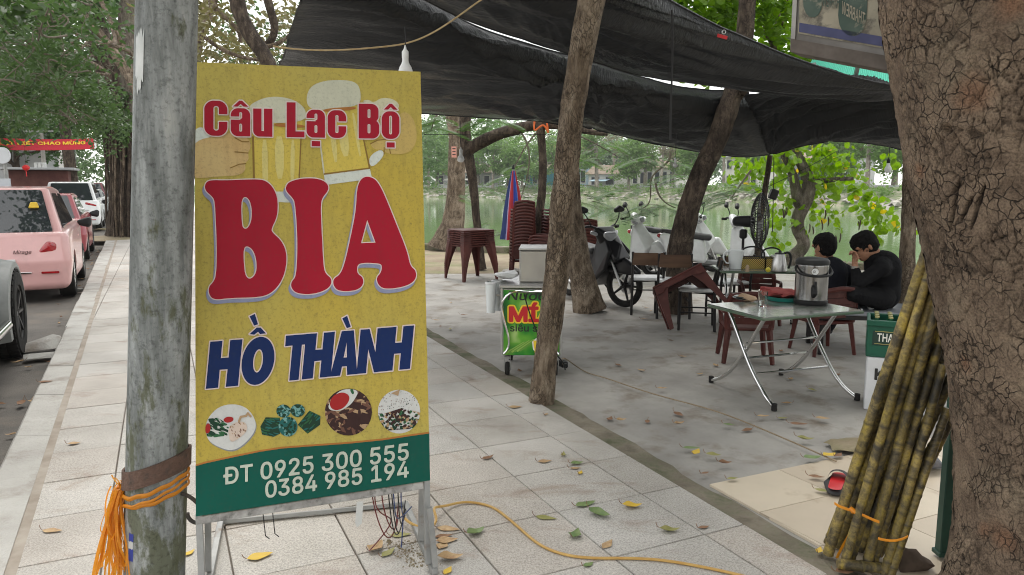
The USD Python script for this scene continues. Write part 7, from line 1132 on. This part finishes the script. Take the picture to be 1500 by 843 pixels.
q = rg.normal(size=(50, 3)) * [.05, .06, .018] + [cf[0] - .2, cf[1] + .22, .8]; h = trimesh.convex.convex_hull(q).subdivide().subdivide(); tag(add(None, 'plastic_bag', (h.vertices + (meshkit.fbm(np.array(h.vertices) * 30, 3)[:, None] - .5) * .03, h.faces), WHITEPL, 60), 'crumpled white plastic bag on the juice cart beside the press', 'bag')
# ------------------------------------------------------------------ fan, parasol, crate, box, bench
fb = D(1092, 272, 9.4); fn = thing('standing_fan', 'black standing fan seen from the side beside the pole trunk', 'fan', loc=(fb[0], fb[1], -.02), rz=math.radians(-25)); add(fn, 'base', MB().lathe([(0, 0), (.2, 0), (.2, .02), (.04, .05), (0, .05)], n=28), BLACKPL); add(fn, 'pole', MB().tube([(0, 0, .03), (0, 0, .95)], .017, 10), BLACKMETAL); add(fn, 'motor', MB().tm(hull([(-.08, 0, 1.12), (.07, 0, 1.12)], [.065, .075])), BLACKPL); add(fn, 'control_box', MB().box((0, 0, .96), (.09, .1, .12), bev=.02), BLACKPL)
m = MB(); Rf = .34; C0 = np.array([.2, 0, 1.14])
for k in range(44):
    a = 2 * PI * k / 44; c_, s_ = math.cos(a), math.sin(a); m.tube(spline([C0 + [-.1, c_ * .06, s_ * .06], C0 + [-.09, c_ * .2, s_ * .2], C0 + [0, c_ * Rf, s_ * Rf], C0 + [.08, c_ * .2, s_ * .2], C0 + [.09, c_ * .06, s_ * .06]], 4), .0045, 4, cap=False)
a = np.linspace(0, 2 * PI, 41)[:-1]
for rr, xx in ((Rf, 0), (.2, .08), (.2, -.09)): m.tube(np.column_stack([a * 0 + C0[0] + xx, np.cos(a) * rr, C0[2] + np.sin(a) * rr]), .008, 5, closed=True)
add(fn, 'cage', m, BLACKMETAL, 60)
for k in range(3):
    bl = MB(); P = [[C0 + Rx(2 * PI * k / 3 + t * .9) @ np.array([.05 * (t - .5) * (1 - r), 0, .05 + .25 * r]) for t in np.linspace(0, 1, 6)] for r in np.linspace(0, 1, 5)]; add(fn, 'blade', bl.grid(P), GREYPL, True)
sp_ = D(1133, 285, 9.8); sk = thing('hanging_speaker', 'small black box hanging on a cord right of the pole trunk', 'box', loc=tuple(sp_)); add(sk, 'box', MB().box((0, 0, 0), (.1, .09, .13), bev=.012, R=Ry(.35)), BLACKPL, False); add(sk, 'cord', MB().tube([(.01, 0, -.5), (0, 0, -.05), (-.01, 0, .3), (-.02, 0, .48)], .006, 5), BLROPE); add(sk, 'grille', MB().box((0, -.047, 0), (.07, .006, .09), bev=.002, R=Ry(.35)), BLACKMETAL, False)
pb = D(752, 272, 13.3); ps = thing('closed_parasol', 'closed blue, lilac and red striped parasol behind the tall chair stack', 'parasol', loc=(pb[0], pb[1], -.03)); add(ps, 'pole', MB().tube([(0, 0, 0), (0, 0, 1.9)], .018, 8), GALV); add(ps, 'finial', MB().lathe([(0, 1.86), (.03, 1.87), (.02, 1.92), (0, 1.95)], n=10), BLACKPL); add(ps, 'base', MB().lathe([(0, 0), (.2, 0), (.2, .06), (.05, .1), (0, .1)], n=20), CONC)
cols = [mat('cloth_' + n, c, rough=.8) for n, c in (('blue', (.012, .04, .25)), ('lilac', (.3, .26, .42)), ('red', (.4, .03, .04)), ('navy', (.015, .03, .12)), ('light_blue', (.08, .17, .42)))]
for k in range(12):
    aa = np.linspace(2 * PI * k / 12, 2 * PI * (k + 1) / 12, 6); add(ps, 'cloth_panel', MB().grid([[(np.cos(t) * r * (1 + .22 * math.cos(6 * t)) , np.sin(t) * r * (1 + .22 * math.cos(6 * t)), z) for t in aa] for r, z in ((.2, .62), (.17, .85), (.15, 1.1), (.1, 1.45), (.03, 1.84))]), cols[[0, 1, 0, 2, 4, 0, 3, 1, 2, 0, 4, 2][k]], True)
bx = np.array([2.81, 5.03, 0]); bz = -.02
wb = thing('carton', 'white carton with bold black lettering under the green beer crate', 'box', loc=(bx[0] - .05, bx[1] + .1, bz), rz=math.radians(-25)); add(wb, 'box', MB().box((0, 0, .19), (.44, .34, .38), bev=.006), mat('white_card', (.6, .61, .63), (.52, .53, .54), 5, rough=.7), False); g = fitg('KO', .06, -.165, -.02, .225, .075); m = MB().flat(g); m.v = [np.column_stack([v[:, 0], np.full(len(v), -.1725), v[:, 1]]) for v in m.v]; add(wb, 'lettering', m, PBLK, False, label='bold black lettering starting with K'); add(wb, 'tape', MB().box((0, -.0015, .19), (.05, .344, .384)), mat('parcel_tape', (.5, .5, .47), rough=.3), False)
CRT = mat('crate_green', (.004, .06, .035), (.006, .075, .045), 6, rough=.35); cr_ = thing('beer_crate', 'dark green beer crate full of bottles standing on the white carton', 'crate', loc=(bx[0] - .05, bx[1] + .1, bz + .383), rz=math.radians(-25)); m = MB(); cw, cd, chh = .46, .34, .26
for n_, sz in (((0, -cd / 2 + .01), (cw, .02)), ((0, cd / 2 - .01), (cw, .02)), ((-cw / 2 + .01, 0), (.02, cd - .04)), ((cw / 2 - .01, 0), (.02, cd - .04))): add(cr_, 'side', MB().box((*n_, chh / 2), (*sz, chh), bev=.006), CRT, False)
add(cr_, 'bottom', MB().box((0, 0, .012), (cw - .04, cd - .04, .02)), CRT, False); add(cr_, 'rim', MB().box((0, -cd / 2 - .002, chh - .02), (cw + .012, .024, .04), bev=.005), CRT, False); add(cr_, 'label_panel', MB().box((-.0, -cd / 2 - .001, .135), (cw * .84, .004, .1), bev=.001), mat('crate_label', (.01, .03, .022), rough=.35), False)
def ct_(g, o, nm, mm, lb=None): m = MB().flat(g); m.v = [np.column_stack([v[:, 0], np.full(len(v), -cd / 2 - o), v[:, 1]]) for v in m.v]; add(cr_, nm, m, mm, False, label=lb)
GOLD = mat('label_gold', (.45, .36, .12), rough=.4); ct_(fitg('THABREW', .03, -.165, .075, .115, .055), .0055, 'lettering', PWHT, 'white lettering reading THABREW'); ct_(sbox(-.18, .182, .1, .186), .005, 'gold_line', GOLD); ct_(sbox(-.18, .095, .1, .098), .005, 'gold_line', GOLD); ct_(affinity.skew(fitg('Bia hơi', .0, -.06, .09, .045, .026), xs=18), .005, 'lettering', PWHT, 'small white script')
BOTG = mat('bottle_green', (.006, .05, .02), rough=.08, coat=.5)
BP = lambda i, j: tuple(np.array([bx[0] - .05, bx[1] + .1, bz + .41]) + Rz(math.radians(-25)) @ np.array([-.17 + .085 * i, -.115 + .077 * j, 0]))
for i in range(5):
    for j in range(4): bt_2 = thing('beer_bottle', 'green beer bottle standing in the dark green crate', 'bottle', 'bottles in the green crate', loc=BP(i, j)) if i == j == 0 else copy(bt_2, BP(i, j)); (add(bt_2, 'glass', MB().lathe([(0, 0), (.031, 0), (.031, .15), (.014, .2), (.013, .25), (0, .25)], n=14), BOTG), add(bt_2, 'cap', MB().lathe([(.0155, .243), (.0155, .253), (0, .256)], n=12), mat('cap_gold', (.3, .28, .12), rough=.35, metal=.6))) if i == j == 0 else None
bn_ = thing('low_bench', 'low grey-blue bench top that the man in black sits on', 'bench', loc=(*D(1292, 272, 6.95)[:2], -.02), rz=math.radians(-10)); add(bn_, 'top', MB().box((.0, 0, .4), (1.15, .6, .04), bev=.008), mat('bench_top', (.13, .14, .16), (.2, .21, .23), 5, rough=.4), False); add(bn_, 'apron', MB().box((0, -.28, .365), (1.05, .02, .05)), BLACKMETAL, False)
for sx in (-1, 1):
    for sy in (-1, 1): add(bn_, 'leg', MB().box((sx * .52, sy * .26, .19), (.04, .04, .38), bev=.004), BLACKMETAL, False)
wbp = D(1250, 446, 6.7); wbp[2] = .44; b = thing('water_bottle', 'clear empty plastic bottle lying on the edge of the low bench', 'bottle', loc=tuple(wbp + [-.1, -.02, -.03]), rz=.3); add(b, 'bottle', MB().lathe([(0, 0), (.03, 0), (.032, .02), (.03, .12), (.031, .14), (.012, .18), (.012, .2), (0, .2)], n=18, R=Ry(PI / 2)), GLASS); add(b, 'cap', MB().lathe([(.015, .19), (.015, .21), (0, .212)], n=12, R=Ry(PI / 2)), WHITEPL)
# ------------------------------------------------------------------ the two seated men
SKIN = mat('skin', (.25, .125, .075), (.3, .155, .095), 12, rough=.6, spec=.3); HAIR = mat('hair_black', (.004, .0035, .0035), (.008, .007, .007), 60, rough=.75, spec=.15, bump=.9, bscale=260); CLB = mat('cloth_black', (.004, .004, .005), (.009, .009, .01), 8, rough=.95, spec=.15, bump=.5, bscale=40); CLD = mat('cloth_dark_navy', (.006, .0065, .01), (.012, .0125, .018), 8, rough=.95, spec=.15, bump=.5, bscale=40); SHOE = mat('shoe_dark', (.02, .02, .022), rough=.6)
def head(parent, c, f, tilt, r=.1, hairback=True):
    "head centred at c, facing direction f, nodding forward by tilt"
    f = unit(f); s = unit(np.cross(f, [0, 0, 1.0])); R = np.column_stack([s, f, [0, 0, 1]]); a = tilt; R = R @ Rx(-a)
    P = lambda x, y, z: np.asarray(c) + R @ np.array([x, y, z])
    m = manifold3d.Manifold.batch_boolean([hullspheres([P(0, -.01, .035), P(0, .02, .03)], [.093, .085]), hullspheres([P(0, .05, -.03), P(0, .06, -.085), P(0, .03, -.07)], [.06, .035, .045]), hullspheres([P(0, .103, .0), P(0, .12, -.03), P(0, .1, -.035)], [.012, .015, .014]), hullspheres([P(-.028, .098, -.066), P(.028, .098, -.066)], [.011, .011]),
        hullspheres([P(-.086, -.012, .012), P(-.086, -.016, -.018)], [.017, .011]), hullspheres([P(.086, -.012, .012), P(.086, -.016, -.018)], [.017, .011]), hullspheres([P(-.06, .082, .03), P(.06, .082, .03)], [.018, .018])], manifold3d.OpType.Add).refine_to_length(.012)
    q = m.to_mesh(); t = trimesh.Trimesh(q.vert_properties[:, :3], q.tri_verts); trimesh.smoothing.filter_taubin(t, iterations=6); h = add(parent, 'head', t, SKIN, True)
    hm = hullspheres([P(0, -.02, .055), P(0, .03, .06), P(0, -.045, .0)], [.103, .093, .082]) ; q = hm.refine_to_length(.012).to_mesh(); v = np.array(q.vert_properties[:, :3]); v += (meshkit.fbm(v * 60, 3)[:, None] - .5) * .02 + (meshkit.fbm(v * 170, 2)[:, None] - .5) * .014; t2_ = trimesh.Trimesh(v, q.tri_verts); add(h, 'hair', t2_, HAIR, True)
    for x in (-.034, .034): add(h, 'eye', MB().tm(trimesh.creation.icosphere(1, .012), xf(P(x, .09, .008))), HAIR)
    return P
def hand(parent, wrist, d, side, curl=.5, L=.175, name='hand'):
    "palm and five bent fingers from the wrist along d; side is the thumb's direction"
    d = unit(d); sd_ = unit(np.asarray(side) - d * (np.asarray(side) @ d)); n = np.cross(sd_, d); B = []; w = np.asarray(wrist, float); pe = w + d * .085
    B.append((w, .024, w + d * .03, .026))
    for k, x in enumerate((.03, .01, -.01, -.028)):
        k0 = pe + sd_ * x; B.append((w + d * .015 + sd_ * x * .5, .018, k0, .0125)); Lf = (.072, .08, .074, .058)[k]; p = k0; a = 0
        for j, fr in enumerate((.45, .32, .25)): a += curl * (.6 + .4 * j); q = p + (d * math.cos(a) + n * math.sin(a)) * Lf * fr * 1.0; B.append((p, .0092 - .0008 * j, q, .0088 - .0009 * j)); p = q
    t0 = w + d * .025 + sd_ * .022; t1 = t0 + unit(d * .6 + sd_ * .7) * .038; t2_ = t1 + unit(d * .9 + sd_ * .25 + n * .3) * .03; B += [(w + d * .02, .02, t0, .014), (t0, .013, t1, .011), (t1, .0105, t2_, .0085)]
    return add(parent, name, chainbody(B, .006, 5), SKIN, True)
def person(label, J, top, bottom, hd, f, tilt, hands):
    t = thing('person', label, 'person'); g = lambda k: np.asarray(J[k], float)
    T = [(g('pelvis'), .15, g('waist'), .14), (g('waist'), .14, g('chest'), .165), (g('chest'), .165, g('neck') - [0, 0, .05], .085)]
    for s in 'lr':
        T += [(g('chest') * .4 + g('sh' + s) * .6 + [0, 0, .02], .09, g('sh' + s), .08), (g('chest'), .13, g('sh' + s), .075), (g('sh' + s), .072, g('el' + s), .055), (g('el' + s), .055, g('cf' + s), .043)]
    body = add(t, 'body', chainbody([(g('neck') - [0, 0, .06], .055, g('neck') + [0, 0, .03], .052), (g('neck') + [0, 0, .03], .052, np.asarray(hd) - [0, 0, .05], .055)] + [(g('cf' + s) * .9 + g('el' + s) * .1, .036, g('wr' + s), .027) for s in 'lr'], .02, 6), SKIN, True)
    add(body, 'top', chainbody(T, .03, 8), top, True)
    L = [(g('pelvis'), .15, g('pelvis') + [0, 0, .06], .15)]
    for s in 'lr': L += [(g('pelvis') + (g('hip' + s) - g('pelvis')) * .6, .13, g('hip' + s), .11), (g('hip' + s), .105, g('kn' + s), .072), (g('kn' + s), .07, g('an' + s), .05)]
    add(body, 'trousers', chainbody(L, .03, 8), bottom, True)
    for s in 'lr': sh = add(body, 'shoe', MB().tm(hull([g('an' + s) - [0, 0, .02], g('to' + s), g('to' + s) * .5 + g('an' + s) * .5 - [0, 0, .02]], [.045, .035, .04])), SHOE); add(sh, 'sole', MB().tm(hull([g('an' + s) - [0, 0, .055], g('to' + s) - [0, 0, .03]], [.03, .025])), WHITEPL)
    head(t, hd, f, tilt)
    for s, d, sd_, cu in hands: hand(body, g('wr' + s), d, sd_, cu)
    return t
A = lambda u, v, d: D(u, v, d)
d_ = 7.15; pz = A(1216, 447, d_)
person('man in a dark top seated on a red plastic chair with his back to us', dict(pelvis=pz, waist=A(1216, 428, d_ - .0), chest=A(1216, 400, d_ + .03), neck=A(1213, 383, d_ + .06), shl=A(1195, 398, d_ + .04), shr=A(1238, 399, d_ + .04), ell=A(1186, 430, d_ + .15), elr=A(1246, 431, d_ + .15), cfl=A(1194, 440, d_ + .42), cfr=A(1236, 441, d_ + .42), wrl=A(1196, 440, d_ + .46), wrr=A(1234, 441, d_ + .46),
    hipl=A(1205, 450, d_ + .08), hipr=A(1228, 450, d_ + .08), knl=A(1202, 446, d_ + .5), knr=A(1231, 446, d_ + .52), anl=(A(1206, 272, d_ + .22)[0], d_ + .22, .07), anr=(A(1226, 272, d_ + .45)[0], d_ + .45, .07), tol=(A(1202, 272, d_ + .1)[0], d_ + .05, .02), tor=(A(1228, 272, d_ + .6)[0], d_ + .62, .02)), CLD, CLB, A(1208, 364, d_ + .07), (-.35, 1, 0), .1, [('l', (.3, .9, 0), (1, 0, .2), .5), ('r', (-.3, .9, 0), (-1, 0, .2), .5)])
d_ = 6.95
person('man in black seated on the low bench, bowed and resting his face on his hand', dict(pelvis=A(1294, 432, d_), waist=A(1296, 415, d_), chest=A(1293, 392, d_ - .02), neck=A(1280, 373, d_ - .03), shl=A(1286, 394, d_ + .17), shr=A(1291, 393, d_ - .2), ell=A(1262, 425, d_ + .16), elr=A(1256, 416, d_ - .2), cfl=A(1256, 428, d_ + .02), cfr=A(1254, 398, d_ - .16), wrl=A(1253, 429, d_), wrr=A(1252, 388, d_ - .14),
    hipl=A(1288, 438, d_ + .13), hipr=A(1288, 438, d_ - .14), knl=A(1246, 432, d_ + .22), knr=A(1247, 430, d_ - .24), anl=A(1276, 441, d_ - .12), anr=A(1270, 442, d_ + .1), tol=A(1286, 442, d_ - .2), tor=A(1284, 443, d_ + .2)), CLB, CLB, A(1268, 362, d_ - .04), (-1, .12, 0), .45, [('l', (-.8, -.3, -.2), (0, -1, .3), .6), ('r', (.12, .3, .9), (0, -1, 0), .9)])
wt = A(1252.5, 392, d_ - .145); tag(add(None, 'wristwatch', MB().tube([wt - [0, 0, .012], wt + [0, 0, .012]], .036, 14), mat('watch_strap', (.25, .25, .24), rough=.3, metal=.7)), 'pale wristwatch on the wrist of the man in black', 'watch')
# ------------------------------------------------------------------ small things on the ground
def cable(label, pts, r, m): return tag(add(None, 'extension_cable', MB().tube(spline([G(u, v, z) for u, v, z in pts], 8), r, 7), m), label, 'cable')
YC = mat('cable_orange', (.42, .24, .06), (.5, .32, .1), 20, rough=.5); TC = mat('cable_tan', (.2, .15, .09), (.26, .2, .13), 20, rough=.6)
cable('orange-yellow cable looping from the yellow sign across the tiles', [(590, 752, .05), (604, 768, .03), (628, 773, .02), (639, 760, .03), (636, 748, .05), (648, 742, .03), (680, 736, .012), (712, 740, .008), (740, 756, .008), (768, 780, .008), (800, 803, .008), (840, 815, .008), (900, 818, .008), (960, 820, .008), (1020, 829, .008), (1085, 843, .008), (1120, 852, .008)], .0062, YC)
cable('thin tan cable running over the concrete from the juice cart to the cane', [(825, 534, .05), (832, 528, .04), (846, 538, .0), (880, 552, .0), (940, 572, .0), (985, 585, .0), (1040, 600, .0), (1100, 622, .0), (1150, 643, .0), (1198, 664, .0), (1225, 676, .0)], .005, TC)
pg = thing('power_plug', 'black plug and adaptor on the ground behind the front trunk', 'plug', loc=tuple(G(824, 538))); add(pg, 'adaptor', MB().box((0, 0, .03), (.06, .1, .05), bev=.008, rz=.4), BLACKPL, False); add(pg, 'plug', MB().box((.02, -.07, .03), (.035, .05, .035), bev=.008, rz=.2), BLACKPL, False)
LEAFD = {'tan': mat('leaf_tan', (.36, .23, .11), (.46, .32, .17), 30, rough=.7, c3=(.22, .1, .04), scale3=22), 'yellow': mat('leaf_gold', (.62, .42, .03), (.55, .36, .04), 30, rough=.6), 'green': mat('leaf_fresh', (.1, .17, .05), (.16, .22, .07), 24, rough=.5), 'olive': mat('leaf_dull', (.2, .2, .05), (.27, .25, .08), 24, rough=.6), 'brown': mat('leaf_brown', (.16, .08, .04), (.24, .13, .07), 30, rough=.8)}
def leaf(p, L, wd, rz, m, lab, group=None, curl=.2, tilt=0.0, stem=.16):
    t = thing('fallen_leaf', lab, 'leaf', group, loc=tuple(p), rz=rz); P = []; n = 8
    for k in range(n + 1):
        s = k / n; hw = wd * L * .5 * math.sin(PI * s ** .8) * (1 + .12 * math.sin(9 * s + L * 50)); zc = curl * L * (.35 * (2 * s - 1) ** 2) ; P.append([((s - .5) * L, q * hw, .004 + zc + curl * .9 * abs(q) ** 1.5 * hw * (1 + .4 * math.sin(5 * s + rz)) + tilt * s * L) for q in (-1, -.5, 0, .5, 1)])
    add(t, 'blade', MB().grid(P), m, True); add(t, 'stalk', MB().tube(spline([P[0][2], np.array(P[0][2]) + [-.12 * L, .02 * L, .01], np.array(P[0][2]) + [-stem * L, .06 * L, .02 + .1 * curl * L]], 3), .0016, 4), _mats['leaf_brown']); return t
BIG = [(755, 597, .13, 'tan', 'tan leaf on the tiles below the foot of the front trunk', .2), (800, 608, .06, 'tan', 'small tan leaf by the mossy strip next to the front trunk', 1), (715, 672, .12, 'brown', 'curled brown leaf with a long upright stalk on the tiles', .8), (798, 677, .11, 'tan', 'tan leaf left of the pair of green and yellow leaves', 0.1), (825, 668, .08, 'olive', 'round dull green leaf just above the yellow one', 1.4), (845, 680, .1, 'green', 'fresh green leaf overlapping the bright yellow leaf', .3), (843, 687, .09, 'tan', 'tan leaf beneath the bright yellow leaf', .1), (850, 694, .07, 'yellow', 'bright yellow leaf on the middle of the tiles', 1.2), (858, 740, .14, 'green', 'long green leaf lying on the tile joint', .5), (878, 756, .16, 'green', 'long green leaf pointing towards the first one on the joint', -.75), (926, 744, .12, 'yellow', 'pale yellow leaf right of the long green leaves', 0), (800, 760, .13, 'olive', 'dull olive leaf beside the orange cable', -.3), (843, 786, .11, 'green', 'broad bright green leaf right of the orange cable', 1.2), (890, 799, .12, 'tan', 'cupped tan leaf near the broad green one', 1.0), (862, 829, .07, 'green', 'small green leaf below the orange cable', .7), (981, 779, .12, 'olive', 'dark olive leaf on the lower tiles', 0), (1031, 774, .07, 'brown', 'small dark brown leaf at the tile corner', .3), (697, 782, .12, 'green', 'green leaf on the tile right of the sign foot', .7), (657, 776, .13, 'tan', 'tan leaf heaped by the right foot of the sign', -.2), (650, 787, .11, 'brown', 'brown leaf heaped by the right foot of the sign', .3), (655, 793, .12, 'tan', 'lower tan leaf by the right foot of the sign', .2), (648, 800, .1, 'tan', 'upright tan leaf propped by the right foot of the sign', 1.3), (660, 820, .13, 'tan', 'flat tan leaf near the bottom edge right of the sign', .1), (656, 838, .08, 'yellow', 'yellow leaf at the very bottom right of the sign', 1.2), (587, 785, .13, 'olive', 'yellowish green leaf under the sign wires', .1), (551, 805, .12, 'tan', 'orange-tan leaf below the sign, at the wire end', 1.2), (569, 811, .11, 'olive', 'pale olive leaf next to the orange-tan one', 1.1), (381, 816, .14, 'yellow', 'yellow-tan leaf below the left half of the sign', .5), (378, 762, .1, 'yellow', 'small yellow leaf behind the bottom rail of the sign', -.4), (277, 812, .09, 'yellow', 'pale yellow leaf between pole and sign', 1.2), (77, 779, .12, 'tan', 'golden leaf on the left of the pavement near the kerb', -.1), (109, 651, .09, 'tan', 'small golden leaf in the middle of the left pavement', .4),
    (846, 614, .0, '', '', 0), (1020, 663, .12, 'yellow', 'yellow-green leaf on the concrete', 1), (1013, 657, .13, 'green', 'long green leaf on the concrete', 0), (1045, 668, .12, 'olive', 'olive leaf beside the yellow-green one on the concrete', -.4), (1062, 680, .1, 'brown', 'brown leaf on the concrete left of the beige tiles', 0), (1033, 694, .07, 'brown', 'reddish brown leaf at the corner of the beige tiles', .4), (1073, 702, .08, 'olive', 'olive leaf at the edge of the beige tiles', .2), (995, 622, .1, 'tan', 'tan leaf on the grey concrete', .4), (1068, 623, .09, 'green', 'green leaf on the concrete below the tables', -.5), (1170, 622, .15, 'brown', 'crumpled brown leaf in front of the folding table', -.2), (1205, 614, .13, 'tan', 'tan leaf right of the crumpled one', -.3), (1118, 611, .12, 'tan', 'pale tan leaf at the folding table foot', .1), (1180, 645, .14, 'olive', 'dark green leaf by the tan cable', -.3), (1196, 700, .1, 'brown', 'dark brown leaf on the beige tiles', -.4), (1205, 720, .1, 'olive', 'small green leaf on the beige tiles', -.6), (1215, 668, .12, 'yellow', 'yellowish leaf at the cable end', .4), (1190, 672, .13, 'green', 'green leaf under the cable end', .2), (1228, 668, .1, 'brown', 'orange-brown leaf at the cable end', .7), (970, 570, .1, 'tan', 'small tan leaf on the concrete', .1), (910, 617, .09, 'tan', 'tan leaf on the concrete left of the others', .2), (1240, 838, .12, 'brown', 'orange-brown leaf at the foot of the cane bundle', .2), (1200, 808, .08, 'yellow', 'pale yellow leaf against the first cane', 1.0), (67, 560, .14, 'brown', 'brown leaf in the gutter below the broken slab', .2), (40, 640, .0, '', '', 0)]
for u, v, L, c, lab, rz in BIG:
    if L: leaf(G(u, v), L * .8 * rg.uniform(.92, 1.08), rg.uniform(.4, .62) if c != 'green' or u > 845 else .6, rz, LEAFD[c], lab, curl=rg.choice([.05, .12, .2, .45], p=[.35, .3, .2, .15]), tilt=rg.uniform(0, .04))
pr = [leaf((0, -5, -3), .1, .45, 0, LEAFD[c], 'small dry leaf lying on the far part of the grey concrete', 'small dry leaves on the terrace', curl=.2) for c in ('tan', 'brown', 'olive')]
for k, p in enumerate(pr):
    q = G(640 + 40 * k, 470 - 8 * k); UsdGeom.Xformable(p).GetOrderedXformOps()[0].Set(Gf.Vec3d(*map(float, q)))
for k in range(52):
    u, v = rg.uniform(640, 1260), rg.uniform(392, 640)
    q = G(u, v); 
    if off(BORDER_R, q[1]) + .1 > q[0]: continue
    c = copy(pr[k % 3], (q[0], q[1], -.018), rg.uniform(0, 6.28), scale=float(rg.uniform(.55, 1.1)))
gp_ = [leaf((0, -5, -3), .1, .45, 0, LEAFD[c], 'small dry leaf in the dusty gutter along the kerb', 'small dry leaves in the gutter', curl=.4) for c in ('tan', 'brown')]
for k, p in enumerate(gp_): UsdGeom.Xformable(p).GetOrderedXformOps()[0].Set(Gf.Vec3d(*map(float, G(50 + 20 * k, 590, -.12))))
for k in range(46):
    s = rg.uniform(2.5, 20); x = off(OUTER, s) - rg.uniform(.03, .5) ** 1.3; copy(gp_[k % 2], (x, s, -.125), rg.uniform(0, 6.28), scale=float(rg.uniform(.6, 1.3)))
# by the foot of the big tree
sl = thing('slipper', 'black slipper with a red insole on the beige tiles behind the cane', 'slipper', loc=tuple(G(1226, 712)), rz=math.radians(60)); add(sl, 'sole', MB().tm(hull([(-.1, 0, .015), (.1, 0, .015), (.0, .02, .015)], [.04, .045, .045]).scale((1, 1, .4))), SHOE); add(sl, 'insole', MB().tm(hull([(-.1, 0, 0), (.09, 0, 0)], [.032, .036]).scale((1, 1, .12)).translate((0, 0, .028))), PRED); m = MB().grid([[(.02 + .08 * t, .05 * math.cos(a), .02 + (.055 - .02 * t) * math.sin(a)) for a in np.linspace(0, PI, 9)] for t in np.linspace(0, 1, 5)]); add(sl, 'strap', m, SHOE, True)
def lump(name, c, sc, m, lab, cat, seed, amp=.25, fr=9):
    q = np.random.default_rng(seed); h = trimesh.convex.convex_hull(q.normal(size=(26, 3))); h = h.subdivide().subdivide(); v = np.array(h.vertices); v /= np.abs(v).max(0); v = v * np.array(sc) / 2; v += (meshkit.fbm(v * fr + seed, 3)[:, None] - .5) * amp * np.array(sc); return tag(add(None, name, (v + np.asarray(c), h.faces), m, 40), lab, cat)
lump('crumpled_cloth', G(1368, 712) + [.1, .25, .04], (.34, .3, .12), mat('grey_cloth', (.11, .11, .12), (.17, .17, .18), 18, rough=.95), 'crumpled grey cloth lying between the cane and the big tree', 'cloth', 5)
lump('rough_stone', G(1348, 838) + [.03, .06, .03], (.2, .14, .13), mat('brown_stone', (.05, .035, .025), (.11, .08, .06), 14, rough=.95), 'dark brown stone at the foot of the big tree by the cane', 'stone', 7); lump('dark_clod', G(1252, 662) + [0, .1, .01], (.4, .3, .06), EARTH, 'dark patch of soil on the concrete left of the cane', 'soil', 8)
stub = G(1262, 838); cs_ = thing('cane_stub', 'short yellow piece of sugar cane lying at the bundle foot', 'sugar cane', loc=tuple(stub)); add(cs_, 'stub', MB().tube([(-.09, .02, .024), (0, 0, .024), (.08, -.015, .024)], .022, 12), CANE); add(cs_, 'node_ring', MB().tube([(-.004, 0, .024), (.004, 0, .024)], .0245, 12), mat('cane_node', (.1, .08, .03), rough=.7))
nt = thing('paper_notice', 'small pink paper notice pinned to the thick lakeside trunk', 'notice'); c = D(665, 223, d4 - .35); add(nt, 'sheet', MB().box(c, (.12, .01, .26), bev=.001), mat('notice_pink', (.5, .22, .17), (.56, .3, .24), 9, rough=.8), False)
for k in range(3): add(nt, 'text_line', MB().box(c + [0, -.007, .08 - .07 * k], (.08, .002, .02)), PBLK, False)
tg = thing('tarp_tag', 'small red tag hanging from the edge of the front tarp', 'tag', loc=tuple(D(1058, 54, 5.2))); add(tg, 'tag', MB().box((0, 0, 0), (.07, .006, .022), bev=.001, R=Ry(.25)), PRED, False); add(tg, 'eyelet', MB().tube(np.column_stack([.012 * np.cos(a) + .01, a * 0, .03 + .012 * np.sin(a)]), .003, 5, closed=True), STEEL)
q = rg.uniform(size=(260, 2)); P = [G(560 + 60 * a + 30 * b, 792 + 40 * b, .002) for a, b in q]; m = MB()
for p in P: m.tm(trimesh.convex.convex_hull(rg.normal(size=(7, 3)) * rg.uniform(.001, .004) + p))
tag(add(None, 'soil_crumbs', m, EARTH, False), 'dark crumbs of soil scattered on the tiles under the sign', 'soil', kind='stuff')
# ------------------------------------------------------------------ the damp air over the lake
hz = MB().box((20, 100, 20), (500, 520, 43.2)); HZ = usdkit.material(stage, '/World/Looks/haze_air', {'v': ('principled_volume', {'color': (.93, .95, .97), 'density': .00022, 'anisotropy': .2})}, [], volume='v.volume')
tag(add(None, 'haze', hz, HZ, False), 'pale damp haze hanging over the lake and the street', 'haze', kind='stuff')
